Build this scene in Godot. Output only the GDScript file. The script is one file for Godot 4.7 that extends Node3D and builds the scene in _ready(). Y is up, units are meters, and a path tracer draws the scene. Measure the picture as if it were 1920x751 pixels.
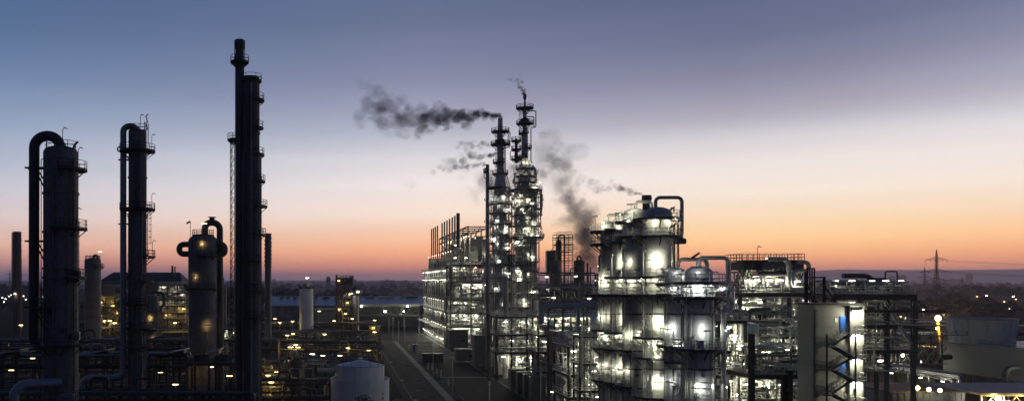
extends Node3D
# An industrial plant at dusk: y up, metres, the camera 30 m above the ground looking along -Z (the road's direction).


class Shape:
	var v := PackedVector3Array()
	var n := PackedVector3Array()
	var ix := PackedInt32Array()

	func quad(a: Vector3, b: Vector3, c: Vector3, d: Vector3, out: Vector3) -> void:
		var k := v.size()
		var g := (b - a).cross(c - a)
		if g.length_squared() < 1e-12:
			g = (c - a).cross(d - a)
		g = g.normalized()
		var flip := g.dot(out) > 0.0
		var m := g if flip else -g
		v.append_array(PackedVector3Array([a, b, c, d]))
		n.append_array(PackedVector3Array([m, m, m, m]))
		if flip:
			ix.append_array(PackedInt32Array([k, k + 2, k + 1, k, k + 3, k + 2]))
		else:
			ix.append_array(PackedInt32Array([k, k + 1, k + 2, k, k + 2, k + 3]))

	func box(c: Vector3, s: Vector3, b := Basis()) -> Shape:
		var x := b.x * s.x * 0.5
		var y := b.y * s.y * 0.5
		var z := b.z * s.z * 0.5
		quad(c + x - y - z, c + x + y - z, c + x + y + z, c + x - y + z, x)
		quad(c - x - y - z, c - x + y - z, c - x + y + z, c - x - y + z, -x)
		quad(c + y - x - z, c + y + x - z, c + y + x + z, c + y - x + z, y)
		quad(c - y - x - z, c - y + x - z, c - y + x + z, c - y - x + z, -y)
		quad(c + z - x - y, c + z + x - y, c + z + x + y, c + z - x + y, z)
		quad(c - z - x - y, c - z + x - y, c - z + x + y, c - z - x + y, -z)
		return self

	func beam(a: Vector3, b: Vector3, w: float, h := 0.0) -> Shape:
		var d := b - a
		var l := d.length()
		if l < 1e-5:
			return self
		var y := d / l
		var x := y.cross(Vector3.UP if absf(y.y) < 0.9 else Vector3.BACK).normalized()
		return box((a + b) * 0.5, Vector3(w, l, h if h > 0.0 else w), Basis(x, y, x.cross(y)))

	func tube(p: PackedVector3Array, r: float, sides := 8, caps := true) -> Shape:
		var m := p.size()
		if m < 2:
			return self
		var base := v.size()
		var t := (p[1] - p[0]).normalized()
		var u := t.cross(Vector3.UP if absf(t.y) < 0.9 else Vector3.RIGHT).normalized()
		for i in m:
			var t2: Vector3 = (p[mini(i + 1, m - 1)] - p[maxi(i - 1, 0)]).normalized()
			u = (u - t2 * u.dot(t2)).normalized()
			var w := t2.cross(u)
			for j in sides:
				var a := TAU * j / sides
				var o := u * cos(a) + w * sin(a)
				v.append(p[i] + o * r)
				n.append(o)
		for i in m - 1:
			for j in sides:
				var a := base + i * sides + j
				var b := base + i * sides + (j + 1) % sides
				ix.append_array(PackedInt32Array([a, b + sides, b, a, a + sides, b + sides]))
		if caps:
			disc(p[0], (p[0] - p[1]).normalized(), r, sides)
			disc(p[m - 1], (p[m - 1] - p[m - 2]).normalized(), r, sides)
		return self

	func disc(c: Vector3, d: Vector3, r: float, sides := 10) -> Shape:
		var x := d.cross(Vector3.UP if absf(d.y) < 0.9 else Vector3.RIGHT).normalized()
		var y := d.cross(x)
		var k := v.size()
		v.append(c)
		n.append(d)
		for j in sides:
			var a := TAU * j / sides
			v.append(c + (x * cos(a) + y * sin(a)) * r)
			n.append(d)
		for j in sides:
			ix.append_array(PackedInt32Array([k, k + 1 + (j + 1) % sides, k + 1 + j]))
		return self

	# a profile of (radius, height) turned about a vertical axis through c, from a0 to a1 degrees
	func lathe(f: Array, c := Vector3.ZERO, sides := 24, a0 := 0.0, a1 := 360.0, b := Basis()) -> Shape:
		var m := f.size()
		var ns := []
		for i in m - 1:
			var d: Vector2 = f[i + 1] - f[i]
			ns.append(Vector2(d.y, -d.x).normalized())
		for i in m - 1:
			var n0: Vector2 = ns[i]
			var n1: Vector2 = ns[i]
			if i > 0 and ns[i - 1].dot(ns[i]) > 0.75:
				n0 = (ns[i - 1] + ns[i]).normalized()
			if i < m - 2 and ns[i + 1].dot(ns[i]) > 0.75:
				n1 = (ns[i + 1] + ns[i]).normalized()
			var k := v.size()
			for j in sides + 1:
				var a := deg_to_rad(lerpf(a0, a1, float(j) / sides))
				var e := Vector3(cos(a), 0, sin(a))
				v.append(c + b * (e * f[i].x + Vector3.UP * f[i].y))
				v.append(c + b * (e * f[i + 1].x + Vector3.UP * f[i + 1].y))
				n.append(b * (e * n0.x + Vector3.UP * n0.y))
				n.append(b * (e * n1.x + Vector3.UP * n1.y))
			for j in sides:
				var q := k + 2 * j
				ix.append_array(PackedInt32Array([q, q + 2, q + 3, q, q + 3, q + 1]))
		return self

	func mesh() -> ArrayMesh:
		var a := []
		a.resize(Mesh.ARRAY_MAX)
		a[Mesh.ARRAY_VERTEX] = v
		a[Mesh.ARRAY_NORMAL] = n
		a[Mesh.ARRAY_INDEX] = ix
		var o := ArrayMesh.new()
		o.add_surface_from_arrays(Mesh.PRIMITIVE_TRIANGLES, a)
		return o


const GAIN := {"post": 2.7, "hung": 3.2, "yard": 2.2, "wall": 4.2, "flood": 2.4}   # how strong each kind of fitting burns

var M := {}          # materials by name
var U := {}          # meshes shared between alike pieces
var counts := {}
var rng := RandomNumberGenerator.new()
var wear := RandomNumberGenerator.new()   # how old each lamp is


func numbered(called: String) -> String:
	counts[called] = counts.get(called, -1) + 1
	return called if counts[called] == 0 else "%s_%03d" % [called, counts[called]]


func thing(called: String, label: String, category: String, at := Vector3.ZERO, group := "") -> Node3D:
	var o := Node3D.new()
	o.name = numbered(called)
	o.position = at
	add_child(o)
	return tag(o, label, category, group)


func tag(o: Node3D, label: String, category: String, group := "", kind := "") -> Node3D:
	if label: o.set_meta("label", label)
	if category: o.set_meta("category", category)
	if group: o.set_meta("group", group)
	if kind: o.set_meta("kind", kind)
	return o


func copy(o: Node3D, called: String, label: String, at: Vector3, turn := 0.0) -> Node3D:
	var c: Node3D = o.duplicate()
	c.name = numbered(called)
	add_child(c)
	c.position = at
	c.rotation.y = turn
	if label: c.set_meta("label", label)
	return c


func part(to: Node3D, called: String, what: Mesh, m: Material, at := Vector3.ZERO) -> MeshInstance3D:
	var o := MeshInstance3D.new()
	o.name = called
	o.mesh = what
	o.material_override = m
	o.position = at
	to.add_child(o, true)
	return o


# a rolled steel section from a to b, one shared mesh stretched to its place
func steel(to: Node3D, called: String, a: Vector3, b: Vector3, w: float, m: Material, h := 0.0) -> MeshInstance3D:
	var d := b - a
	var l := d.length()
	var y := d / l
	var x := y.cross(Vector3.UP if absf(y.y) < 0.9 else Vector3.BACK).normalized()
	var o := part(to, called, U.section, m)
	o.transform = Transform3D(Basis(x * w, d, x.cross(y) * (h if h > 0.0 else w)), (a + b) * 0.5)
	return o


func slab(to: Node3D, called: String, c: Vector3, s: Vector3, m: Material) -> MeshInstance3D:
	var o := part(to, called, U.block, m, c)
	o.scale = s
	return o


# a path of straight runs with its corners rounded
func bent(p: Array, r: float, steps := 4) -> PackedVector3Array:
	var out := PackedVector3Array([p[0]])
	for i in range(1, p.size() - 1):
		var a: Vector3 = p[i - 1] - p[i]
		var b: Vector3 = p[i + 1] - p[i]
		var q := minf(r, minf(a.length(), b.length()) * 0.48)
		a = a.normalized()
		b = b.normalized()
		var half := a.angle_to(b) * 0.5
		if half > 1.5 or half < 0.05:
			out.append(p[i])
			continue
		var s: Vector3 = p[i] + a * q
		var e: Vector3 = p[i] + b * q
		var rad := q * tan(half)
		var c: Vector3 = p[i] + (a + b).normalized() * (q / cos(half))
		for k in steps + 1:
			var w := float(k) / steps
			out.append(c + (s - c).slerp(e - c, w).normalized() * rad)
	out.append(p[p.size() - 1])
	return out


func pipe(to: Node3D, p: Array, r: float, m: Material, called := "pipe", sides := 8, bend := 2.2, steps := 3) -> MeshInstance3D:
	return part(to, called, Shape.new().tube(bent(p, r * bend + 0.05, steps), r, sides).mesh(), m)


func rails(path: PackedVector3Array, th := 0.035, closed := false, height := 1.1, gap := 1.5) -> Mesh:
	var s := Shape.new()
	for h in [height, height * 0.52]:
		var p := PackedVector3Array()
		for q in path:
			p.append(q + Vector3(0, h, 0))
		s.tube(p, th, 4, false)
	var toe := PackedVector3Array()
	var left := 0.0
	for i in path.size():
		toe.append(path[i] + Vector3(0, 0.08, 0))
		if i == 0:
			s.box(path[0] + Vector3(0, height * 0.5, 0), Vector3(th * 1.8, height, th * 1.8))
			continue
		var d := path[i - 1].distance_to(path[i])
		var k := maxi(1, roundi(d / gap)) if d > gap * 0.8 else 0
		left += d
		if k == 0 and left >= gap:
			left = 0.0
			s.box(path[i] + Vector3(0, height * 0.5, 0), Vector3(th * 1.8, height, th * 1.8))
		for j in k:
			s.box(path[i - 1].lerp(path[i], float(j + 1) / k) + Vector3(0, height * 0.5, 0), Vector3(th * 1.8, height, th * 1.8))
	s.tube(toe, th * 1.6, 4, false)
	return s.mesh()


func arc(r: float, y: float, a0: float, a1: float) -> PackedVector3Array:
	var p := PackedVector3Array()
	var k := maxi(3, int(absf(a1 - a0) / 11.0))
	for i in k + 1:
		var a := deg_to_rad(lerpf(a0, a1, float(i) / k))
		p.append(Vector3(cos(a) * r, y, sin(a) * r))
	return p


# an access platform round a vessel: deck with its brackets, and the handrail on its edge
func platform(t: Node3D, y: float, ri: float, ro: float, a0 := 0.0, a1 := 360.0, th := 0.035, deck: Material = null, rail: Material = null, c := Vector3.ZERO) -> MeshInstance3D:
	var s := Shape.new()
	var k := maxi(5, int((a1 - a0) / 12.0))
	s.lathe([Vector2(ri, -0.16), Vector2(ro, -0.16), Vector2(ro, 0.0), Vector2(ri, 0.0), Vector2(ri, -0.16)], Vector3.ZERO, k, a0, a1)
	var nb := maxi(2, int((a1 - a0) / 40.0))
	for i in nb:
		var a := deg_to_rad(lerpf(a0 + 8, a1 - 8, float(i) / maxi(1, nb - 1)))
		var e := Vector3(cos(a), 0, sin(a))
		s.beam(e * (ri - 0.02) + Vector3(0, -0.2 - (ro - ri) * 0.8, 0), e * (ro - 0.12) + Vector3(0, -0.2, 0), 0.12)
		s.beam(e * ri + Vector3(0, -0.24, 0), e * (ro - 0.05) + Vector3(0, -0.24, 0), 0.14)
	var o := part(t, "platform", s.mesh(), deck if deck else M.grating, c + Vector3(0, y, 0))
	var path := arc(ro - 0.04, 0.0, a0, a1)
	if a1 - a0 < 355.0:
		path.insert(0, path[0] * (ri + 0.1) / ro)
		path.append(path[path.size() - 1] * (ri + 0.1) / ro)
	part(o, "handrail", rails(path, th), rail if rail else M.galvanised)
	return o


# a ladder with its safety cage, standing off the vessel at angle a
func ladder(t: Node3D, a_deg: float, r: float, y0: float, y1: float, th := 0.03, m: Material = null, c := Vector3.ZERO) -> void:
	var a := deg_to_rad(a_deg)
	var e := Vector3(cos(a), 0, sin(a))
	var w := Vector3(-sin(a), 0, cos(a))
	var s := Shape.new()
	var at := e * (r + 0.2)
	for k in [-0.25, 0.25]:
		s.beam(at + w * k + Vector3(0, y0, 0), at + w * k + Vector3(0, y1 + 1.0, 0), th * 1.6)
	var y := y0 + 0.3
	while y < y1:
		s.beam(at - w * 0.25 + Vector3(0, y, 0), at + w * 0.25 + Vector3(0, y, 0), th)
		y += 0.45
	y = y0
	while y < y1:
		s.beam(e * (r - 0.05) + w * 0.25 + Vector3(0, y, 0), at + w * 0.25 + Vector3(0, y, 0), th)
		s.beam(e * (r - 0.05) - w * 0.25 + Vector3(0, y, 0), at - w * 0.25 + Vector3(0, y, 0), th)
		y += 2.4
	var o := part(t, "ladder", s.mesh(), m if m else M.galvanised, c)
	var g := Shape.new()
	y = y0 + 2.3
	while y < y1 + 1.0:
		var hoop := PackedVector3Array()
		for i in 7:
			var b := lerpf(-1.9, 1.9, i / 6.0)
			hoop.append(at + e * (0.38 + cos(b) * 0.38 - 0.1) + w * sin(b) * 0.38 + Vector3(0, y, 0))
		g.tube(hoop, th * 0.8, 4, false)
		y += 1.1
	for b in [-1.2, 0.0, 1.2]:
		var q: Vector3 = at + e * (0.28 + cos(b) * 0.38) + w * sin(b) * 0.38
		g.beam(q + Vector3(0, y0 + 2.3, 0), q + Vector3(0, y1 + 1.0, 0), th * 0.9)
	part(o, "cage", g.mesh(), m if m else M.galvanised)


# a lamp: post and housing, the glowing tube and the light it gives
func lamp(t: Node3D, at: Vector3, energy: float, tint := "white", turn := 0.0, style := "post") -> MeshInstance3D:
	var o := part(t, "lamp", U["lamp_" + style], M.lamp_housing, at)
	o.rotation.y = turn
	var dead := wear.randf() < 0.05 and style == "hung"
	energy *= wear.randf_range(0.6, 1.45)
	part(o, "lamp_tube", U["tube_" + style], M.tube_off if dead else M["glow_" + tint])
	if energy > 0.0 and not dead:
		var l: Light3D
		if style == "post":   # its reflector throws the light one way
			var sp := SpotLight3D.new()
			sp.spot_angle = 82.0
			sp.spot_range = 60.0
			sp.spot_attenuation = 2.0
			sp.rotation = Vector3(-0.15, PI, 0)
			l = sp
		else:
			var om := OmniLight3D.new()
			om.omni_range = 60.0
			om.omni_attenuation = 2.0
			l = om
		l.name = "lamp_light"
		l.light_color = M["tint_" + tint]
		l.light_energy = energy * GAIN[style]
		l.light_size = 0.2
		l.shadow_enabled = true
		l.position = U["spot_" + style]
		o.add_child(l, true)
	return o


func paint(r: float, g: float, b: float, rough := 0.6, metal := 0.0, tex := "", size := 0.2, stretch := 1.0) -> StandardMaterial3D:
	var m := StandardMaterial3D.new()
	m.albedo_color = Color(r, g, b).linear_to_srgb()
	m.roughness = rough
	m.metallic = metal
	if tex:
		m.albedo_texture = U[tex]
		m.uv1_triplanar = true
		m.uv1_world_triplanar = true
		m.uv1_scale = Vector3(size, size / stretch, size)
	return m


func glow(r: float, g: float, b: float, e: float) -> StandardMaterial3D:
	var m := StandardMaterial3D.new()
	m.albedo_color = Color(0.9, 0.9, 0.85)
	m.emission_enabled = true
	m.emission = Color(r, g, b)
	m.emission_energy_multiplier = e
	return m


func noise_texture(freq: float, lo: float, hi: float, sd: int, oct := 4) -> NoiseTexture2D:
	var f := FastNoiseLite.new()
	f.seed = sd
	f.frequency = freq
	f.fractal_octaves = oct
	var g := Gradient.new()
	g.set_color(0, Color(lo, lo, lo))
	g.set_color(1, Color(hi, hi, hi))
	var t := NoiseTexture2D.new()
	t.width = 512
	t.height = 512
	t.seamless = true
	t.noise = f
	t.color_ramp = g
	return t


func dome(r: float, y: float, h: float, k := 6) -> Array:
	var p := []
	for i in k + 1:
		var a := PI * 0.5 * i / k
		p.append(Vector2(maxf(0.002, r * cos(a)), y + h * sin(a)))
	return p


func _ready() -> void:
	rng.seed = 7
	wear.seed = 17
	setup_view()
	setup_sky()
	setup_materials()
	setup_shapes()
	build_ground()
	build_far_country()
	build_dark_columns()
	build_mid_left()
	build_furnaces()
	build_twin_towers()
	build_pipe_quarter()
	build_column_group()
	build_right_unit()
	build_stair_tower()
	build_cooling_yard()
	build_road_things()
	build_smoke()


func setup_view() -> void:
	var cam := Camera3D.new()
	cam.name = "camera"
	cam.position = Vector3(0, 30, 0)
	cam.set_frustum(0.49834, Vector2(0.21566, 0.10119), 1.0, 40000.0)
	cam.current = true
	add_child(cam)


const SKY_TURN := [3.0, 23.0, 57.0, 110.0, 180.0]   # degrees away from where the sun went down
const SKY_COLORS := [
	[[0.0, 225, 146, 130], [0.9, 282, 176, 128], [1.6, 294, 206, 138], [2.6, 288, 228, 160], [4.0, 272, 238, 196], [5.6, 262, 245, 228], [7.4, 248, 238, 232], [9.0, 222, 216, 220], [10.6, 178, 172, 187], [12.6, 142, 142, 165], [15.0, 112, 119, 147], [18.0, 94, 105, 136], [30.0, 60, 76, 110], [90.0, 36, 50, 84]],
	[[0.0, 208, 148, 144], [0.9, 274, 168, 128], [2.1, 290, 202, 146], [3.2, 278, 220, 178], [4.6, 268, 240, 220], [6.6, 254, 241, 236], [8.6, 234, 228, 232], [10.6, 188, 191, 206], [12.8, 156, 158, 184], [15.5, 126, 133, 162], [18.9, 102, 113, 145], [32.0, 58, 78, 114], [90.0, 35, 50, 84]],
	[[0.0, 142, 130, 144], [1.2, 226, 164, 152], [2.4, 250, 200, 178], [3.8, 236, 212, 208], [5.6, 210, 206, 216], [7.8, 176, 186, 208], [11.2, 134, 156, 188], [14.6, 94, 123, 160], [18.0, 76, 106, 144], [32.0, 52, 75, 114], [90.0, 34, 49, 84]],
	[[0.0, 74, 75, 92], [3.0, 102, 98, 114], [8.0, 94, 102, 126], [18.0, 64, 79, 110], [35.0, 48, 63, 97], [90.0, 36, 50, 82]],
	[[0.0, 52, 54, 68], [4.0, 68, 68, 84], [10.0, 70, 71, 90], [20.0, 58, 64, 90], [38.0, 46, 57, 88], [90.0, 36, 50, 82]],
]


func sky_at(k: int, e: float) -> Vector3:
	var t: Array = SKY_COLORS[k]
	var i := 0
	while i < t.size() - 2 and e > t[i + 1][0]:
		i += 1
	var a: Array = t[i]
	var b: Array = t[i + 1]
	var w: float = clampf((e - a[0]) / (b[0] - a[0]), 0.0, 1.0)
	var c := Color(lerpf(a[1], b[1], w) / 255.0, lerpf(a[2], b[2], w) / 255.0, lerpf(a[3], b[3], w) / 255.0).srgb_to_linear()
	return Vector3(c.r, c.g, c.b)


func setup_sky() -> void:
	var w := 720
	var h := 720
	var data := PackedFloat32Array()
	data.resize(w * h * 4)
	var lo := PackedInt32Array()
	var part_of := PackedFloat32Array()
	for x in w:
		var az := (float(x) + 0.5) / w * 360.0
		var d := absf(wrapf(az - 29.0, -180.0, 180.0))
		var k := 0
		while k < 3 and d > SKY_TURN[k + 1]:
			k += 1
		lo.append(k)
		var q: float = clampf((d - SKY_TURN[k]) / (SKY_TURN[k + 1] - SKY_TURN[k]), 0.0, 1.0)
		part_of.append(q)
	var veil := FastNoiseLite.new()   # thin streaks of high haze, long along the horizon
	veil.seed = 31
	veil.frequency = 0.02
	veil.fractal_octaves = 4
	for y in h:
		var e := 90.0 - (float(y) + 0.5) / h * 180.0
		var rows := []
		for k in 5:
			rows.append(sky_at(k, maxf(e, 0.0)))
		for x in w:
			var c: Vector3 = rows[lo[x]].lerp(rows[lo[x] + 1], part_of[x])
			if e > -1.0 and e < 40.0:
				var u := float(x) / w * TAU
				c *= 1.0 + 0.07 * veil.get_noise_3d(cos(u) * 60.0, e * 22.0, sin(u) * 60.0)
			var i := (y * w + x) * 4
			data[i] = c.x
			data[i + 1] = c.y
			data[i + 2] = c.z
			data[i + 3] = 1.0
	var im := Image.create_from_data(w, h, false, Image.FORMAT_RGBAF, data.to_byte_array())
	var m := PanoramaSkyMaterial.new()
	m.panorama = ImageTexture.create_from_image(im)
	var sky := Sky.new()
	sky.sky_material = m
	var e := Environment.new()
	e.background_mode = Environment.BG_SKY
	e.sky = sky
	e.tonemap_mode = Environment.TONE_MAPPER_LINEAR
	e.tonemap_exposure = 1.0
	e.sdfgi_enabled = true
	e.ssao_enabled = true
	e.ssil_enabled = true
	e.volumetric_fog_enabled = true   # evening haze over the whole country, scattering forward like real aerosol
	e.volumetric_fog_density = 0.00009
	e.volumetric_fog_albedo = Color(0.86, 0.87, 1.0)
	e.volumetric_fog_anisotropy = 0.7
	var we := WorldEnvironment.new()
	we.name = "environment"
	we.environment = e
	add_child(we)
	var sun := DirectionalLight3D.new()   # the last light over the horizon, where the sky is brightest
	sun.name = "sun"
	sun.light_color = Color(1.0, 0.72, 0.5)
	sun.light_energy = 0.04
	sun.light_angular_distance = 12.0
	sun.shadow_enabled = true
	sun.rotation_degrees = Vector3(-3.0, 151.0, 0.0)
	add_child(sun)


func setup_materials() -> void:
	U.mottle = noise_texture(0.012, 0.55, 1.0, 3)
	U.streak = noise_texture(0.02, 0.82, 1.0, 5, 5)
	U.faint = noise_texture(0.015, 0.86, 1.0, 6, 5)
	U.weather = noise_texture(0.016, 0.6, 1.0, 21, 5)   # grey paint with rust-brown runs
	var wg := Gradient.new()
	wg.offsets = PackedFloat32Array([0.0, 0.35, 0.62, 0.8, 1.0])
	wg.colors = PackedColorArray([Color(0.62, 0.66, 0.74), Color(0.85, 0.88, 0.95), Color(1, 1, 1), Color(0.86, 0.76, 0.68), Color(0.66, 0.5, 0.42)])
	U.weather.color_ramp = wg
	U.fine = noise_texture(0.06, 0.7, 1.0, 9, 3)
	U.rough_stone = noise_texture(0.03, 0.45, 1.0, 12, 5)
	M.galvanised = paint(0.55, 0.56, 0.55, 0.5, 0.2, "fine", 0.5)
	M.grating = paint(0.10, 0.10, 0.10, 0.7, 0.2, "fine", 0.5)
	M.steel_dark = paint(0.07, 0.075, 0.08, 0.6, 0.1, "mottle", 0.3)
	M.steel_grey = paint(0.20, 0.21, 0.21, 0.6, 0.1, "mottle", 0.3)
	M.cladding = paint(0.46, 0.46, 0.435, 0.45, 0.25, "streak", 0.35, 6.0)
	M.cladding_steel = paint(0.43, 0.445, 0.465, 0.36, 0.5, "streak", 0.3, 5.0)
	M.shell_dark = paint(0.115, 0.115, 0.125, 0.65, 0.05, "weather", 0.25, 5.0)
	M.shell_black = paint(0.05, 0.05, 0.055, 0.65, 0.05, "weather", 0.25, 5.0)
	M.shell_brown = paint(0.10, 0.065, 0.05, 0.7, 0.05, "streak", 0.25, 5.0)
	M.pipe_white = paint(0.60, 0.60, 0.57, 0.5, 0.2, "mottle", 0.4)
	M.pipe_grey = paint(0.32, 0.33, 0.33, 0.5, 0.3, "mottle", 0.4)
	M.pipe_dark = paint(0.11, 0.115, 0.12, 0.55, 0.2, "mottle", 0.4)
	M.pipe_blue = paint(0.20, 0.24, 0.30, 0.45, 0.35, "streak", 0.3, 3.0)
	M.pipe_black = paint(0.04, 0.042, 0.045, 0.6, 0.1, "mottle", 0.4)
	M.yellow = paint(0.62, 0.40, 0.04, 0.6)
	M.red = paint(0.45, 0.05, 0.03, 0.6)
	M.tank_white = paint(0.62, 0.66, 0.70, 0.55, 0.0, "faint", 0.12, 4.0)
	M.concrete = paint(0.22, 0.22, 0.215, 0.85, 0.0, "rough_stone", 0.35)
	M.concrete_board = paint(0.25, 0.245, 0.225, 0.85, 0.0, "streak", 0.5, 0.12)
	M.concrete_pale = paint(0.30, 0.295, 0.27, 0.85, 0.0, "rough_stone", 0.2)
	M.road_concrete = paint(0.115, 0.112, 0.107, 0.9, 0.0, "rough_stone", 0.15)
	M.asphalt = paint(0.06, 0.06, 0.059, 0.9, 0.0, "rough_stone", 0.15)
	M.earth = paint(0.03, 0.028, 0.024, 0.95, 0.0, "rough_stone", 0.05)
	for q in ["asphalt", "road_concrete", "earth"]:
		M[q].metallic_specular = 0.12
	M.kerb = paint(0.17, 0.165, 0.155, 0.85, 0.0, "rough_stone", 0.3)
	M.marking = paint(0.45, 0.45, 0.43, 0.8, 0.0, "fine", 0.6)
	M.leaf = paint(0.035, 0.042, 0.024, 0.8)
	M.bark = paint(0.05, 0.038, 0.03, 0.9)
	M.door_blue = paint(0.008, 0.10, 0.42, 0.45)
	M.clad_blue = paint(0.03, 0.055, 0.15, 0.5, 0.1, "streak", 0.2, 4.0)
	M.roof_blue = paint(0.24, 0.29, 0.36, 0.34, 0.2, "streak", 0.1, 1.0)
	M.roof_grey = paint(0.20, 0.215, 0.24, 0.55, 0.2, "mottle", 0.1)
	M.roof_black = paint(0.035, 0.037, 0.045, 0.7, 0.0, "mottle", 0.1)
	M.wall_far = paint(0.22, 0.22, 0.23, 0.8, 0.0, "mottle", 0.02)
	M.siding = paint(0.23, 0.23, 0.21, 0.7, 0.0, "streak", 0.25, 0.1)
	M.tower_skin = paint(0.44, 0.47, 0.48, 0.75, 0.0, "streak", 0.1, 5.0)
	M.hill = paint(0.06, 0.06, 0.05, 0.95, 0.0, "mottle", 0.002)
	M.ink = paint(0.02, 0.025, 0.03, 0.7)
	M.panel_dark = paint(0.03, 0.033, 0.042, 0.6, 0.1, "mottle", 0.2)
	M.panel_grey = paint(0.15, 0.15, 0.14, 0.6, 0.1, "streak", 0.2, 4.0)
	M.skylight = paint(0.55, 0.56, 0.58, 0.07)
	M.glass_dark = paint(0.02, 0.025, 0.03, 0.15)
	M.lamp_housing = paint(0.35, 0.35, 0.34, 0.5, 0.2)
	M.glow_white = glow(1.0, 0.98, 0.88, 22.0)
	M.glow_cool = glow(0.95, 1.0, 0.98, 20.0)
	M.glow_warm = glow(1.0, 0.88, 0.6, 14.0)
	M.glow_amber = glow(1.0, 0.72, 0.36, 9.0)
	M.tube_off = paint(0.6, 0.6, 0.58, 0.4)
	M.tint_white = Color(1.0, 0.985, 0.86)
	M.tint_cool = Color(1.0, 1.0, 0.95)
	M.tint_warm = Color(1.0, 0.82, 0.45)
	M.tint_amber = Color(1.0, 0.68, 0.3)


func setup_shapes() -> void:
	var s := Shape.new()   # an H section one metre long, one wide and one deep
	s.box(Vector3(0, 0, 0.44), Vector3(1, 1, 0.12)).box(Vector3(0, 0, -0.44), Vector3(1, 1, 0.12)).box(Vector3.ZERO, Vector3(0.14, 1, 0.76))
	U.section = s.mesh()
	U.block = Shape.new().box(Vector3.ZERO, Vector3.ONE).mesh()
	# strip lamp on a post, its foot at the origin: a reflector 2.3 m up with the tube on its +z side
	s = Shape.new().tube(bent([Vector3(0, 0, -0.04), Vector3(0, 2.2, -0.04), Vector3(0, 2.35, 0)], 0.1), 0.03, 5)
	s.box(Vector3(0, 2.36, 0), Vector3(1.15, 0.15, 0.05)).box(Vector3(0, 2.45, 0.07), Vector3(1.15, 0.03, 0.16))
	U.lamp_post = s.mesh()
	U.tube_post = Shape.new().box(Vector3(0, 2.36, 0.08), Vector3(1.05, 0.06, 0.06)).mesh()
	U.spot_post = Vector3(0, 2.3, 0.3)
	# the same under a deck: hung by a short stem from the origin
	s = Shape.new().beam(Vector3.ZERO, Vector3(0, -0.3, 0), 0.05).box(Vector3(0, -0.32, 0), Vector3(1.1, 0.05, 0.14))
	U.lamp_hung = s.mesh()
	U.tube_hung = Shape.new().box(Vector3(0, -0.39, 0), Vector3(1.0, 0.08, 0.1)).mesh()
	U.spot_hung = Vector3(0, -0.6, 0)
	# a wide street-type head on a mast, for the yards
	s = Shape.new().tube(PackedVector3Array([Vector3.ZERO, Vector3(0, 4.0, 0)]), 0.07, 6).box(Vector3(0, 4.08, 0), Vector3(1.25, 0.08, 0.36))
	U.lamp_yard = s.mesh()
	U.tube_yard = Shape.new().box(Vector3(0, 3.98, 0), Vector3(1.15, 0.11, 0.28)).mesh()
	U.spot_yard = Vector3(0, 3.6, 0)
	# a bulkhead light fixed to a wall behind it
	s = Shape.new().box(Vector3(0, 0, 0.06), Vector3(0.9, 0.3, 0.12)).box(Vector3(0, 0.2, 0.2), Vector3(1.0, 0.05, 0.4))
	U.lamp_wall = s.mesh()
	U.tube_wall = Shape.new().box(Vector3(0, 0.02, 0.2), Vector3(0.85, 0.18, 0.14)).mesh()
	U.spot_wall = Vector3(0, -0.05, 0.5)
	# a floodlight head
	s = Shape.new().box(Vector3(0, 0, -0.12), Vector3(0.6, 0.5, 0.2)).beam(Vector3(0, -0.6, -0.1), Vector3(0, -0.2, -0.1), 0.08)
	U.lamp_flood = s.mesh()
	U.tube_flood = Shape.new().lathe(dome(0.42, 0, 0.3), Vector3.ZERO, 12, 0, 360, Basis(Vector3.RIGHT, PI / 2)).mesh()
	U.spot_flood = Vector3(0, 0, 0.5)
	# a valve: body, bonnet and handwheel
	s = Shape.new().lathe([Vector2(0.02, -0.22), Vector2(0.2, -0.15), Vector2(0.22, 0.1), Vector2(0.08, 0.2), Vector2(0.06, 0.6)], Vector3.ZERO, 8)
	s.lathe([Vector2(0.04, 0.58), Vector2(0.26, 0.58), Vector2(0.26, 0.64), Vector2(0.04, 0.64)], Vector3.ZERO, 10)
	s.lathe([Vector2(0.01, -0.3), Vector2(0.24, -0.3), Vector2(0.24, -0.24), Vector2(0.01, -0.24)], Vector3.ZERO, 10, 0, 360, Basis(Vector3.FORWARD, PI / 2))
	s.lathe([Vector2(0.01, 0.24), Vector2(0.24, 0.24), Vector2(0.24, 0.3), Vector2(0.01, 0.3)], Vector3.ZERO, 10, 0, 360, Basis(Vector3.FORWARD, PI / 2))
	U.valve = s.mesh()
	# an instrument cabinet with its sun roof
	U.cabinet = Shape.new().box(Vector3(0, 0.6, 0), Vector3(0.7, 0.9, 0.4)).box(Vector3(0, 1.08, 0.03), Vector3(0.85, 0.06, 0.55)).beam(Vector3(0, 0, 0), Vector3(0, 0.2, 0), 0.12).mesh()
	# a flange pair on a horizontal pipe of radius 1
	U.flange = Shape.new().lathe([Vector2(0.9, -0.12), Vector2(1.45, -0.12), Vector2(1.45, 0.12), Vector2(0.9, 0.12)], Vector3.ZERO, 12).mesh()


func build_ground() -> void:
	var g := MeshInstance3D.new()
	g.name = "ground"
	g.mesh = Shape.new().box(Vector3(0, -0.5, -9000), Vector3(30000, 1.0, 22000)).mesh()
	g.material_override = M.earth
	add_child(g)
	tag(g, "dark bare ground of the works running out to the horizon", "", "", "structure")
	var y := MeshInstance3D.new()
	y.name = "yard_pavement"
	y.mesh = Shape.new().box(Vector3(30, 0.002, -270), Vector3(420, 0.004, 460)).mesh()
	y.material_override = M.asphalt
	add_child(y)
	tag(y, "dark worn asphalt yard under the plant", "", "", "structure")


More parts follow.
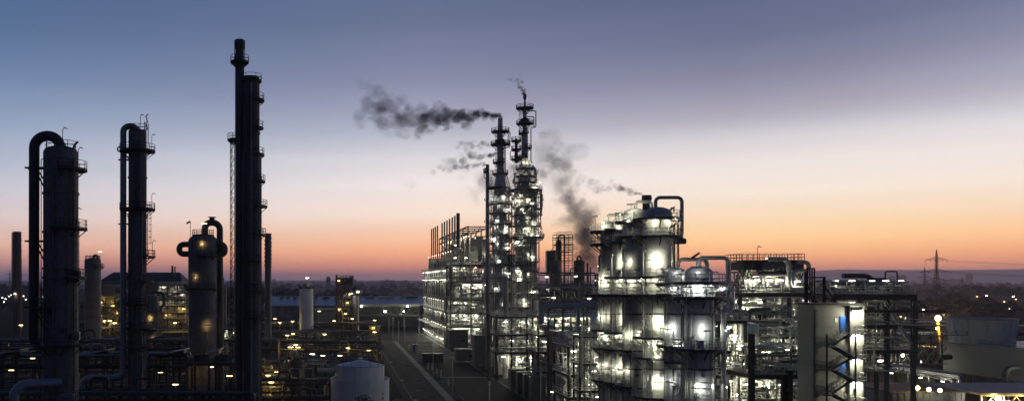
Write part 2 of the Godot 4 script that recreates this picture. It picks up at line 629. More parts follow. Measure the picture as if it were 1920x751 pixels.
func build_far_country() -> void:
	# hills: long ridges behind the town, each a strip of slopes with real depth
	var ridge := func(called: String, label: String, z: float, x0: float, x1: float, base: float, high: float, sd: int, deep: float) -> void:
		var f := FastNoiseLite.new()
		f.seed = sd
		f.frequency = 0.0002
		var s := Shape.new()
		var k := 90
		var rows := []
		for j in 5:
			var row := PackedVector3Array()
			for i in k + 1:
				var x: float = lerpf(x0, x1, float(i) / k)
				var edge := smoothstep(0.0, 0.25, float(i) / k) * smoothstep(0.0, 0.06, 1.0 - float(i) / k)
				var hgt: float = (base + high * (0.5 + 0.5 * f.get_noise_2d(x, z))) * edge * sin(PI * j / 4.0)
				row.append(Vector3(x, hgt - 2.0, -z + deep * (0.5 - j / 4.0)))
			rows.append(row)
		for j in 4:
			for i in k:
				s.quad(rows[j][i], rows[j][i + 1], rows[j + 1][i + 1], rows[j + 1][i], Vector3.UP)
		var o := MeshInstance3D.new()
		o.name = called
		o.mesh = s.mesh()
		o.material_override = M.hill
		add_child(o)
		tag(o, label, "", "", "structure")
	ridge.call("hill_range", "long low hills beyond the town under the orange sky", 12000.0, 5200.0, 15000.0, 165.0, 90.0, 4, 2600.0)
	ridge.call("hill_ridge", "faint low ridge on the horizon beyond the woods", 9500.0, -7200.0, 5400.0, 26.0, 40.0, 8, 1500.0)

	# trees: one kind of crown and trunk, set out in belts that read as one dark wood
	var kinds := []
	for q in 4:
		var s := Shape.new()
		rng.seed = 40 + q
		s.tube(PackedVector3Array([Vector3(0, 0, 0), Vector3(0.2, 5, 0.1), Vector3(0, 9, 0)]), 0.3, 5, false)
		for i in 110:
			var d := Vector3(rng.randfn(), rng.randfn() * 0.9, rng.randfn()).normalized() * pow(rng.randf(), 0.4)
			var c := Vector3(d.x * 5.2, 10.5 + d.y * 7.0, d.z * 5.2) + Vector3(sin(q * 2.0 + d.y * 3.0), 0, cos(q + d.y * 4.0)) * 1.2
			var b := Basis(Vector3(rng.randf(), rng.randf(), rng.randf()).normalized(), rng.randf() * TAU)
			var w := rng.randf_range(1.1, 2.3)
			s.quad(c - b.x * w - b.y * w * 0.7, c + b.x * w - b.y * w * 0.5, c + b.x * w * 0.8 + b.y * w * 0.7, c - b.x * w * 0.7 + b.y * w, b.z)
		kinds.append(s.mesh())
	rng.seed = 50
	var belts := [   # distance, depth, from and to (metres across), number, size
		[820.0, 160.0, -560.0, 760.0, 620, 1.0, "dark belt of trees behind the long blue warehouse"],
		[1500.0, 500.0, -900.0, 2100.0, 1100, 1.05, "broad dusky wood beyond the warehouse roofs"],
		[2900.0, 1100.0, -1700.0, 3900.0, 1300, 1.25, "hazy woodland in front of the distant town"],
		[5200.0, 1800.0, -3200.0, 7000.0, 1500, 1.7, "faint far woodland along the horizon"],
		[620.0, 330.0, 440.0, 860.0, 300, 0.62, "dark scrubby trees beyond the cooling yard"]]
	for bt in belts:
		var mm := MultiMesh.new()
		mm.transform_format = MultiMesh.TRANSFORM_3D
		mm.mesh = kinds[int(bt[0]) % 4]
		mm.instance_count = bt[4]
		for i in int(bt[4]):
			var z: float = bt[0] + rng.randf() * bt[1]
			var x := rng.randf_range(bt[2], bt[3])
			var sc: float = bt[5] * rng.randf_range(0.62, 1.18) * (0.8 + 0.35 * sin(x * 0.013 + z * 0.01))
			mm.set_instance_transform(i, Transform3D(Basis(Vector3.UP, rng.randf() * TAU).scaled(Vector3(sc * 1.25, sc, sc * 1.25)), Vector3(x, -0.2, -z)))
		var o := MultiMeshInstance3D.new()
		o.name = numbered("woodland")
		o.multimesh = mm
		o.material_override = M.leaf
		add_child(o)
		tag(o, bt[6], "wood", "", "stuff")

	# town: blocks of flats with their window bands, a water tower, a church
	var block := func(label: String, px: Vector3, w: float, h: float, d: float) -> void:
		var t := thing("apartment_block", label, "building", px, "buildings on the skyline")
		slab(t, "wall", Vector3(0, h / 2, 0), Vector3(w, h, d), M.wall_far)
		slab(t, "roof", Vector3(0, h + 0.6, 0), Vector3(w + 1, 1.2, d + 1), M.roof_black)
		slab(t, "lift_house", Vector3(w * 0.15, h + 3, 0), Vector3(w * 0.3, 5, d * 0.5), M.wall_far)
		var y := 4.0
		while y < h - 2:
			slab(t, "window", Vector3(0, y, d / 2), Vector3(w * 0.86, 1.5, 0.3), M.glass_dark)
			y += 6.0
	block.call("tall pale slab block on the skyline beside the pylon", Vector3(4082.02, 0, -5200.00), 34.51, 77.0, 22.0)
	block.call("broad grey tower block on the skyline", Vector3(3506.97, 0, -5000.00), 39.81, 70.0, 24.0)
	block.call("slim grey tower block next to a broader one", Vector3(3443.93, 0, -5000.00), 29.86, 62.0, 22.0)
	block.call("long low slab block behind the pylon foot", Vector3(3808.89, 0, -5000.00), 72.99, 44.0, 20.0)
	block.call("low slab block beside the tall pale one", Vector3(3942.60, 0, -5100.00), 47.38, 44.0, 20.0)
	block.call("grey block peering over the wood beside the brick tower", Vector3(57.33, 0, -3600.00), 19.11, 54.0, 18.0)
	rng.seed = 61
	for i in 16:
		var px := rng.randf_range(664, 790)
		var z := rng.randf_range(3600, 5600)
		block.call("small distant house block on the town skyline", Vector3((px - 635) / 1507.0 * z, 0, -z), rng.randf_range(20, 60), rng.randf_range(24, 40), 18.0)
	for i in 9:
		var px := rng.randf_range(330, 620)
		var z := rng.randf_range(4200, 5600)
		block.call("low distant house roof in the far wood", Vector3((px - 635) / 1507.0 * z, 0, -z), rng.randf_range(20, 50), rng.randf_range(18, 30), 18.0)
	var wt := thing("water_tower", "round dark water tower with domed cap on the skyline", "tower", Vector3(-39.81, 0, -3000.00))
	part(wt, "shaft", Shape.new().lathe([Vector2(8, 0), Vector2(7, 18), Vector2(7.5, 30)], Vector3.ZERO, 16).mesh(), M.roof_black)
	part(wt, "tank", Shape.new().lathe([Vector2(7.5, 30), Vector2(9, 32), Vector2(9, 42), Vector2(6, 45.0), Vector2(5.5, 48)] + dome(5.5, 48, 3), Vector3.ZERO, 16).mesh(), M.roof_black)
	var ch := thing("church_tower", "church tower with onion dome and lantern far off", "church", Vector3(2794.96, 0, -3600.00))
	slab(ch, "nave", Vector3(-14, 8, 0), Vector3(36, 16, 16), M.wall_far)
	slab(ch, "tower", Vector3(0, 16, 0), Vector3(10, 32, 10), M.wall_far)
	part(ch, "spire", Shape.new().lathe([Vector2(5.5, 32), Vector2(6.5, 36), Vector2(4, 42), Vector2(2, 45), Vector2(2.2, 49), Vector2(0.3, 56)], Vector3.ZERO, 12).mesh(), M.roof_black)
	var ca := thing("cathedral", "twin-towered church silhouette small above the far wood", "church", Vector3(-420.97, 0, -5200.00))
	slab(ca, "nave", Vector3(0, 14, 0), Vector3(60, 28, 20), M.roof_black)
	for k in [-6, 8]:
		var tw := slab(ca, "tower", Vector3(k * 1.0, 22, 0), Vector3(8, 44, 8), M.roof_black)
		part(ca, "spire", Shape.new().lathe([Vector2(4.5, 44), Vector2(0.2, 55)], Vector3(k, 0, 0), 8).mesh(), M.roof_black)

	# power pylons with three pairs of arms
	pylon("tall lattice power pylon with two wide crossarm tiers", Vector3(744.53, 0, -1000.00), 70.0)
	pylon("smaller lattice power pylon standing farther off along the line", Vector3(1532.85, 0, -2100.00), 68.0)
	pylon("thin lattice mast above the wood beside the slim chimney", Vector3(-1066.22, 0, -2600.00), 66.0)
	var ln := thing("power_line", "thin power cables strung between the pylons", "cable")
	for k in [[-13.0, 57.0], [13.0, 57.0], [-17.0, 43.0], [17.0, 43.0], [-9.0, 43.0], [9.0, 43.0]]:
		var a: Vector3 = Vector3(744.53, 0, -1000.00) + Vector3(k[0], k[1], 0)
		for b in [Vector3(1532.85, 0, -2100.00) + Vector3(k[0], k[1], 0), Vector3(1400 + k[0], k[1] - 4.0, -900)]:
			var p := PackedVector3Array()
			for i in 17:
				var w := i / 16.0
				p.append(a.lerp(b, w) - Vector3(0, 4.0 * w * (1 - w) * 11.0, 0))
			part(ln, "cable", Shape.new().tube(p, 0.09, 3, false).mesh(), M.steel_dark)

	# lamps of the streets beyond the works
	rng.seed = 77
	var amber := ["small amber street lamp shining among the dark trees", "tiny white lamp shining in the dark land"]
	var far_lamps := [[1664, 572, 1], [1677, 577, 1], [1710, 572, 0], [1719, 567, 0], [1743, 575, 0], [1785, 563, 0], [1788, 564, 0], [1766, 571, 1], [1771, 574, 0], [1803, 552, 0], [1818, 574, 0], [1833, 552, 0], [1849, 559, 0], [1884, 565, 0], [1851, 550, 1], [1901, 552, 1], [1906, 559, 0], [1717, 552, 1], [1698, 563, 1], [1684, 589, 0], [1735, 570, 1], [1690, 602, 0], [1893, 583, 1], [1860, 583, 1]]
	for q in far_lamps:
		var z: float = 30.0 * 1507.0 / (q[1] - 528.0 + 12.0)
		street_lamp(amber[q[2]], Vector3((q[0] - 635.0) / 1507.0 * z, 0, -z), 7.5, "amber" if q[2] == 0 else "white", 0.9 * z / 1000.0 + 0.12, "far street lamps")
	var left_lamps := [[3, 547], [6, 560], [16, 543], [20, 538], [43, 542], [47, 552], [75, 562], [80, 545], [9, 551]]
	for q in left_lamps:
		var z: float = 30.0 * 1507.0 / (q[1] - 528.0 + 30.0)
		street_lamp("white yard lamp beyond the dark columns", Vector3((q[0] - 635.0) / 1507.0 * z, 0, -z), 12.0, "white", 0.6, "far yard lamps")


func street_lamp(label: String, at: Vector3, h: float, tint: String, r: float, group: String) -> Node3D:
	var t := thing("street_lamp", label, "street lamp", at, group)
	part(t, "mast", Shape.new().tube(PackedVector3Array([Vector3.ZERO, Vector3(0, h, 0)]), 0.09, 5).mesh(), M.steel_grey)
	part(t, "lamp_head", Shape.new().lathe(dome(r * 1.1, h, r * 0.4, 3), Vector3.ZERO, 8).mesh(), M.lamp_housing)
	part(t, "lamp_bulb", Shape.new().lathe([Vector2(0.01, h - r * 0.7), Vector2(r * 0.6, h - r * 0.55), Vector2(r, h - 0.02)], Vector3.ZERO, 8).mesh(), M["glow_" + tint])
	return t


func pylon(label: String, at: Vector3, h: float) -> void:
	var t := thing("power_pylon", label, "pylon", at, "power pylons")
	var th := 0.35 if at.z > -1500 else 0.5
	var body := Shape.new()
	var wid := func(y: float) -> float: return lerpf(4.6, 1.1, minf(1.0, y / (h * 0.62))) if y < h * 0.84 else lerpf(1.1, 0.15, (y - h * 0.84) / (h * 0.16))
	var ys := [0.0]
	while ys[-1] < h - 1.0:
		ys.append(minf(h, ys[-1] + maxf(2.2, wid.call(ys[-1]) * 1.9)))
	for i in ys.size() - 1:
		var a: float = wid.call(ys[i])
		var b: float = wid.call(ys[i + 1])
		var c := [Vector3(-1, 0, -1), Vector3(1, 0, -1), Vector3(1, 0, 1), Vector3(-1, 0, 1)]
		for k in 4:
			body.beam(c[k] * a + Vector3(0, ys[i], 0), c[k] * b + Vector3(0, ys[i + 1], 0), th)
			body.beam(c[k] * a + Vector3(0, ys[i], 0), c[(k + 1) % 4] * b + Vector3(0, ys[i + 1], 0), th * 0.6)
			body.beam(c[(k + 1) % 4] * a + Vector3(0, ys[i], 0), c[k] * b + Vector3(0, ys[i + 1], 0), th * 0.6)
	part(t, "lattice_body", body.mesh(), M.steel_dark)
	for q in [[h * 0.82, 14.0], [h * 0.61, 18.5], [h * 0.46, 12.0]]:
		for side in [-1.0, 1.0]:
			var s := Shape.new()
			var y: float = q[0]
			var l: float = q[1]
			for z in [-0.9, 0.9]:
				s.beam(Vector3(0, y, z), Vector3(side * l, y, 0), th * 0.8)
				s.beam(Vector3(0, y + 3.4, z), Vector3(side * l, y, 0), th * 0.8)
				for i in 6:
					var x0: float = side * l * i / 6.0
					var x1: float = side * l * (i + 0.5) / 6.0
					s.beam(Vector3(x0, y, z * (1 - i / 6.0)), Vector3(x1, y + 3.4 * (1 - (i + 0.5) / 6.0), z * (1 - i / 6.0)), th * 0.5)
			part(t, "crossarm", s.mesh(), M.steel_dark)
			for x in [l, l * 0.55]:
				part(t, "insulator", Shape.new().lathe([Vector2(0.02, -2.4), Vector2(0.22, -2.3), Vector2(0.22, -0.2), Vector2(0.02, 0)], Vector3(side * x, y, 0), 6).mesh(), M.steel_dark)


# a vertical vessel: shell with dished head and skirt, girth bands; r and heights in metres
func vessel(called: String, label: String, at: Vector3, r: float, top: float, m: Material, bands := [], head := 0.5, sides := 32, group := "") -> Node3D:
	var t := thing(called, label, "column", at, group)
	part(t, "shell", Shape.new().lathe([Vector2(r, 0), Vector2(r, top)], Vector3.ZERO, sides).mesh(), m)
	part(t, "head", Shape.new().lathe(dome(r, top, r * head, 7), Vector3.ZERO, sides).mesh(), m)
	for b in bands:
		part(t, "girth_band", Shape.new().lathe([Vector2(r, -0.16), Vector2(r + 0.13, -0.14), Vector2(r + 0.13, 0.14), Vector2(r, 0.16)], Vector3(0, b, 0), sides).mesh(), m)
	return t


func seams(t: Node3D, r: float, y0: float, y1: float, step: float, m: Material, sides := 32) -> void:
	var y := y0
	while y < y1:
		part(t, "seam", Shape.new().lathe([Vector2(r, -0.03), Vector2(r + 0.03, -0.02), Vector2(r + 0.03, 0.02), Vector2(r, 0.03)], Vector3(0, y, 0), sides).mesh(), m)
		y += step


func mast(t: Node3D, p: Vector3, h: float, m: Material) -> void:
	part(t, "lamp_mast", Shape.new().tube(bent([p, p + Vector3(0, h, 0), p + Vector3(0.25, h + 0.15, 0)], 0.15), 0.05, 5).box(p + Vector3(0.4, h + 0.18, 0), Vector3(0.5, 0.1, 0.2), Basis(Vector3.BACK, -0.4)).mesh(), m)


func build_dark_columns() -> void:
	var dk: Material = M.pipe_black
	# stout column with the swan-neck vapour pipe
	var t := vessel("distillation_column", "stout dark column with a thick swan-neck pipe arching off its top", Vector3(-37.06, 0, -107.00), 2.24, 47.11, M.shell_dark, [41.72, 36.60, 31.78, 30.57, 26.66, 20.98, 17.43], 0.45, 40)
	seams(t, 2.24, 16.0, 46.90, 2.1, M.shell_dark, 40)
	var pts := [Vector3(-0.1, 47.25, 0)]
	var cy := 47.82
	for i in 13:
		var a := PI * i / 12.0
		pts.append(Vector3(-1.8 + 1.75 * cos(a), cy + 1.6 * sin(a), 0))
	pts.append(Vector3(-3.6, 22.05, 0))
	pts.append(Vector3(-3.6, 20.98, -4))
	var big := PackedVector3Array(pts)
	part(t, "vapour_pipe", Shape.new().tube(big, 0.68, 16).mesh(), M.shell_black)
	for y in [45.12, 35.40, 26.66]:
		var s := Shape.new().beam(Vector3(-1.9, y, 0.5), Vector3(-4.6, y, 0.5), 0.22).beam(Vector3(-1.9, y, -0.5), Vector3(-4.6, y, -0.5), 0.22)
		s.beam(Vector3(-2.1, y - 2.6, 0.4), Vector3(-3.3, y - 0.2, 0.4), 0.16).beam(Vector3(-2.1, y - 2.0, -0.4), Vector3(-3.2, y - 0.2, -0.4), 0.16)
		part(t, "pipe_support", s.mesh(), dk)
	part(t, "top_nozzle", Shape.new().lathe([Vector2(1.1, 47.25), Vector2(1.1, 47.61), Vector2(0.7, 47.68)], Vector3.ZERO, 16).mesh(), dk)
	platform(t, 47.54, 0.9, 2.0, 0, 360, 0.04, dk, dk)
	platform(t, 44.91, 2.24, 3.4, -75, 78, 0.04, dk, dk)
	platform(t, 37.10, 2.24, 3.4, -75, 95, 0.04, dk, dk)
	platform(t, 30.57, 2.24, 3.3, -60, 60, 0.04, dk, dk)
	platform(t, 21.69, 2.24, 3.6, -30, 210, 0.04, dk, dk)
	ladder(t, 40, 2.24, 37.31, 44.91, 0.035, dk)
	ladder(t, 25, 2.24, 21.69, 37.10, 0.035, dk)
	mast(t, Vector3(0.5, 47.54, 0.8), 2.6, dk)
	mast(t, Vector3(2.6, 44.91, 0.9), 2.6, dk)
	mast(t, Vector3(2.4, 37.10, 0.9), 2.4, dk)
	pipe(t, [Vector3(1.7, 47.54, 0.3), Vector3(1.9, 48.18, 0.3), Vector3(2.4, 48.60, 0.3)], 0.14, dk, "relief_valve")
	for q in [[1.5, 520, 1.1], [0.9, 617, 0.8], [1.8, 630, 0.7]]:
		var a := deg_to_rad(90.0 - 30.0 * q[0])
		var o := part(t, "manway", Shape.new().lathe([Vector2(0.05, 0.5), Vector2(0.42, 0.5), Vector2(0.42, 0.4), Vector2(0.32, 0.4), Vector2(0.32, -0.3)].map(func(e: Vector2) -> Vector2: return Vector2(e.x, -e.y)), Vector3.ZERO, 12).mesh(), dk, Vector3(cos(a) * 2.4, 30 + (528 - q[1]) / 1507.0 * 107, sin(a) * 2.4))
		o.basis = Basis(Vector3(-sin(a), 0, cos(a)), -Vector3(cos(a), 0, sin(a)), Vector3.UP)
	for k in 5:
		var a := deg_to_rad([30.0, 52.0, 96.0, 128.0, 150.0][k])
		var hi: float = [46.19, 41.93, 44.06, 36.25, 46.19][k]
		pipe(t, [Vector3(cos(a) * 2.5, 2, sin(a) * 2.5), Vector3(cos(a) * 2.5, hi, sin(a) * 2.5), Vector3(cos(a) * 2.1, hi, sin(a) * 2.1)], [0.09, 0.06, 0.13, 0.08, 0.06][k], M.pipe_dark, "standpipe", 7)
	slab(t, "name_plate", Vector3(-0.25, 23.47, 2.27), Vector3(0.35, 0.6, 0.03), M.pipe_grey)
	platform(t, 26.66, 2.24, 3.2, 95, 190, 0.04, dk, dk)
	ladder(t, 120, 2.24, 21.69, 26.66, 0.035, dk)
	var box_pos := Vector3(2.4, 30.71, 1.2)
	slab(t, "instrument_box", box_pos, Vector3(1.1, 1.5, 0.9), dk)
	slab(t, "instrument_box", Vector3(2.5, 22.90, 0.9), Vector3(0.6, 1.1, 0.6), M.pipe_grey)

	# slimmer column with its own vapour pipe
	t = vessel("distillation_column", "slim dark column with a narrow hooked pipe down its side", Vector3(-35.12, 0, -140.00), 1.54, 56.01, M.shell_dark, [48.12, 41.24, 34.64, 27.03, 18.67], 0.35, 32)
	seams(t, 1.54, 10.0, 55.83, 2.6, M.shell_dark)
	pts = [Vector3(0, 56.20, 0)]
	cy = 56.10
	for i in 11:
		var a := PI * i / 10.0
		pts.append(Vector3(-1.2 + 1.2 * cos(a), cy + 0.95 * sin(a), 0.3))
	pts.append(Vector3(-2.35, 14.49, 0.6))
	var p2: Array = [Vector3(-2.35, 19.60, 0.6), Vector3(-2.35, 13.46, 0.6), Vector3(-9.6, 13.19, 0.6), Vector3(-9.6, 4, 0.6)]
	part(t, "vapour_pipe", Shape.new().tube(PackedVector3Array(pts), 0.54, 14).mesh(), M.pipe_blue)
	pipe(t, p2, 0.56, M.pipe_blue, "vapour_pipe", 12, 2.0, 5)
	for y in [51.18, 40.03, 30.74]:
		part(t, "pipe_support", Shape.new().beam(Vector3(-1.3, y, 0.5), Vector3(-3.2, y, 0.6), 0.2).beam(Vector3(-1.3, y, -0.1), Vector3(-3.2, y, 0.1), 0.2).mesh(), dk)
	platform(t, 52.76, 1.54, 3.05, -80, 260, 0.045, dk, dk)
	platform(t, 56.20, 0.8, 1.5, 0, 360, 0.045, dk, dk)
	platform(t, 42.63, 1.54, 3.05, -80, 260, 0.045, dk, dk)
	platform(t, 34.37, 1.54, 3.1, -40, 40, 0.045, dk, dk)
	platform(t, 30.09, 1.54, 2.7, -30, 60, 0.045, dk, dk)
	platform(t, 21.92, 1.54, 2.9, -30, 120, 0.045, dk, dk)
	for k in 4:
		var a := deg_to_rad([20.0, 50.0, 100.0, 135.0][k])
		var hi: float = [51.18, 42.36, 52.11, 41.89][k]
		pipe(t, [Vector3(cos(a) * 1.76, 2, sin(a) * 1.76), Vector3(cos(a) * 1.76, hi, sin(a) * 1.76), Vector3(cos(a) * 1.4, hi, sin(a) * 1.4)], [0.09, 0.12, 0.07, 0.09][k], M.pipe_grey if k == 1 else M.pipe_dark, "standpipe", 7)
	platform(t, 26.10, 1.54, 2.6, 20, 170, 0.045, dk, dk)
	platform(t, 18.67, 1.54, 2.7, -20, 120, 0.045, dk, dk)
	ladder(t, -5, 1.54, 34.37, 42.63, 0.04, dk)
	ladder(t, 75, 1.54, 42.63, 52.76, 0.04, dk)
	ladder(t, 70, 1.54, 14.02, 30.09, 0.04, M.pipe_grey)
	mast(t, Vector3(2.6, 52.76, 0.5), 2.6, dk)
	mast(t, Vector3(2.6, 42.63, 0.5), 2.5, dk)
	mast(t, Vector3(2.7, 34.37, 0.5), 2.6, dk)
	mast(t, Vector3(0.6, 56.20, 0.5), 2.6, dk)
	pipe(t, [Vector3(-2.9, 52.57, 0.3), Vector3(-3.4, 52.76, 0.3), Vector3(-3.4, 53.41, 0.3), Vector3(-2.6, 53.50, 0.3)], 0.13, dk, "small_pipe")
	var s2 := Shape.new()
	for k in 5:
		s2.beam(Vector3(1.4 + 0.25 * (k % 2), 56.20 + k * 0.6, 0.2), Vector3(1.9 - 0.25 * (k % 2), 56.20 + k * 0.6 + 0.6, 0.2), 0.14)
	s2.beam(Vector3(1.3, 55.83, 0.2), Vector3(1.3, 57.87, 0.2), 0.12).beam(Vector3(1.9, 53.78, 0.2), Vector3(1.9, 57.59, 0.2), 0.12)
	part(t, "davit", s2.mesh(), dk)

	# the tallest column with the flue beside it
	var z := 140
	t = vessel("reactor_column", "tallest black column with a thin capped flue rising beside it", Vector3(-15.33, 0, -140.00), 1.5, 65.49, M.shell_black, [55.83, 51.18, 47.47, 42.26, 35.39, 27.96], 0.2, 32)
	part(t, "lower_shell", Shape.new().lathe([Vector2(1.8, 0), Vector2(1.8, 52.11), Vector2(1.5, 52.67)], Vector3(0.05, 0, 0), 32).mesh(), M.shell_dark)
	seams(t, 1.8, 8.0, 52.11, 1.9, M.shell_dark)
	part(t, "flue", Shape.new().lathe([Vector2(0.85, 0), Vector2(0.8, 68.09), Vector2(0.66, 68.27), Vector2(0.66, 70.69)], Vector3(-1.95, 0, 0.2), 20).mesh(), M.shell_black)
	var cap := Shape.new().lathe([Vector2(0.86, 70.50), Vector2(0.86, 71.90), Vector2(0.7, 72.08), Vector2(0.05, 72.08)], Vector3(-1.95, 0, 0.2), 20)
	for k in 8:
		var e := Vector3(cos(k * TAU / 8), 0, sin(k * TAU / 8)) * 0.88 + Vector3(-1.95, 0, 0.2)
		cap.beam(e + Vector3(0, 68.46, 0), e + Vector3(0, 71.99, 0), 0.1)
	part(t, "flue_cap", cap.mesh(), M.shell_black)
	platform(t, 68.18, 0.7, 1.6, 0, 360, 0.045, dk, dk, Vector3(-1.95, 0, 0.2))
	platform(t, 64.93, 0.6, 1.85, 0, 360, 0.045, dk, dk)
	platform(t, 61.59, 1.5, 2.35, -90, 90, 0.045, dk, dk)
	platform(t, 52.11, 1.5, 2.35, -90, 60, 0.045, dk, dk)
	platform(t, 43.10, 1.8, 2.85, -80, 70, 0.045, dk, dk)
	platform(t, 28.42, 1.8, 2.6, -60, 100, 0.045, dk, dk)
	ladder(t, 80, 1.5, 52.11, 61.59, 0.04, dk)
	ladder(t, 72, 1.8, 19.60, 51.18, 0.04, dk)
	pipe(t, [Vector3(0.3, 6, 2.2), Vector3(0.3, 64.19, 2.2)], 0.14, M.pipe_grey, "standpipe", 6)
	pipe(t, [Vector3(-0.8, 6, 1.9), Vector3(-0.8, 60.47, 1.9)], 0.3, dk, "standpipe", 8)
	for q in [[240, 1.5, 2.2, -60, 50], [340, 1.8, 2.5, -70, 60], [440, 1.8, 2.6, -60, 80], [490, 1.8, 2.6, 40, 150], [595, 1.8, 2.7, -40, 120]]:
		platform(t, 30 + (528 - q[0]) / 1507.0 * 140, q[1], q[2], q[3], q[4], 0.045, dk, dk)
	for k in 3:
		var a := deg_to_rad([25.0, 50.0, 118.0][k])
		pipe(t, [Vector3(cos(a) * 2.05, 2, sin(a) * 2.05), Vector3(cos(a) * 2.05, [48.39, 51.18, 45.61][k], sin(a) * 2.05)], [0.1, 0.07, 0.14][k], M.pipe_dark, "standpipe", 7)
	var lat := Shape.new()   # lattice ladder mast standing against the flue
	for q in [Vector3(-3.6, 0, 0), Vector3(-2.9, 0, 0), Vector3(-3.25, 0, 0.6)]:
		lat.beam(q + Vector3(0, 0, 0), q + Vector3(0, 55.08, 0), 0.12)
	var yy := 1.0
	var odd := false
	while yy < 54.90:
		lat.beam(Vector3(-3.6 if odd else -2.9, yy, 0), Vector3(-2.9 if odd else -3.6, yy + 1.2, 0), 0.08)
		lat.beam(Vector3(-3.6, yy, 0), Vector3(-3.25, yy + 0.6, 0.6), 0.07)
		lat.beam(Vector3(-3.6, yy, 0), Vector3(-2.9, yy, 0), 0.08)
		odd = not odd
		yy += 1.2
	part(t, "ladder_mast", lat.mesh(), dk)
	platform(t, 54.71, 0.3, 1.0, 0, 360, 0.045, dk, dk, Vector3(-3.1, 0, 0))

	# slim chimney with helical strakes
	t = thing("chimney", "slim straight chimney with spiral strakes round its top", "chimney", Vector3(-17.65, 0, -200.00))
	part(t, "stack", Shape.new().lathe([Vector2(0.95, 0), Vector2(0.78, 41.94), Vector2(0.6, 41.94)], Vector3.ZERO, 16).mesh(), M.shell_dark)
	for k in 3:
		var p := PackedVector3Array()
		for i in 40:
			var a := TAU * (k / 3.0 + i / 16.0)
			p.append(Vector3(cos(a) * 0.9, 33.72 + i * (7.43) / 39.0, sin(a) * 0.9))
		part(t, "strake", Shape.new().tube(p, 0.09, 4).mesh(), M.shell_dark)
	part(t, "rim", Shape.new().lathe([Vector2(0.78, -0.3), Vector2(0.92, -0.3), Vector2(0.92, 0.1), Vector2(0.6, 0.1)], Vector3(0, 41.94, 0), 16).mesh(), M.pipe_grey)

	# fat vessel with the two looped handles
	t = vessel("wash_column", "fat domed dark vessel with looped pipes standing out like handles", Vector3(-28.77, 0, -170.00), 3.1, 38.57, M.shell_dark, [35.64, 28.65, 23.01], 0.5, 40)
	seams(t, 3.1, 6.0, 38.23, 1.9, M.shell_dark, 40)
	pipe(t, [Vector3(-2.6, 37.90, 0.2), Vector3(-5.0, 37.90, 0.2), Vector3(-5.0, 35.87, 0.2), Vector3(-2.6, 35.87, 0.2)], 0.62, M.shell_black, "loop_pipe", 14, 1.5, 5)
	pipe(t, [Vector3(2.6, 37.90, 0.4), Vector3(4.7, 37.90, 0.4), Vector3(4.7, 35.87, 0.4), Vector3(3.3, 35.75, 0.4)], 0.62, M.shell_black, "loop_pipe", 14, 1.5, 5)
	pipe(t, [Vector3(0.4, 39.93, 0), Vector3(0.4, 42.52, 0), Vector3(3.5, 42.52, -0.4), Vector3(3.5, 35.41, -0.4), Vector3(3.7, 19.62, -0.4), Vector3(3.7, 4, -0.4)], 0.68, M.shell_black, "vapour_pipe", 14, 2.4, 6)
	part(t, "top_drum", Shape.new().lathe([Vector2(0.02, -0.5), Vector2(0.55, -0.5), Vector2(0.55, 0.5), Vector2(0.9, 0.5), Vector2(0.9, 0.62), Vector2(0.02, 0.62)], Vector3(1.9, 43.09, 0), 14).mesh(), dk)
	platform(t, 39.81, 1.2, 2.3, 0, 360, 0.05, dk, dk)
	platform(t, 35.19, 3.1, 3.9, -60, 100, 0.05, dk, dk)
	platform(t, 28.53, 3.1, 3.9, 30, 210, 0.05, dk, dk)
	lamp(t, Vector3(0.3, 35.30 + 0.4, 3.75), 1.5, "warm", PI)
	lamp(t, Vector3(-1.2, 28.53 + 0.3, 3.6), 0.5, "warm", PI)
	lamp(t, Vector3(0.5, 39.81, 1.4), 1.0, "warm", 0)
	lamp(t, Vector3(1.6, 18.72, 4.2), 1.3, "warm", PI)
	var ws := Shape.new().beam(Vector3(-2.6, 39.02, 0.5), Vector3(-2.6, 42.63, 0.5), 0.1)
	part(t, "windsock_pole", ws.mesh(), dk)
	part(t, "windsock", Shape.new().tube(PackedVector3Array([Vector3(-2.6, 42.75, 0.5), Vector3(-3.4, 42.30, 0.5)]), 0.2, 8).mesh(), M.red)

	# squat grey vessel between the two columns
	t = vessel("storage_vessel", "squat grey vessel with railed roof between the two dark columns", Vector3(-76.64, 0, -250.00), 2.5, 36.64, M.shell_dark, [34.64, 29.67], 0.3, 28)
	platform(t, 36.97, 0.8, 2.3, 0, 360, 0.07, dk, dk)
	platform(t, 34.48, 2.5, 3.4, -70, 70, 0.07, dk, dk)
	pipe(t, [Vector3(0.2, 36.97, 0), Vector3(0.2, 38.29, 0), Vector3(1.5, 38.13, 0), Vector3(1.5, 36.97, 0)], 0.4, dk)
	lamp(t, Vector3(2.4, 36.97, 0.3), 2.0, "warm", 0)

	# brick-dark chimney far off
	t = thing("chimney", "dark tapering chimney with a ladder up one side", "chimney", Vector3(-200.40, 0, -500.00))
	part(t, "stack", Shape.new().lathe([Vector2(2.9, 0), Vector2(2.45, 61.19), Vector2(2.0, 61.19)], Vector3.ZERO, 18).mesh(), M.shell_brown)
	for y in [55.88, 49.24, 42.61, 34.31]:
		part(t, "band", Shape.new().lathe([Vector2(2.6, -0.3), Vector2(2.85, -0.3), Vector2(2.85, 0.3), Vector2(2.6, 0.3)], Vector3(0, y, 0), 18).mesh(), M.shell_brown)
	ladder(t, 180, 2.7, 19.38, 59.86, 0.1, dk)
	lamp(t, Vector3(0, 18.72, 3.6), 3.0, "white", PI, "yard")

	build_dark_foreground()


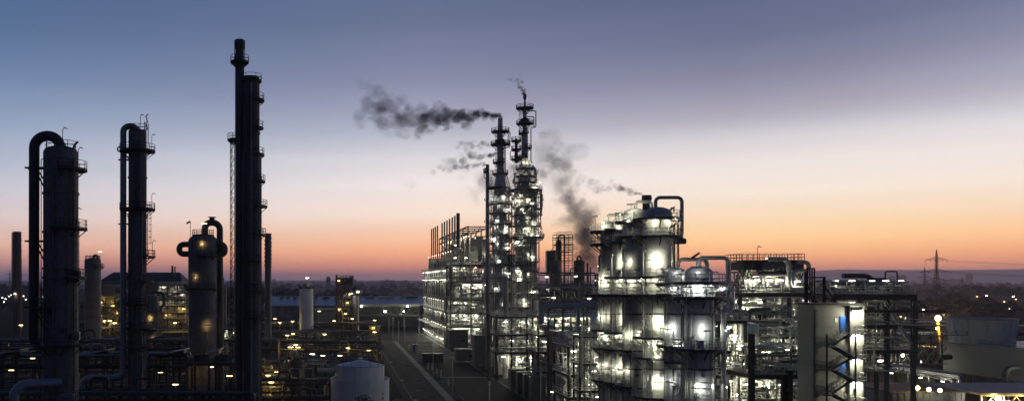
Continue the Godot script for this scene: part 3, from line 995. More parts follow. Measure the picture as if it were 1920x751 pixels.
# cooling deck: fan bays on a steel table
func build_dark_foreground() -> void:
	var dk: Material = M.pipe_black
	# the black table structure before the tall column
	var t := thing("fan_deck", "black steel fan deck with a handrail before the tall column", "steel structure", Vector3(-21.60, 0, -150.00))
	var top := 15.27
	for x in [-6.0, -2.0, 2.0, 6.0]:
		for z in [-4.0, 4.0]:
			steel(t, "post", Vector3(x, 0, z), Vector3(x, top, z), 0.4, dk)
	for x in [-6.0, -2.0, 2.0, 6.0]:
		steel(t, "beam", Vector3(x, top - 0.3, -4), Vector3(x, top - 0.3, 4), 0.3, dk)
	for z in [-4.0, 4.0]:
		for h in [top - 0.3, top * 0.5]:
			steel(t, "beam", Vector3(-6, h, z), Vector3(6, h, z), 0.4, dk)
	slab(t, "deck", Vector3(0, top, 0), Vector3(12.6, 0.15, 8.6), M.steel_dark)
	for i in 3:
		part(t, "fan_ring", Shape.new().lathe([Vector2(1.7, 0.0), Vector2(1.55, 0.9), Vector2(1.45, 0.9), Vector2(1.45, 0.1)], Vector3(-4 + i * 4, top + 0.05, 0), 20).mesh(), dk)
	part(t, "handrail", rails(PackedVector3Array([Vector3(-6.2, top, 4.2), Vector3(6.2, top, 4.2), Vector3(6.2, top, -4.2), Vector3(-6.2, top, -4.2), Vector3(-6.2, top, 4.2)]), 0.04), M.pipe_dark)

	# pipe bridges crossing in front of the dark columns
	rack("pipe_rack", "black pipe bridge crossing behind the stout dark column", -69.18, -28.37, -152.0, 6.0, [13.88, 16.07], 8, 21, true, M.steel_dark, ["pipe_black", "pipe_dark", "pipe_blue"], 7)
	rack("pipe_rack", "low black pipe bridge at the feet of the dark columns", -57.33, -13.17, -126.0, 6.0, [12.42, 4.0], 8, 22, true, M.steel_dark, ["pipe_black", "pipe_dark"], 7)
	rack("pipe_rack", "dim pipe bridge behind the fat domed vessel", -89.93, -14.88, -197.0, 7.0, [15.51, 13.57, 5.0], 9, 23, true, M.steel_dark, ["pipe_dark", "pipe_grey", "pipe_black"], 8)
	# slanting cooler covers with pale edges on the far bridge
	for i in 7:
		var px: float = [22, 62, 92, 188, 228, 330, 395][i]
		var c := thing("cooler_cover", "tilted metal cooler cover strip on the black pipe bridge", "cooler", Vector3((px - 635) / 1507.0 * 150, 16.07 + 0.5, -152), "cooler covers on the pipe bridge")
		var o := slab(c, "sheet", Vector3(0, 0.45, 0), Vector3(3.4, 0.1, 4.6), M.pipe_grey)
		o.rotation.z = 0.2
		slab(c, "foot", Vector3(-1.3, 0.05, 0), Vector3(0.2, 0.5, 4.2), dk)
		slab(c, "foot", Vector3(1.3, 0.3, 0), Vector3(0.2, 0.8, 4.2), dk)

	# a few dim lamps down among the black pipes
	for q in [[77, 709, 135], [160, 703, 160], [166, 707, 160], [300, 694, 165], [345, 692, 165], [328, 716, 140], [395, 684, 165], [250, 690, 165], [430, 700, 140], [60, 668, 180], [20, 690, 165]]:
		t = thing("bulkhead_lamp", "small dim lamp deep among the black pipe bridges", "lamp", Vector3((q[0] - 635) / 1507.0 * q[2], 30 + (528 - q[1]) / 1507.0 * q[2], -q[2]), "dim lamps among the black pipes")
		lamp(t, Vector3.ZERO, 0.7, "warm", 0, "hung")
		part(t, "bracket", Shape.new().beam(Vector3.ZERO, Vector3(0, -t.position.y, -0.4), 0.12).mesh(), dk)
	# lone pipes and drums at the bottom edge
	t = thing("overhead_duct", "fat dark duct bending down before the stout column", "duct", Vector3(-39.15, 0, -100.00))
	pipe(t, [Vector3(3.5, 17.13, -3), Vector3(-1.3, 17.13, 0), Vector3(-1.3, 2, 0)], 0.62, M.pipe_blue, "duct", 14, 2.4, 6)
	part(t, "foot", Shape.new().lathe([Vector2(0.7, 0), Vector2(0.7, 2.0), Vector2(0.3, 2.0)], Vector3(-1.3, 0, 0), 12).mesh(), dk)
	t = vessel("knockout_drum", "small pale upright drum at the foot of the stout column", Vector3(-33.10, 0, -98.00), 0.95, 16.08, M.shell_dark, [], 0.4, 20)
	ladder(t, 10, 0.95, 4.0, 15.89, 0.03, dk)
	t = vessel("settling_vessel", "rust-brown upright vessel with a lit manhole on top", Vector3(-11.02, 0, -200.00), 2.4, 10.09, M.shell_brown, [5.18], 0.35, 28)
	part(t, "nozzle", Shape.new().lathe([Vector2(0.5, 0), Vector2(0.5, 2.2), Vector2(0.7, 2.2), Vector2(0.7, 2.5), Vector2(0.1, 2.8)], Vector3(0, 10.23, 0), 12).mesh(), M.pipe_grey)
	platform(t, 11.42, 0.6, 1.9, 0, 360, 0.05, dk, M.pipe_grey)
	lamp(t, Vector3(0.9, 11.42, 0.8), 2.0, "warm", 0)
	lamp(t, Vector3(-1.1, 11.42, 0.6), 1.5, "warm", 0)
	t = thing("valve_platform", "small railed platform with silver elbow pipe beside the white tank", "platform", Vector3(-4.91, 0, -185.00))
	var py := 11.09
	slab(t, "deck", Vector3(0, py, 0), Vector3(4.0, 0.15, 2.6), M.grating)
	for x in [-1.8, 1.8]:
		steel(t, "post", Vector3(x, 0, 0), Vector3(x, py, 0), 0.25, dk)
	part(t, "handrail", rails(PackedVector3Array([Vector3(-2, py, 1.3), Vector3(2, py, 1.3), Vector3(2, py, -1.3), Vector3(-2, py, -1.3), Vector3(-2, py, 1.3)]), 0.06), M.pipe_white)
	pipe(t, [Vector3(0, py - 1.2, 1.6), Vector3(3.6, py - 1.2, 1.6), Vector3(4.6, py - 0.5, 1.6), Vector3(4.6, py - 3.5, 1.6), Vector3(2.0, py - 4.6, 1.6), Vector3(2.0, 1, 1.6)], 0.55, M.cladding, "elbow_pipe", 12, 1.8, 5)
	lamp(t, Vector3(-1.2, py, 0.9), 2.5, "white", 0)


# a pipe rack along x (or along z when along_x is false): posts, cross beams, pipes on each level
func rack(called: String, label: String, a: float, b: float, at: float, width: float, levels: Array, pipes: int, sd: int, along_x: bool, m: Material, mats: Array, bay := 6.0, group := "") -> Node3D:
	var t := thing(called, label, "pipe rack", Vector3(0, 0, 0), group)
	rng.seed = sd
	var k := maxi(1, roundi(absf(b - a) / bay))
	var put := func(l: float, y: float, w: float) -> Vector3: return Vector3(l, y, at + w) if along_x else Vector3(at + w, y, l)
	var high: float = levels[0]
	for q in levels: high = maxf(high, q)
	for i in k + 1:
		var l := lerpf(a, b, float(i) / k)
		for w in [-width / 2, width / 2]:
			steel(t, "post", put.call(l, 0.0, w), put.call(l, high + 0.2, w), 0.32, m)
		for y in levels:
			steel(t, "crossbeam", put.call(l, y - 0.2, -width / 2), put.call(l, y - 0.2, width / 2), 0.3, m)
	for y in levels:
		for w in [-width / 2, width / 2]:
			steel(t, "side_beam", put.call(a, y - 0.5, w), put.call(b, y - 0.5, w), 0.28, m)
		for i in pipes:
			var w := lerpf(-width / 2 + 0.4, width / 2 - 0.4, (i + rng.randf() * 0.5) / pipes)
			var r := rng.randf_range(0.09, 0.32)
			var l0 := a + (b - a) * (0.0 if rng.randf() < 0.6 else rng.randf() * 0.3)
			var l1 := b - (b - a) * (0.0 if rng.randf() < 0.6 else rng.randf() * 0.3)
			var pts := [put.call(l0, y + r, w)]
			if rng.randf() < 0.4:
				var c := rng.randf_range(0.3, 0.7)
				var u := 1.6 + rng.randf()
				pts += [put.call(lerpf(l0, l1, c), y + r, w), put.call(lerpf(l0, l1, c), y + r + u, w), put.call(lerpf(l0, l1, c) + 2.6, y + r + u, w), put.call(lerpf(l0, l1, c) + 2.6, y + r, w)]
			pts.append(put.call(l1, y + r, w))
			if rng.randf() < 0.5:
				pts.append(put.call(l1, y - rng.randf_range(2, 4), w))
			pipe(t, pts, r, M[mats[rng.randi() % mats.size()]], "pipe", 7)
	return t


# an open steel frame about the thing's origin: posts, beams on each floor, decks, handrails and braces
func frame(t: Node3D, hx: float, hz: float, levels: Array, nx: int, nz: int, w: float, m: Material, decks := true, rail: Material = null, brace := true, th := 0.045, deck: Material = null) -> void:
	var top: float = levels[-1]
	for i in nx + 1:
		for j in nz + 1:
			var x := lerpf(-hx, hx, float(i) / nx)
			var z := lerpf(-hz, hz, float(j) / nz)
			steel(t, "post", Vector3(x, 0, z), Vector3(x, top, z), w, m)
	var below := 0.0
	for l in levels.size():
		var y: float = levels[l]
		for j in nz + 1:
			var z := lerpf(-hz, hz, float(j) / nz)
			steel(t, "beam", Vector3(-hx, y - w * 0.6, z), Vector3(hx, y - w * 0.6, z), w * 0.7, m, w)
		for i in nx + 1:
			var x := lerpf(-hx, hx, float(i) / nx)
			steel(t, "beam", Vector3(x, y - w * 0.6, -hz), Vector3(x, y - w * 0.6, hz), w * 0.6, m, w * 0.9)
		if decks:
			slab(t, "deck", Vector3(0, y + 0.03, 0), Vector3(hx * 2 + 0.6, 0.1, hz * 2 + 0.6), deck if deck else M.grating)
			if rail:
				var q := [Vector3(-hx - 0.25, y + 0.08, hz + 0.25), Vector3(hx + 0.25, y + 0.08, hz + 0.25), Vector3(hx + 0.25, y + 0.08, -hz - 0.25), Vector3(-hx - 0.25, y + 0.08, -hz - 0.25), Vector3(-hx - 0.25, y + 0.08, hz + 0.25)]
				part(t, "handrail", rails(PackedVector3Array(q), th), rail)
		if brace:
			var i := (l * 2 + 1) % nx
			var xa := lerpf(-hx, hx, float(i) / nx)
			var xb := lerpf(-hx, hx, float(i + 1) / nx)
			steel(t, "brace", Vector3(xa, below, hz), Vector3((xa + xb) / 2, y - w, hz), w * 0.5, m)
			steel(t, "brace", Vector3(xb, below, hz), Vector3((xa + xb) / 2, y - w, hz), w * 0.5, m)
		below = y


# pipes that run along the three axes inside a box, turning corners and dropping between floors
func piping(t: Node3D, lo: Vector3, hi: Vector3, n: int, sd: int, mats: Array, r0 := 0.06, r1 := 0.24, sides := 7) -> void:
	rng.seed = sd
	for i in n:
		var p := Vector3(snappedf(rng.randf_range(lo.x, hi.x), 0.4), snappedf(rng.randf_range(lo.y, hi.y), 0.4), snappedf(rng.randf_range(lo.z, hi.z), 0.4))
		var pts := [p]
		var last := -1
		var k := rng.randi_range(1, 4)
		for s in k:
			var ax := rng.randi() % 3
			if ax == last: ax = (ax + 1) % 3
			last = ax
			var q: Vector3 = pts[-1]
			var span: float = hi[ax] - lo[ax]
			var to := snappedf(clampf(q[ax] + rng.randf_range(0.25, 0.7) * span * (1.0 if rng.randf() < 0.5 else -1.0), lo[ax], hi[ax]), 0.4)
			if absf(to - q[ax]) < 0.5:
				to = lo[ax] if q[ax] > (lo[ax] + hi[ax]) / 2 else hi[ax]
			q[ax] = to
			pts.append(q)
		var r := lerpf(r0, r1, pow(rng.randf(), 2.0))
		pipe(t, pts, r, M[mats[rng.randi() % mats.size()]], "pipe", sides, 2.0, 2)
		if rng.randf() < 0.45:
			var a: Vector3 = pts[0]
			var b: Vector3 = pts[1]
			var o := part(t, "valve", U.valve, M.pipe_dark if rng.randf() < 0.5 else M.pipe_white, a.lerp(b, rng.randf_range(0.3, 0.7)))
			o.scale = Vector3.ONE * (0.7 + r * 3.0)
			if absf((b - a).z) > 0.1: o.rotation.y = PI / 2


func drum(label: String, at: Vector3, r: float, l: float, m: Material, turn := 0.0, group := "", leg := 0.9) -> Node3D:
	var t := thing("horizontal_drum", label, "vessel", at, group)
	t.rotation.y = turn
	var b := Basis(Vector3.FORWARD, PI / 2)
	var y := r + leg
	var prof := [Vector2(0.002, -l / 2 - r * 0.5)]
	for i in range(1, 7): prof.append(Vector2(r * sin(PI / 12 * i), -l / 2 - r * 0.5 * cos(PI / 12 * i)))
	for i in 7: prof.append(Vector2(r * cos(PI / 12 * i) + 0.001, l / 2 + r * 0.5 * sin(PI / 12 * i)))
	part(t, "shell", Shape.new().lathe(prof, Vector3(0, y, 0), 20, 0, 360, b).mesh(), m)
	for x in [-l * 0.32, l * 0.32]:
		part(t, "saddle", Shape.new().box(Vector3(x, y * 0.45, 0), Vector3(0.25, y * 0.9, r * 1.5)).mesh(), M.steel_grey)
	for x in [-l * 0.3, 0.05, l * 0.35]:
		part(t, "nozzle", Shape.new().lathe([Vector2(r * 0.16, r * 0.9), Vector2(r * 0.16, r * 1.35), Vector2(r * 0.26, r * 1.35), Vector2(r * 0.26, r * 1.45), Vector2(0.01, r * 1.45)], Vector3(x, y, 0), 10).mesh(), m)
	return t


func build_mid_left() -> void:
	var dk: Material = M.pipe_black
	# white storage tank with cone roof standing in its bund wall
	var t := thing("storage_tank", "round white tank with cone roof inside a wider white bund ring", "tank", Vector3(4.38, 0, -165.00))
	part(t, "shell", Shape.new().lathe([Vector2(4.95, 0), Vector2(4.95, 12.81), Vector2(5.0, 12.81), Vector2(5.0, 12.92)], Vector3.ZERO, 56).mesh(), M.tank_white)
	part(t, "roof", Shape.new().lathe([Vector2(5.0, 12.92), Vector2(0.6, 12.92 + 1.0), Vector2(0.02, 12.92 + 1.05)], Vector3.ZERO, 56).mesh(), M.tank_white)
	part(t, "vent", Shape.new().lathe([Vector2(0.3, 0), Vector2(0.3, 0.35), Vector2(0.45, 0.35), Vector2(0.45, 0.55), Vector2(0.02, 0.65)], Vector3(0, 12.92 + 1.0, 0), 12).mesh(), M.tank_white)
	part(t, "bund_wall", Shape.new().lathe([Vector2(5.95, 0), Vector2(5.95, 10.18), Vector2(6.03, 10.18), Vector2(6.03, 10.29), Vector2(5.8, 10.29), Vector2(5.8, 0)], Vector3.ZERO, 56).mesh(), M.tank_white)
	for y in [5.0, 8.0]:
		part(t, "weld_seam", Shape.new().lathe([Vector2(5.95, -0.03), Vector2(5.97, -0.02), Vector2(5.97, 0.02), Vector2(5.95, 0.03)], Vector3(0, y, 0), 56).mesh(), M.tank_white)
	for k in 14:
		var sa := TAU * k / 14.0
		slab(t, "plate_seam", Vector3(cos(sa) * 4.96, 11.50, sin(sa) * 4.96), Vector3(0.05, 2.63, 0.05), M.tank_white)
	ladder(t, 160, 4.95, 10.29, 12.81, 0.04, M.steel_grey)
	part(t, "handrail", rails(arc(4.9, 12.92, 0, 360), 0.03, true, 1.05, 1.55), M.steel_dark)
	# the small painted marks on the bund wall: a grille mark over a ringed dot
	var mk := Shape.new()
	var a0 := deg_to_rad(43.0)
	var e := Vector3(cos(a0), 0, sin(a0))
	var w := Vector3(sin(a0), 0, -cos(a0))
	var b := Basis(w, Vector3.UP, e)
	for k in 4:
		mk.box(e * 5.97 + Vector3(0, 7.55 + 0.22 - k * 0.13, 0), Vector3(0.5, 0.07, 0.02), b)
	part(t, "painted_mark", mk.mesh(), M.ink)
	mk = Shape.new()
	for k in 10:
		var q := TAU * k / 10.0
		var c := e * 5.97 + Vector3(0, 6.68, 0)
		mk.beam(c + (w * cos(q) + Vector3.UP * sin(q)) * 0.26, c + (w * cos(q + TAU / 10) + Vector3.UP * sin(q + TAU / 10)) * 0.26, 0.08, 0.03)
	mk.box(e * 5.97 + w * 0.14 + Vector3(0, 6.68 + 0.1, 0), Vector3(0.24, 0.3, 0.02), b)
	part(t, "painted_mark", mk.mesh(), M.ink)

	# tree in front of the tank
	t = thing("tree", "dark leafy tree top in front of the white tank", "tree", Vector3(4.55, 0, -140.00))
	part(t, "trunk", Shape.new().tube(PackedVector3Array([Vector3.ZERO, Vector3(0.1, 3, 0), Vector3(-0.1, 6, 0.1)]), 0.22, 7).mesh(), M.bark)
	for k in 5:
		part(t, "limb", Shape.new().tube(PackedVector3Array([Vector3(0, 3.6 + k * 0.4, 0), Vector3(cos(k * 1.3), 5.4 + k * 0.4, sin(k * 1.3)), Vector3(cos(k * 1.3) * 1.7, 7.0 + k * 0.2, sin(k * 1.3) * 1.7)]), 0.08, 5).mesh(), M.bark)
	var cr := Shape.new()
	rng.seed = 33
	for i in 1300:
		var d := Vector3(rng.randfn(), rng.randfn(), rng.randfn()).normalized() * pow(rng.randf(), 0.45)
		var c := Vector3(d.x * 2.3, 7.5 + d.y * 2.9, d.z * 2.3) + Vector3(sin(d.y * 5), sin(d.x * 6) * 0.5, cos(d.y * 4)) * 0.35
		var bb := Basis(Vector3(rng.randf(), rng.randf(), rng.randf()).normalized(), rng.randf() * TAU)
		var q := rng.randf_range(0.10, 0.22)
		cr.quad(c - bb.x * q, c + bb.y * q * 0.6, c + bb.x * q, c - bb.y * q * 0.6, bb.z)
	part(t, "crown", cr.mesh(), M.leaf)

	# white silo with the lamp on its railed roof
	t = vessel("silo", "white upright silo with a lamp on its railed roof", Vector3(-13.36, 0, -330.00), 2.85, 27.15, M.tank_white, [], 0.12, 32)
	t.set_meta("category", "silo")
	seams(t, 2.85, 4.0, 26.72, 2.1, M.tank_white, 32)
	platform(t, 27.59, 0.3, 3.1, 0, 360, 0.09, dk, dk)
	part(t, "fan_housing", Shape.new().lathe([Vector2(0.8, 0), Vector2(0.8, 1.4), Vector2(0.3, 1.6), Vector2(0.02, 1.7)], Vector3(0.4, 27.59, 0.6), 12).mesh(), dk)
	ladder(t, -20, 2.85, 3.0, 27.15, 0.05, M.pipe_dark)
	lamp(t, Vector3(0.4, 27.59, 0.5), 6.0, "white", 0, "yard")

	# steel tower with the lit head, and the slim column next to it
	t = thing("preheater_tower", "open steel tower with lit floors and a wide head platform", "steel tower", Vector3(2.55, 0, -350.00))
	frame(t, 2.7, 3.0, [8.0, 12.0, 15.60, 19.08, 22.57, 26.05, 29.07], 1, 1, 0.5, M.steel_dark, true, M.pipe_dark, true, 0.09)
	slab(t, "head_house", Vector3(0, 30.23, 0), Vector3(6.8, 2.8, 6.4), M.panel_dark)
	part(t, "handrail", rails(PackedVector3Array([Vector3(-3.4, 31.63, 3.2), Vector3(3.4, 31.63, 3.2), Vector3(3.4, 31.63, -3.2)]), 0.09), M.pipe_dark)
	pipe(t, [Vector3(-3.6, 2, 1), Vector3(-3.6, 33.02, 1)], 0.45, M.shell_brown, "riser", 10)
	pipe(t, [Vector3(-1.2, 2, 3.4), Vector3(-1.2, 27.21, 3.4), Vector3(1.0, 27.21, 3.4)], 0.4, M.pipe_dark, "riser", 10)
	piping(t, Vector3(-2.6, 10, -2), Vector3(2.6, 28.14, 3), 40, 90, ["pipe_grey", "pipe_dark", "pipe_white"], 0.1, 0.3)
	for q in [[0.0, 523, 3.6, 3.0], [-2.4, 577, 3.4, 4.0], [1.2, 565, 3.4, 3.0], [0.4, 585, 3.4, 4.0], [-2.6, 524, 3.5, 1.5], [2.2, 549, 3.4, 2.0]]:
		lamp(t, Vector3(q[0], 30 + (528 - q[1]) / 1507.0 * 350, q[2]), q[3] * 0.6, "warm", 0, "hung")
	t = thing("cyclone_tower", "slim pale column carrying a wide domed head", "tower", Vector3(7.43, 0, -350.00))
	part(t, "shaft", Shape.new().lathe([Vector2(1.3, 0), Vector2(1.3, 24.19)], Vector3.ZERO, 18).mesh(), M.pipe_grey)
	part(t, "head", Shape.new().lathe([Vector2(1.3, 23.96), Vector2(2.6, 24.89), Vector2(2.6, 26.52), Vector2(1.2, 27.21), Vector2(0.3, 28.14), Vector2(0.02, 28.14)], Vector3.ZERO, 20).mesh(), M.shell_dark)
	lamp(t, Vector3(0.9, 26.05, 3.0), 2.0, "white", 0, "hung")
	lamp(t, Vector3(-2.0, 25.36, 2.4), 2.0, "white", 0, "hung")

	# long blue-roofed warehouse with skylight strips
	t = thing("warehouse", "long low warehouse with a blue-grey roof and lit ridge skylights", "warehouse", Vector3(6.37, 0, -640.00))
	var x0 := -59.46 - 6.37
	var x1 := 70.07 - 6.37
	var ey := 11.31
	var ry := 18.11
	var s := Shape.new()
	s.quad(Vector3(x0, ey, 8), Vector3(x1, ey, 8), Vector3(x1, ry, -26), Vector3(x0, ry, -26), Vector3(0, 1, 0.3))
	s.quad(Vector3(x0, ey, -60), Vector3(x1, ey, -60), Vector3(x1, ry, -26), Vector3(x0, ry, -26), Vector3(0, 1, -0.3))
	part(t, "roof", s.mesh(), M.roof_blue)
	slab(t, "wall", Vector3((x0 + x1) / 2, ey / 2 - 0.1, -26), Vector3(x1 - x0 - 1, ey - 0.3, 66), M.wall_far)
	slab(t, "gutter", Vector3((x0 + x1) / 2, ey - 0.2, 8.3), Vector3(x1 - x0, 0.7, 0.7), M.pipe_grey)
	for px in [524, 536, 550, 590, 607, 613, 630, 674, 690, 699, 716, 729, 738, 757, 768, 775, 783]:
		var o := slab(t, "skylight", Vector3((px - 650) / 1507.0 * 640, ry + 0.1, -22), Vector3(3.4, 0.5, 7.0), M.skylight)
		o.rotation.x = -0.02
	for px in [560, 615, 718, 760]:
		slab(t, "downpipe", Vector3((px - 650) / 1507.0 * 640, ey / 2, 8.4), Vector3(0.4, ey - 1, 0.4), M.steel_dark)
	# grey shed with curved roof in front of it
	t = thing("shed", "grey shed with a shallow curved roof beside the white silo", "shed", Vector3(-6.41, 0, -420.00))
	part(t, "roof", Shape.new().lathe([Vector2(12.2, -7.5), Vector2(12.2, 7.5), Vector2(12.0, 7.5), Vector2(12.0, -7.5)], Vector3(0, 17.18 - 11.6, -10), 14, 50, 130, Basis(Vector3.RIGHT, PI / 2) * Basis(Vector3.UP, 0)).mesh(), M.roof_grey)
	slab(t, "roof_sheet", Vector3(0, 15.51, -6), Vector3(16, 0.5, 16), M.roof_grey)
	slab(t, "wall", Vector3(0, 15.51 / 2 - 0.2, -6), Vector3(15, 15.51 - 0.6, 15), M.panel_grey)
	# shed with black hipped roof behind the slim column
	t = thing("process_hall", "large black-roofed hall behind the slim dark column", "hall", Vector3(-87.67, 0, -360.00))
	var hw := 18.63
	s = Shape.new()
	var yl := 30.00
	var yh := 34.30
	s.quad(Vector3(-hw, yl, 6), Vector3(hw, yl, 6), Vector3(hw - 3, yh, -4), Vector3(-hw + 4, yh, -4), Vector3(0, 1, 1))
	s.quad(Vector3(-hw, yl, -14), Vector3(hw, yl, -14), Vector3(hw - 3, yh, -4), Vector3(-hw + 4, yh, -4), Vector3(0, 1, -1))
	s.quad(Vector3(-hw, yl, 6), Vector3(-hw, yl, -14), Vector3(-hw + 4, yh, -4), Vector3(-hw + 4, yh, -4), Vector3(-1, 1, 0))
	s.quad(Vector3(hw, yl, 6), Vector3(hw, yl, -14), Vector3(hw - 3, yh, -4), Vector3(hw - 3, yh, -4), Vector3(1, 1, 0))
	part(t, "roof", s.mesh(), M.roof_black)
	slab(t, "wall", Vector3(0, yl / 2, -4), Vector3(hw * 2 - 1, yl - 0.2, 19), M.panel_grey)
	slab(t, "gutter", Vector3(-hw * 0.6, yl, 6.3), Vector3(hw * 0.8, 0.7, 0.6), M.pipe_grey)
	pipe(t, [Vector3(13, yl, 0), Vector3(13, 37.17, 0)], 0.5, M.pipe_dark, "roof_flue", 8)
	pipe(t, [Vector3(14.2, yl, 0), Vector3(14.2, 36.93, 0)], 0.3, M.pipe_dark, "roof_flue", 8)

	# lit unit behind the fat vessel
	t = thing("process_unit", "brightly lit open process unit below the black-roofed hall", "process unit", Vector3(-61.31, 0, -300.00))
	frame(t, 5.4, 4.0, [16.46, 18.65, 21.24, 23.63, 26.02, 28.81], 3, 1, 0.4, M.steel_dark, true, M.galvanised, false, 0.08)
	piping(t, Vector3(-5.2, 12, -3.5), Vector3(5.2, 29.20, 4.2), 110, 91, ["pipe_white", "pipe_grey", "pipe_white", "pipe_dark"], 0.08, 0.3)
	for q in [[-3.4, 538], [1.2, 536], [4.4, 538], [-4.6, 545], [-1.4, 548], [3.4, 549], [-3.6, 560], [-0.4, 562], [3.4, 561], [-4.4, 572], [2.6, 574], [4.0, 578], [0.6, 587], [-2.4, 590]]:
		lamp(t, Vector3(q[0], 30 + (528 - q[1]) / 1507.0 * 300 + 0.4, 3.6), 2.2, "white" if q[1] < 570 else "warm", 0, "hung")
	# grey hopper and lit unit left of it
	t = thing("process_unit", "dim process unit with warm lamps under the hall's gutter", "process unit", Vector3(-81.40, 0, -290.00))
	frame(t, 5.0, 4.0, [14.22, 18.07, 20.96, 26.73], 3, 1, 0.4, M.steel_dark, true, M.pipe_dark, false, 0.08)
	part(t, "hopper", Shape.new().lathe([Vector2(0.8, 21.53), Vector2(4.0, 24.80), Vector2(4.0, 28.85), Vector2(0.1, 29.04)], Vector3(-0.6, 0, 1), 20).mesh(), M.panel_grey)
	piping(t, Vector3(-4.8, 8, -3), Vector3(4.8, 23.84, 4.2), 70, 92, ["pipe_grey", "pipe_dark", "pipe_white"], 0.08, 0.3)
	for q in [[-3.4, 566, 4.0], [1.0, 572, 5.0], [2.4, 584, 4.0], [-3.6, 590, 3.0], [0.4, 604, 4.0], [-2.0, 600, 3.0]]:
		lamp(t, Vector3(q[0], 30 + (528 - q[1]) / 1507.0 * 290 + 0.4, 4.2), q[2] * 0.5, "warm", 0, "hung")
	# light column with lit side right of the slim column
	t = vessel("stripper_column", "dim grey column with a lamp-lit flank behind the slim dark one", Vector3(-48.91, 0, -210.00), 1.6, 26.10, M.shell_dark, [22.75, 18.29], 0.3, 24)
	pipe(t, [Vector3(0, 26.66, 0), Vector3(0, 27.35, 0), Vector3(3.2, 27.21, 0), Vector3(3.2, 23.87, 0), Vector3(2.3, 23.31, 0), Vector3(2.3, 3, 0)], 0.4, M.pipe_dark, "overhead_pipe", 10)
	platform(t, 22.48, 1.6, 2.5, 30, 150, 0.06, dk, M.pipe_grey)
	platform(t, 17.60, 1.6, 2.6, 0, 180, 0.06, dk, M.pipe_grey)
	lamp(t, Vector3(-0.2, 18.29, 2.6), 1.6, "warm", PI)
	lamp(t, Vector3(0.8, 12.72, 2.6), 1.6, "warm", PI)
	# bulbous drum and stair between the fat vessel and the tall column
	t = vessel("surge_drum", "narrow bulbous drum lit from below behind the fat domed vessel", Vector3(-37.44, 0, -260.00), 1.1, 27.93, M.shell_dark, [25.69], 0.8, 18)
	pipe(t, [Vector3(0, 28.79, 0), Vector3(0, 31.38, 0)], 0.3, M.pipe_dark, "vent", 8)
	pipe(t, [Vector3(-1.6, 4, 0), Vector3(-1.6, 31.55, 0)], 0.3, M.pipe_dark, "vent", 8)
	t = thing("pump_house", "small lit pump shelter between the fat vessel and tall column", "shelter", Vector3(-27.36, 0, -190.00))
	frame(t, 2.4, 2.0, [16.51, 19.03], 1, 1, 0.3, M.steel_dark, true, M.pipe_grey, false, 0.06)
	piping(t, Vector3(-2.3, 6, -1.8), Vector3(2.3, 18.91, 2), 26, 93, ["pipe_white", "pipe_grey"], 0.08, 0.25)
	lamp(t, Vector3(0.6, 19.16, 1.8), 5.0, "white", 0, "hung")
	lamp(t, Vector3(-1.2, 18.15, 1.9), 4.0, "warm", 0, "hung")

	# pipe racks of the old plant, row behind row, with warm lamps standing on them
	var mats := ["pipe_dark", "pipe_grey", "pipe_black", "pipe_dark", "pipe_black"]
	var rows := [
		["long dim pipe rack in front of the warehouse", 120, 700, 400.0, [9.83, 7.70], 8.0],
		["dim lamp-lit pipe rack before the white silo", 150, 705, 340.0, [12.40, 9.24], 8.0],
		["lamp-lit pipe rack behind the slim chimney", 160, 712, 290.0, [11.53, 9.22], 8.0],
		["lamp-lit pipe rack beyond the rust-brown vessel", 490, 708, 250.0, [11.09, 8.93, 4.0], 7.0],
		["low pipe rack beside the round white tank", 480, 705, 222.0, [8.79, 6.0, 3.0], 7.0],
		["nearest low pipe rack before the rust-brown vessel", 478, 618, 180.0, [8.02, 4.0], 6.0]]
	rows[5][0] = "low pipe rack before the rust-brown vessel"
	for i in rows.size():
		var q: Array = rows[i]
		var z: float = q[3]
		rack("pipe_rack", q[0], (q[1] - 635) / 1507.0 * z, (q[2] - 635) / 1507.0 * z, -z, q[5], q[4], 9, 100 + i, true, M.steel_dark, mats, 9.0)
	var warm := [[515, 597, 335], [524, 604, 330], [548, 602, 330], [592, 596, 330], [598, 583, 340], [626, 601, 330], [660, 597, 330], [702, 600, 330], [538, 628, 285], [549, 625, 285], [626, 624, 285], [608, 626, 285], [702, 622, 285], [554, 646, 245], [546, 650, 245], [652, 652, 245], [605, 666, 225], [616, 666, 225], [637, 666, 225], [682, 667, 225], [520, 690, 200], [205, 601, 280], [214, 605, 280], [166, 607, 280], [178, 590, 300], [183, 604, 280], [200, 588, 300], [38, 609, 260], [15, 645, 230], [62, 641, 230], [75, 649, 230], [305, 605, 290], [327, 605, 290], [355, 600, 290], [440, 623, 260], [452, 610, 300], [232, 640, 240], [160, 648, 230], [577, 740, 165], [508, 716, 185]]
	for i in warm.size():
		if i % 7 == 3: continue   # burnt out and taken down
		var q: Array = warm[i]
		var z: float = q[2]
		var y: float = 30 + (528 - q[1]) / 1507.0 * z - 4.0
		var o := thing("mast_lamp", "warm lamp on a short mast among the dim pipe racks", "lamp", Vector3((q[0] - 635) / 1507.0 * z, y, -z), "mast lamps of the old plant")
		lamp(o, Vector3.ZERO, 5.0 if rng.randf() < 0.7 else 3.0, "warm", 0, "yard")
		part(o, "bracket", Shape.new().beam(Vector3.ZERO, Vector3(0, -maxf(0.5, y), 0), 0.16).mesh(), M.steel_dark)
	# clutter among the racks
	var lots := [["tangle of pipes and valves under the lamp-lit racks", 590, 300, 9.0, 40, 94], ["tangle of pipes beside the rust-brown vessel", 505, 190, 5.0, 40, 95], ["tangle of pipework between the rack and the road", 690, 262, 4.5, 46, 96], ["dim pipework behind the stout column", 180, 260, 9.0, 40, 97], ["dim pipework behind the slim column", 330, 240, 9.0, 40, 98], ["dim pipework by the dark chimney", 40, 250, 9.0, 36, 99]]
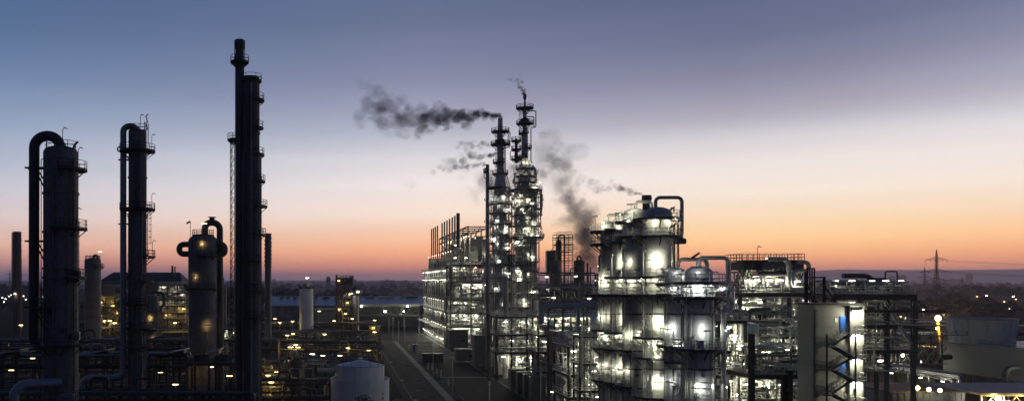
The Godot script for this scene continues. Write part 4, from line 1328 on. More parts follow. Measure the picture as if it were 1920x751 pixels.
	for q in lots:
		t = thing("pipe_manifold", q[0], "pipework", Vector3((q[1] - 635) / 1507.0 * q[2], 0, -q[2]))
		frame(t, q[3], 3.0, [4.5, 8.5], 4, 1, 0.25, M.steel_dark, true, M.pipe_dark, false, 0.05)
		piping(t, Vector3(-q[3], 0.5, -3), Vector3(q[3], 12.0, 3.2), q[4], q[5], ["pipe_grey", "pipe_white", "pipe_dark"], 0.08, 0.32)
	for q in [[520, 195, "warm"], [505, 188, "warm"], [690, 255, "warm"], [600, 292, "warm"]]:
		var o := thing("mast_lamp", "lamp hung low in a tangle of pipework", "lamp", Vector3((q[0] - 635) / 1507.0 * q[1], 9.0, -q[1] + 4.0), "lamps low in the pipework")
		lamp(o, Vector3.ZERO, 5.0, q[2], 0, "hung")
		part(o, "bracket", Shape.new().beam(Vector3.ZERO, Vector3(0, -9.0, -0.4), 0.14).mesh(), M.steel_dark)

	# long trussed pipe bridge across the end of the road
	t = thing("pipe_bridge", "long pale trussed pipe bridge crossing the end of the road", "pipe bridge", Vector3(29.63, 0, -470.00))
	var bx0 := 11.54 - 29.63
	var bx1 := 47.09 - 29.63
	var yt := 15.65
	var yb := 10.04
	var k := 9
	for zz in [-2.5, 2.5]:
		steel(t, "chord", Vector3(bx0, yt, zz), Vector3(bx1, yt, zz), 0.5, M.steel_grey)
		steel(t, "chord", Vector3(bx0, yb, zz), Vector3(bx1, yb, zz), 0.5, M.steel_dark)
		for i in k:
			var xa := lerpf(bx0, bx1, float(i) / k)
			var xb := lerpf(bx0, bx1, float(i + 1) / k)
			steel(t, "brace", Vector3(xa, yb, zz), Vector3((xa + xb) / 2, yt, zz), 0.3, M.steel_dark)
			steel(t, "brace", Vector3(xb, yb, zz), Vector3((xa + xb) / 2, yt, zz), 0.3, M.steel_dark)
	for i in 5:
		var xa := lerpf(bx0, bx1, i / 4.0)
		for zz in [-2.5, 2.5]:
			steel(t, "post", Vector3(xa, 0, zz), Vector3(xa, yb, zz), 0.6, M.steel_dark)
	pipe(t, [Vector3(bx0, yt + 0.9, 1.5), Vector3(bx1, yt + 0.9, 1.5)], 0.7, M.pipe_grey)
	pipe(t, [Vector3(bx0, yt + 0.8, -0.6), Vector3(bx1, yt + 0.8, -0.6)], 0.5, M.pipe_grey)
	pipe(t, [Vector3(bx0, yb + 0.6, 0.6), Vector3(bx1, yb + 0.6, 0.6)], 0.4, M.pipe_dark)
	for px in [677, 720, 722, 756, 763]:
		lamp(t, Vector3((px - 730) / 1507.0 * 470, (yt + 0.2) if px < 680 or px > 760 else yb + 2.8, 3.2), 6.0, "white", 0, "flood")
	# dark low buildings behind the bridge
	t = thing("depot", "long dark depot building behind the pipe bridge", "building", Vector3(23.29, 0, -540.00))
	slab(t, "wall", Vector3(8, 6.5, -6), Vector3(110, 13, 14), M.panel_dark)
	slab(t, "roof", Vector3(8, 13.4, -6), Vector3(112, 0.8, 16), M.roof_black)
	for i in 14:
		slab(t, "window", Vector3(-40 + i * 7.4, 8.5, 1.1), Vector3(4.4, 1.6, 0.2), M.glass_dark)


func build_furnaces() -> void:
	var dk: Material = M.steel_dark
	# ten furnace cells in a row, each with its own stack; the origin of a cell is the middle of its road side
	var cell := thing("cracking_furnace", "tall lit furnace cell with a thin stack, tenth and last from the lone thicker stack", "furnace", Vector3.ZERO, "furnace cells in the long row beside the road")
	var half := 4.65
	for x in [0.0, 9.0, 18.0]:
		steel(cell, "post", Vector3(x, 0, half), Vector3(x, 36.0 if x < 1.0 else 42.0, half), 0.4, dk)
	steel(cell, "post", Vector3(0, 0, 0), Vector3(0, 16.4, 0), 0.3, dk)
	for y in [10.3, 16.4, 22.2]:
		slab(cell, "deck", Vector3(9, y, 0), Vector3(18.8, 0.14, half * 2), M.grating)
		steel(cell, "beam", Vector3(0, y - 0.4, half), Vector3(18, y - 0.4, half), 0.4, dk, 0.5)
		steel(cell, "beam", Vector3(-0.2, y - 0.4, half), Vector3(-0.2, y - 0.4, -half), 0.4, dk, 0.5)
		part(cell, "handrail", rails(PackedVector3Array([Vector3(-0.35, y + 0.1, half), Vector3(-0.35, y + 0.1, -half)]), 0.05), M.galvanised)
	for y in [31.5, 35.7]:
		slab(cell, "walkway", Vector3(0.2, y, 0), Vector3(1.9, 0.14, half * 2), M.grating)
		part(cell, "handrail", rails(PackedVector3Array([Vector3(-0.7, y + 0.1, half), Vector3(-0.7, y + 0.1, -half)]), 0.05), M.galvanised)
	slab(cell, "firebox", Vector3(5.2, 29.2, 0), Vector3(8.0, 13.6, half * 2 - 0.8), M.panel_grey)
	for k in 5:
		slab(cell, "wall_rib", Vector3(1.12, 29.2, -half + 1.0 + k * 1.82), Vector3(0.2, 13.4, 0.2), M.steel_grey)
	slab(cell, "firebox_floor", Vector3(8, 12.8, 0), Vector3(12, 4.4, half * 2 - 1.0), M.panel_grey)
	for k in 4:
		var z := -half + 1.2 + k * 2.3
		pipe(cell, [Vector3(0.9, 0.4, z), Vector3(0.9, 9.8, z)], 0.3, M.cladding, "riser", 7)
		pipe(cell, [Vector3(0.8, 10.6, z + 0.3), Vector3(0.8, 15.8, z + 0.3)], 0.3, M.cladding, "riser", 7)
		pipe(cell, [Vector3(0.6, 16.8, z), Vector3(0.6, 21.6, z)], 0.26, M.cladding, "riser", 7)
		part(cell, "burner", Shape.new().lathe([Vector2(0.3, 0), Vector2(0.42, 0.4), Vector2(0.42, 1.0), Vector2(0.2, 1.4)], Vector3(0.4, 16.6, z + 1.0), 8).mesh(), M.pipe_white)
	pipe(cell, [Vector3(-0.9, 16.9, half), Vector3(-0.9, 16.9, -half)], 0.34, M.pipe_white, "header_pipe", 8)
	slab(cell, "convection_box", Vector3(5.0, 38.0, 0), Vector3(4.0, 4.2, half * 1.4), M.panel_dark)
	part(cell, "stack", Shape.new().lathe([Vector2(0.5, 40), Vector2(0.38, 43), Vector2(0.38, 60.5), Vector2(0.3, 60.5)], Vector3(4.5, 0, 0), 12).mesh(), M.pipe_black)
	slab(cell, "inner_wall", Vector3(16.5, 11.0, 0), Vector3(0.5, 22.0, half * 2), M.panel_grey)
	for q in [[-0.1, 3.0, -2.3], [-0.1, 9.6, 2.2], [0.1, 15.6, -2.0], [-0.2, 21.6, 1.8]]:
		lamp(cell, Vector3(q[0], q[1], q[2]), 5.5, "white", PI / 2, "hung")
	for z in [-2.3, 2.3]:
		lamp(cell, Vector3(-0.3, 31.35, z), 4.0, "white", PI / 2, "hung")
		lamp(cell, Vector3(-0.3, 35.55, z), 4.0, "white", PI / 2, "hung")
		pipe(cell, [Vector3(0.55, 22.6, z), Vector3(0.55, 30.8, z)], 0.34, M.cladding, "riser", 7)
		pipe(cell, [Vector3(0.6, 31.8, z + 0.8), Vector3(0.6, 35.2, z + 0.8)], 0.3, M.cladding, "riser", 7)
		part(cell, "lamp_bracket", Shape.new().beam(Vector3(1.3, 31.38, z), Vector3(-0.4, 31.38, z), 0.08).beam(Vector3(1.3, 35.58, z), Vector3(-0.4, 35.58, z), 0.08).mesh(), dk)
	lamp(cell, Vector3(2.6, 44.5, 0), 4.0, "white", PI / 2, "hung")
	part(cell, "lamp_bracket", Shape.new().beam(Vector3(4, 44.5, 0), Vector3(2.5, 44.5, 0), 0.08).mesh(), dk)
	var zs := [465.0, 455.7, 446.4, 437.1, 417.5, 408.2, 398.9, 389.6, 380.3, 371.8]
	for i in zs.size():
		if i == 0:
			cell.position = Vector3(49.2, 0, -zs[0])
		else:
			var c := copy(cell, "cracking_furnace", "tall lit furnace cell with a thin stack, %s from the lone thicker stack" % ["", "ninth", "eighth", "seventh", "sixth", "fifth", "fourth", "third", "second", "first"][i], Vector3(49.2, 0, -zs[i]))
			var n := 0
			for k in c.get_children():   # a few tubes have failed, and cells differ in their risers
				if k.name.begins_with("lamp") and not k.name.begins_with("lamp_"):
					n += 1
					if (n * 7 + i * 3) % 11 < 2: k.free()
				elif (k.name.begins_with("riser") or k.name.begins_with("burner")) and rng.randf() < 0.22:
					k.free()
	var gap := copy(cell, "cracking_furnace", "furnace cell without a stack filling the gap in the row", Vector3(49.2, 0, -427.3))
	gap.get_node("stack").free()
	# near stack standing alone, slightly taller
	var t := thing("furnace_stack", "lone thicker black stack at the near end of the furnace row", "stack", Vector3(53.6, 0, -361))
	part(t, "flue", Shape.new().lathe([Vector2(0.9, 0), Vector2(0.8, 40), Vector2(0.8, 60.8), Vector2(0.65, 60.8)], Vector3.ZERO, 14).mesh(), M.pipe_black)
	platform(t, 44.0, 0.8, 2.0, 0, 360, 0.1, M.grating, M.galvanised)
	lamp(t, Vector3(-1.4, 44.0, 1.2), 4.0, "white", 0, "post")

	# two tall blank casings across the row
	for q in [[441.0, 6.0, "far blank grey casing standing across the furnace row"], [388.0, 7.0, "large blank dark casing standing across the furnace row"]]:
		t = thing("flue_casing", q[2], "casing", Vector3(50.0, 0, -q[0]))
		slab(t, "box", Vector3(q[1] / 2, 32.4, -3.0), Vector3(q[1], 20.0, 6.0), M.panel_grey)
		slab(t, "coping", Vector3(q[1] / 2, 42.5, -3.0), Vector3(q[1] + 0.4, 0.3, 6.4), dk)
		for k in 2:
			slab(t, "leg", Vector3(1.0 + k * (q[1] - 2.0), 11.1, -3.0), Vector3(0.8, 22.2, 0.8), dk)
		pipe(t, [Vector3(q[1] - 0.6, 41.6, 0.6), Vector3(q[1] + 0.6, 41.8, 0.6), Vector3(q[1] + 0.6, 40.0, 0.6), Vector3(q[1] - 3.4, 34.5, 1.4), Vector3(q[1] - 3.4, 26, 1.4)], 0.55, M.cladding, "slanted_duct", 9)
		for k in 4:
			slab(t, "panel_rib", Vector3(0.6 + k * (q[1] - 1.2) / 3.0, 32.4, 0.06), Vector3(0.16, 19.6, 0.12), M.steel_grey)

	# open frame at the near end: floors full of lit pipework
	t = thing("furnace_end_frame", "open steel frame full of lit pipework at the end of the furnace row", "steel structure", Vector3(58.4, 0, -360))
	frame(t, 9.2, 5.4, [10.3, 16.4, 22.2, 30.0, 37.6], 2, 1, 0.5, dk, true, M.galvanised, true, 0.05)
	piping(t, Vector3(-9, 0.6, -4.5), Vector3(9, 9.5, 5.2), 40, 201, ["pipe_white", "pipe_grey", "pipe_white"], 0.1, 0.4)
	piping(t, Vector3(-9, 11, -4.5), Vector3(9, 15.6, 5.2), 60, 202, ["pipe_white", "pipe_grey", "pipe_white"], 0.1, 0.4)
	piping(t, Vector3(-9, 17, -4.5), Vector3(9, 21.4, 5.2), 60, 203, ["pipe_white", "pipe_grey", "cladding"], 0.1, 0.4)
	piping(t, Vector3(-9, 23, -4.5), Vector3(9, 36.8, 5.2), 80, 204, ["pipe_white", "pipe_grey", "pipe_dark"], 0.1, 0.5)
	for l in [[9.4, 10.0], [15.5, 14.0], [21.4, 14.0], [29.0, 12.0], [36.6, 10.0], [41.0, 8.0]]:
		for x in [-7.0, -2.4, 2.6, 7.2]:
			lamp(t, Vector3(x + rng.randf_range(-0.8, 0.8), l[0], rng.randf_range(1.5, 5.0)), l[1], "white", 0, "hung")
	for x in [-7.0, -2.4, 2.6, 7.2]:
		steel(t, "lamp_post", Vector3(x, 37.6, 3.0), Vector3(x, 41.2, 3.0), 0.15, dk)
	for x in [-5.6, 0.0, 4.4]:
		part(t, "header_drum", Shape.new().lathe(dome(1.1, 0, 0.5) .duplicate().map(func(e: Vector2) -> Vector2: return Vector2(e.x, 5.5 + e.y)), Vector3(x, 23, 1), 14).lathe([Vector2(1.1, 0), Vector2(1.1, 5.5)], Vector3(x, 23, 1), 14).mesh(), M.cladding)
	# tall roof frame over the row with its lamp-lit walkway and hanging ducts
	t = thing("roof_gantry", "high open roof gantry with a row of lamps above the furnaces", "steel structure", Vector3(64.0, 0, -415))
	for k in 8:
		var z := lerpf(-52, 52, k / 7.0)
		for x in [-5.6, 5.6]:
			steel(t, "post", Vector3(x, 37.0, z), Vector3(x, 55, z), 0.5, dk)
		steel(t, "roof_beam", Vector3(-5.6, 54.8, z), Vector3(5.6, 54.8, z), 0.5, dk)
		steel(t, "brace", Vector3(-5.6, 46, z), Vector3(0, 54.6, z), 0.3, dk)
	for k in 7:
		var z0 := lerpf(-52, 52, k / 7.0)
		var z1 := lerpf(-52, 52, (k + 1) / 7.0)
		steel(t, "brace", Vector3(-5.6, 38, z0), Vector3(-5.6, 50, z1), 0.25, dk)
		slab(t, "duct", Vector3(0.5, 45, (z0 + z1) / 2), Vector3(3.4, 12.0, 3.6), M.panel_grey)
		lamp(t, Vector3(-5.2, 51.2, (z0 + z1) / 2), 5.0, "white", PI / 2, "hung")
		lamp(t, Vector3(-5.2, 51.2, z1 - 0.5), 5.0, "white", PI / 2, "hung")
	for y in [55.0, 51.6, 47.0]:
		for x in [-5.6, 5.6]:
			steel(t, "long_beam", Vector3(x, y, -52), Vector3(x, y, 52), 0.5, dk)
	for k in 2:
		slab(t, "front_duct", Vector3(-3.2 + k * 5.4, 44.2, 53.2), Vector3(3.2, 10.0, 1.6), M.panel_grey)
	slab(t, "walkway", Vector3(-5.8, 51.9, 0), Vector3(1.4, 0.12, 104), M.grating)

	# slim lit column before the frame
	t = vessel("quench_column", "slim silver column crowded with lamps and small platforms", Vector3(53.33, 0, -285.00), 1.25, 39.46, M.cladding, [31.51, 22.06], 0.5, 20)
	for y in [36.81, 31.51, 25.84, 19.22, 13.55, 7.87]:
		platform(t, y, 1.25, 2.7, 0, 360, 0.08)
		lamp(t, Vector3(-1.9, y, 1.6), 6.0, "white", PI, "post")
		lamp(t, Vector3(2.0, y, 1.2), 5.0, "white", PI, "post")
	piping(t, Vector3(-2.4, 2, 0.6), Vector3(2.4, 39.08, 2.6), 40, 205, ["pipe_white", "pipe_grey", "cladding"], 0.08, 0.3)
	# low dark boxes at the foot
	for q in [[858, 352, 8.0, 9.0, 6.0, "dark open container box in front of the furnace end frame"], [872, 300, 7.5, 5.0, 5.0, "low grey container with a small window by the yard edge"], [903, 285, 6.0, 11.0, 6.0, "tall grey cabin on legs beside the slim lit column"]]:
		t = thing("plant_cabin", q[5], "cabin", Vector3((q[0] - 635) / 1507.0 * q[1], 0, -q[1]))
		slab(t, "body", Vector3(0, q[3] / 2 + 0.4, 0), Vector3(q[2], q[3] - 0.8, q[4]), M.panel_grey if q[0] != 858 else M.panel_dark)
		slab(t, "roof", Vector3(0, q[3] + 0.05, 0), Vector3(q[2] + 0.4, 0.12, q[4] + 0.4), dk)
		slab(t, "window", Vector3(q[2] * 0.25, q[3] * 0.5, q[4] / 2 + 0.03), Vector3(1.4, 0.9, 0.06), M.glass_dark)
		for k in [-0.4, 0.4]:
			slab(t, "foot", Vector3(q[2] * k, 0.2, 0), Vector3(0.4, 0.4, q[4] * 0.8), M.concrete)
	# white canopies jutting over the yard
	for i in 3:
		t = thing("canopy", "thin white canopy jutting out from the furnace row, %s from the far end fence" % ["first", "second", "third"][i], "canopy", Vector3(46.8, 0, [-445.0, -418.0, -385.0][i]), "canopies along the furnace row")
		slab(t, "roof", Vector3(0, 9.0, 0), Vector3(4.6, 0.2, 22), M.pipe_grey)
		for z in [-9.0, 9.0]:
			steel(t, "bracket", Vector3(2.2, 7.0, z), Vector3(-1.6, 8.9, z), 0.16, dk)


func ring_lights(t: Node3D, y: float, r: float, angles: Array, e: float, tint := "white") -> void:
	for a in angles:
		var q := deg_to_rad(a)
		lamp(t, Vector3(cos(q) * r, y, sin(q) * r), e, tint, -q - PI / 2, "post")


func build_twin_towers() -> void:
	var dk: Material = M.pipe_black
	var z := 262
	# the smoking tower
	var t := thing("fractionation_tower", "tall narrow tower with black smoke streaming off its tip", "column", Vector3(52.68, 0, -262.00))
	part(t, "shell", Shape.new().lathe([Vector2(2.1, 0), Vector2(2.1, 60.60), Vector2(0.95, 67.21), Vector2(0.85, 78.33), Vector2(0.75, 83.20), Vector2(0.55, 83.37), Vector2(0.5, 82.50)], Vector3.ZERO, 28).mesh(), M.cladding)
	for y in [60.60, 52.25, 40.08, 27.91, 15.74]:
		part(t, "girth_band", Shape.new().lathe([Vector2(2.1, -0.2), Vector2(2.25, -0.2), Vector2(2.25, 0.2), Vector2(2.1, 0.2)], Vector3(0, y, 0), 28).mesh(), M.steel_grey)
	for q in [[247, 0.7, 2.9, 0, 360], [271, 0.8, 3.1, 0, 360], [305, 0.9, 2.4, 60, 300], [352, 2.0, 4.7, 90, 270], [358, 2.0, 3.3, -90, 90], [383, 2.1, 3.9, 0, 200], [400, 2.1, 3.7, 20, 240], [440, 2.1, 3.4, 0, 200], [470, 2.1, 3.6, -40, 200], [520, 2.1, 3.6, 0, 180], [575, 2.1, 3.6, 0, 180]]:
		platform(t, 30 + (528 - q[0]) / 1507.0 * 262, q[1], q[2], q[3], q[4], 0.08, dk, M.pipe_black if q[0] < 330 else M.galvanised)
	part(t, "ring_header", Shape.new().lathe([Vector2(0.8, -0.9), Vector2(1.5, -0.6), Vector2(1.5, 0.4), Vector2(0.8, 0.8)], Vector3(0, 75.90, 0), 18).mesh(), dk)
	for q in [[1.8, 247, 3.1, 276], [1.4, 249, 2.5, 272]]:
		pipe(t, [Vector3(0.6, 30 + (528 - q[1]) / 1507.0 * 262, 0.4), Vector3(q[2], 30 + (528 - q[1]) / 1507.0 * 262, 0.4), Vector3(q[2], 30 + (528 - q[3]) / 1507.0 * 262, 0.4), Vector3(0.7, 30 + (528 - q[3] - 1) / 1507.0 * 262, 0.4)], 0.16, dk, "reflux_pipe", 7)
	pipe(t, [Vector3(1.5, 73.81, 0.5), Vector3(1.5, 66.51, 0.5), Vector3(2.8, 61.82, 0.5), Vector3(2.8, 17.48, 0.5)], 0.18, dk, "downcomer", 7)
	pipe(t, [Vector3(1.0, 73.12, 1.0), Vector3(1.0, 66.16, 1.0), Vector3(2.3, 60.60, 1.2), Vector3(2.3, 4, 1.2)], 0.14, dk, "downcomer", 7)
	ladder(t, 170, 0.85, 61.82, 78.33, 0.06, dk)
	ring_lights(t, 55.21, 3.5, [70, 150], 1.3, "cool")
	ring_lights(t, 52.25, 3.3, [110], 1.3, "cool")
	ring_lights(t, 45.30, 3.1, [50, 140], 1.3, "cool")
	ring_lights(t, 40.08, 3.2, [40, 130], 1.3, "cool")
	ring_lights(t, 31.39, 3.2, [60], 1.1, "cool")
	for q in [[326, 1.3, 2.6, -60, 240], [366, 2.1, 3.6, -30, 120], [420, 2.1, 3.5, 0, 210], [455, 2.1, 3.5, -20, 190], [495, 2.1, 3.5, 0, 190], [548, 2.1, 3.5, 0, 190], [600, 2.1, 3.5, 0, 190]]:
		platform(t, hy(q[0], 262), q[1], q[2], q[3], q[4], 0.08, dk)
	for k in 6:
		var a := deg_to_rad([20.0, 45.0, 75.0, 105.0, 140.0, 165.0][k])
		var top := hy([372.0, 410.0, 395.0, 380.0, 430.0, 365.0][k], 262)
		pipe(t, [Vector3(cos(a) * 2.5, 4, sin(a) * 2.5), Vector3(cos(a) * 2.5, top, sin(a) * 2.5), Vector3(cos(a) * 1.6, top, sin(a) * 1.6)], 0.1 + 0.05 * (k % 3), M.pipe_grey if k % 2 else M.cladding, "riser", 7)
	ladder(t, 95, 2.1, hy(545, 262), hy(400, 262), 0.05)
	ladder(t, 60, 0.9, hy(326, 262), hy(271, 262), 0.06, dk)
	for q in [[-2.4, 374, 2.2], [2.0, 392, 2.6], [-1.6, 412, 3.0], [1.2, 431, 3.0], [-2.6, 446, 2.4], [1.8, 463, 2.8], [-1.0, 487, 3.2], [2.2, 510, 2.6], [-2.0, 538, 2.8], [0.6, 566, 3.2], [-1.4, 590, 3.0]]:
		lamp(t, Vector3(q[0], hy(q[1], 262), q[2]), 1.6, "cool", 0, "hung")
		part(t, "lamp_bracket", Shape.new().beam(Vector3(q[0], hy(q[1], 262), q[2]), Vector3(q[0] * 0.6, hy(q[1], 262), 1.0), 0.07).mesh(), dk)
	piping(t, Vector3(-3.0, 17.48, 2.2), Vector3(3.0, 55.73, 3.3), 40, 217, ["pipe_white", "pipe_grey", "pipe_dark"], 0.06, 0.18)
	piping(t, Vector3(-3.4, 41.82, 1.2), Vector3(-1.6, 59.21, 3.2), 14, 210, ["pipe_white", "pipe_grey"], 0.08, 0.22)

	# the taller tower with the flare tip
	t = thing("fractionation_tower", "tallest lit tower with stacked round platforms and a wisp of white steam", "column", Vector3(60.68, 0, -262.00))
	part(t, "shell", Shape.new().lathe([Vector2(2.95, 0), Vector2(2.95, 60.95), Vector2(1.9, 62.68), Vector2(1.9, 66.51), Vector2(1.1, 69.99), Vector2(1.0, 77.46), Vector2(0.7, 79.20), Vector2(0.6, 86.16), Vector2(0.34, 87.02), Vector2(0.3, 90.50), Vector2(0.2, 90.50)], Vector3.ZERO, 30).mesh(), M.cladding)
	part(t, "flare_tip", Shape.new().lathe([Vector2(0.4, -0.6), Vector2(0.55, 0), Vector2(0.55, 1.0), Vector2(0.4, 1.2)], Vector3(0, 89.98, 0), 12).mesh(), dk)
	for q in [[203, 0.6, 2.8, 0, 360], [232, 0.7, 2.7, 0, 360], [297, 1.1, 2.7, 90, 270], [317, 1.8, 2.9, 0, 360], [342, 1.9, 3.9, 0, 360], [357, 2.9, 5.6, 0, 360], [388, 2.9, 4.4, 30, 250], [405, 2.9, 4.6, 0, 250], [424, 2.9, 5.0, 0, 250], [445, 2.9, 6.2, 0, 360], [490, 2.9, 4.7, 0, 200], [527, 2.9, 4.3, 30, 190], [575, 2.9, 4.4, 0, 180]]:
		platform(t, 30 + (528 - q[0]) / 1507.0 * 262, q[1], q[2], q[3], q[4], 0.08, dk, M.pipe_black if q[0] < 300 else M.galvanised)
	for y in [53.64, 41.82, 33.13, 26.18, 17.48]:
		part(t, "girth_band", Shape.new().lathe([Vector2(2.95, -0.2), Vector2(3.1, -0.2), Vector2(3.1, 0.2), Vector2(2.95, 0.2)], Vector3(0, y, 0), 30).mesh(), M.steel_grey)
	part(t, "cone_skirt", Shape.new().lathe([Vector2(3.0, 40.08), Vector2(5.6, 44.08), Vector2(5.5, 44.08), Vector2(2.96, 39.74)], Vector3.ZERO, 30, 60, 140).mesh(), M.steel_grey)
	part(t, "ring_header", Shape.new().lathe([Vector2(0.7, -0.9), Vector2(1.4, -0.6), Vector2(1.4, 0.5), Vector2(0.7, 0.9)], Vector3(0, 82.50, 0), 18).mesh(), dk)
	pipe(t, [Vector3(0.6, 85.63, 0.5), Vector3(3.5, 85.63, 0.5), Vector3(3.5, 80.24, 0.5), Vector3(1.9, 80.24, 0.5), Vector3(1.9, 69.12, 0.5), Vector3(2.4, 68.60, 0.5)], 0.17, dk, "reflux_pipe", 7)
	pipe(t, [Vector3(0.7, 83.72, 0.4), Vector3(2.9, 83.72, 0.4), Vector3(2.9, 80.42, 0.4)], 0.17, dk, "reflux_pipe", 7)
	pipe(t, [Vector3(2.2, 67.55, 0.3), Vector3(3.4, 66.51, 0.3), Vector3(3.4, 34.87, 0.3), Vector3(3.4, 5, 0.3)], 0.5, M.cladding, "downcomer", 10)
	pipe(t, [Vector3(2.8, 53.64, 1.0), Vector3(5.4, 53.64, 1.0)], 0.42, dk, "stub_pipe", 10)
	ladder(t, 190, 1.0, 62.34, 86.16, 0.06, dk)
	ring_lights(t, 66.68, 2.6, [60, 120], 1.3, "white")
	ring_lights(t, 62.34, 3.4, [50, 100, 150], 1.3, "white")
	ring_lights(t, 59.73, 5.0, [20, 150], 1.6, "white")
	ring_lights(t, 54.34, 4.0, [80, 140], 1.6, "white")
	ring_lights(t, 51.38, 4.2, [70, 120], 1.6, "white")
	ring_lights(t, 48.08, 4.6, [90, 150], 1.6, "white")
	ring_lights(t, 44.43, 5.6, [30, 80, 150], 1.8, "white")
	ring_lights(t, 36.61, 4.3, [85, 140], 2.4, "white")
	ring_lights(t, 30.17, 3.9, [80], 1.8, "white")
	ring_lights(t, 21.83, 4.0, [110], 1.6, "white")
	piping(t, Vector3(-4.2, 44.43, 1.8), Vector3(-1.0, 59.21, 4.6), 30, 211, ["pipe_white", "pipe_grey", "cladding"], 0.08, 0.26)
	piping(t, Vector3(-4.4, 58.86, 1.6), Vector3(3.6, 65.81, 4.0), 26, 214, ["pipe_white", "pipe_grey", "cladding"], 0.08, 0.22)
	piping(t, Vector3(-4.6, 31.39, 2.2), Vector3(-1.2, 43.56, 4.6), 30, 215, ["pipe_white", "pipe_grey", "pipe_dark"], 0.08, 0.24)
	piping(t, Vector3(1.8, 43.56, 1.6), Vector3(5.2, 59.21, 3.6), 24, 216, ["pipe_grey", "pipe_dark", "pipe_white"], 0.08, 0.24)
	for q in [[-3.6, 372, 3.6], [-2.6, 398, 4.0], [-3.6, 418, 3.8], [-3.4, 432, 4.2], [3.2, 368, 3.0], [-3.0, 470, 4.4], [-3.8, 512, 4.0]]:
		part(t, "valve_skid", U.cabinet, M.pipe_white, Vector3(q[0], hy(q[1], 262), q[2]))
	for q in [[-3.2, 376, 4.4, 5.0], [-1.2, 399, 4.4, 5.0], [-3.4, 412, 4.6, 6.0], [0.8, 436, 5.2, 6.0], [-3.4, 452, 4.8, 6.0], [-3.2, 505, 4.6, 6.0], [-3.6, 548, 4.2, 6.0], [0.5, 598, 3.8, 6.0]]:
		lamp(t, Vector3(q[0], hy(q[1], 262), q[2]), q[3], "white", 0, "hung")
		part(t, "lamp_bracket", Shape.new().beam(Vector3(q[0], hy(q[1], 262), q[2]), Vector3(q[0] * 0.6, hy(q[1], 262), 1.6), 0.08).mesh(), dk)
	for q in [[250, 0.7, 2.0, 60, 300], [278, 1.0, 2.2, -90, 90], [330, 1.9, 3.2, 0, 360], [372, 2.9, 4.3, 40, 220], [466, 2.9, 4.3, 60, 220], [508, 2.9, 4.4, 20, 170], [550, 2.9, 4.3, 0, 180], [600, 2.9, 4.3, 0, 180]]:
		platform(t, hy(q[0], 262), q[1], q[2], q[3], q[4], 0.08, dk, M.pipe_black if q[0] < 300 else M.galvanised)
	for k in 7:
		var a := deg_to_rad([15.0, 35.0, 62.0, 88.0, 112.0, 140.0, 165.0][k])
		var top := hy([362.0, 395.0, 412.0, 452.0, 400.0, 430.0, 365.0][k], 262)
		pipe(t, [Vector3(cos(a) * 3.35, 4, sin(a) * 3.35), Vector3(cos(a) * 3.35, top, sin(a) * 3.35), Vector3(cos(a) * 2.5, top, sin(a) * 2.5)], 0.1 + 0.06 * (k % 3), M.pipe_grey if k % 2 else M.cladding, "riser", 7)
	ladder(t, 100, 2.95, hy(527, 262), hy(445, 262), 0.05)
	ladder(t, 70, 2.95, hy(442, 262), hy(360, 262), 0.05)
	for q in [[2.4, 352, 3.6], [-2.2, 366, 4.2], [1.4, 381, 4.0], [-2.4, 392, 3.8], [2.2, 415, 3.6], [-0.6, 428, 4.6], [3.4, 440, 3.4], [-2.0, 462, 4.0], [1.6, 480, 3.8], [-2.6, 520, 3.6], [2.0, 544, 3.6], [-0.8, 566, 4.0], [1.4, 592, 4.0]]:
		lamp(t, Vector3(q[0], hy(q[1], 262), q[2]), 2.0, "white", 0, "hung")
		part(t, "lamp_bracket", Shape.new().beam(Vector3(q[0], hy(q[1], 262), q[2]), Vector3(q[0] * 0.6, hy(q[1], 262), 2.0), 0.07).mesh(), dk)
	piping(t, Vector3(-3.6, 17.48, 3.0), Vector3(3.6, 57.47, 4.3), 60, 218, ["pipe_white", "pipe_grey", "pipe_dark"], 0.06, 0.2)
	# companion column clinging to the tower's upper part
	t = thing("side_column", "small thin column beside the tallest tower's upper shaft", "column", Vector3(57.01, 0, -258.00))
	part(t, "shell", Shape.new().lathe([Vector2(0.1, 68.01), Vector2(0.6, 68.52), Vector2(0.6, 70.75), Vector2(0.45, 72.12), Vector2(0.45, 75.54), Vector2(0.1, 76.05)], Vector3.ZERO, 16).mesh(), dk)
	for y in [75.20, 72.46, 69.21]:
		platform(t, y, 0.5, 1.6, 0, 360, 0.08, dk, dk)
	pipe(t, [Vector3(-0.4, 71.94, 0), Vector3(-1.9, 71.94, 0), Vector3(-1.9, 69.03, 0), Vector3(-0.3, 68.86, 0)], 0.12, dk, "loop_pipe", 7)
	# thin pale stack behind
	t = thing("vent_stack", "thin pale grey vent stack with a hooked side pipe", "stack", Vector3(50.91, 0, -275.00))
	part(t, "shaft", Shape.new().lathe([Vector2(0.75, 0), Vector2(0.62, 69.78), Vector2(0.45, 70.15)], Vector3.ZERO, 16).mesh(), M.pipe_grey)
	pipe(t, [Vector3(0, 68.69, 0.2), Vector3(-1.2, 68.69, 0.2), Vector3(-1.2, 65.58, 0.2), Vector3(-0.4, 65.22, 0.2)], 0.14, dk, "side_pipe", 7)
	platform(t, 67.59, 0.6, 1.4, 90, 300, 0.08, dk, dk)
	for y in [58.47, 50.99]:
		pipe(t, [Vector3(-0.3, y, 0.3), Vector3(-1.1, y, 0.3), Vector3(-1.1, y - 0.7, 0.3), Vector3(-0.4, y - 0.9, 0.3)], 0.12, dk, "side_pipe", 6)
	ladder(t, 10, 0.7, 47.88, 67.59, 0.06, dk)
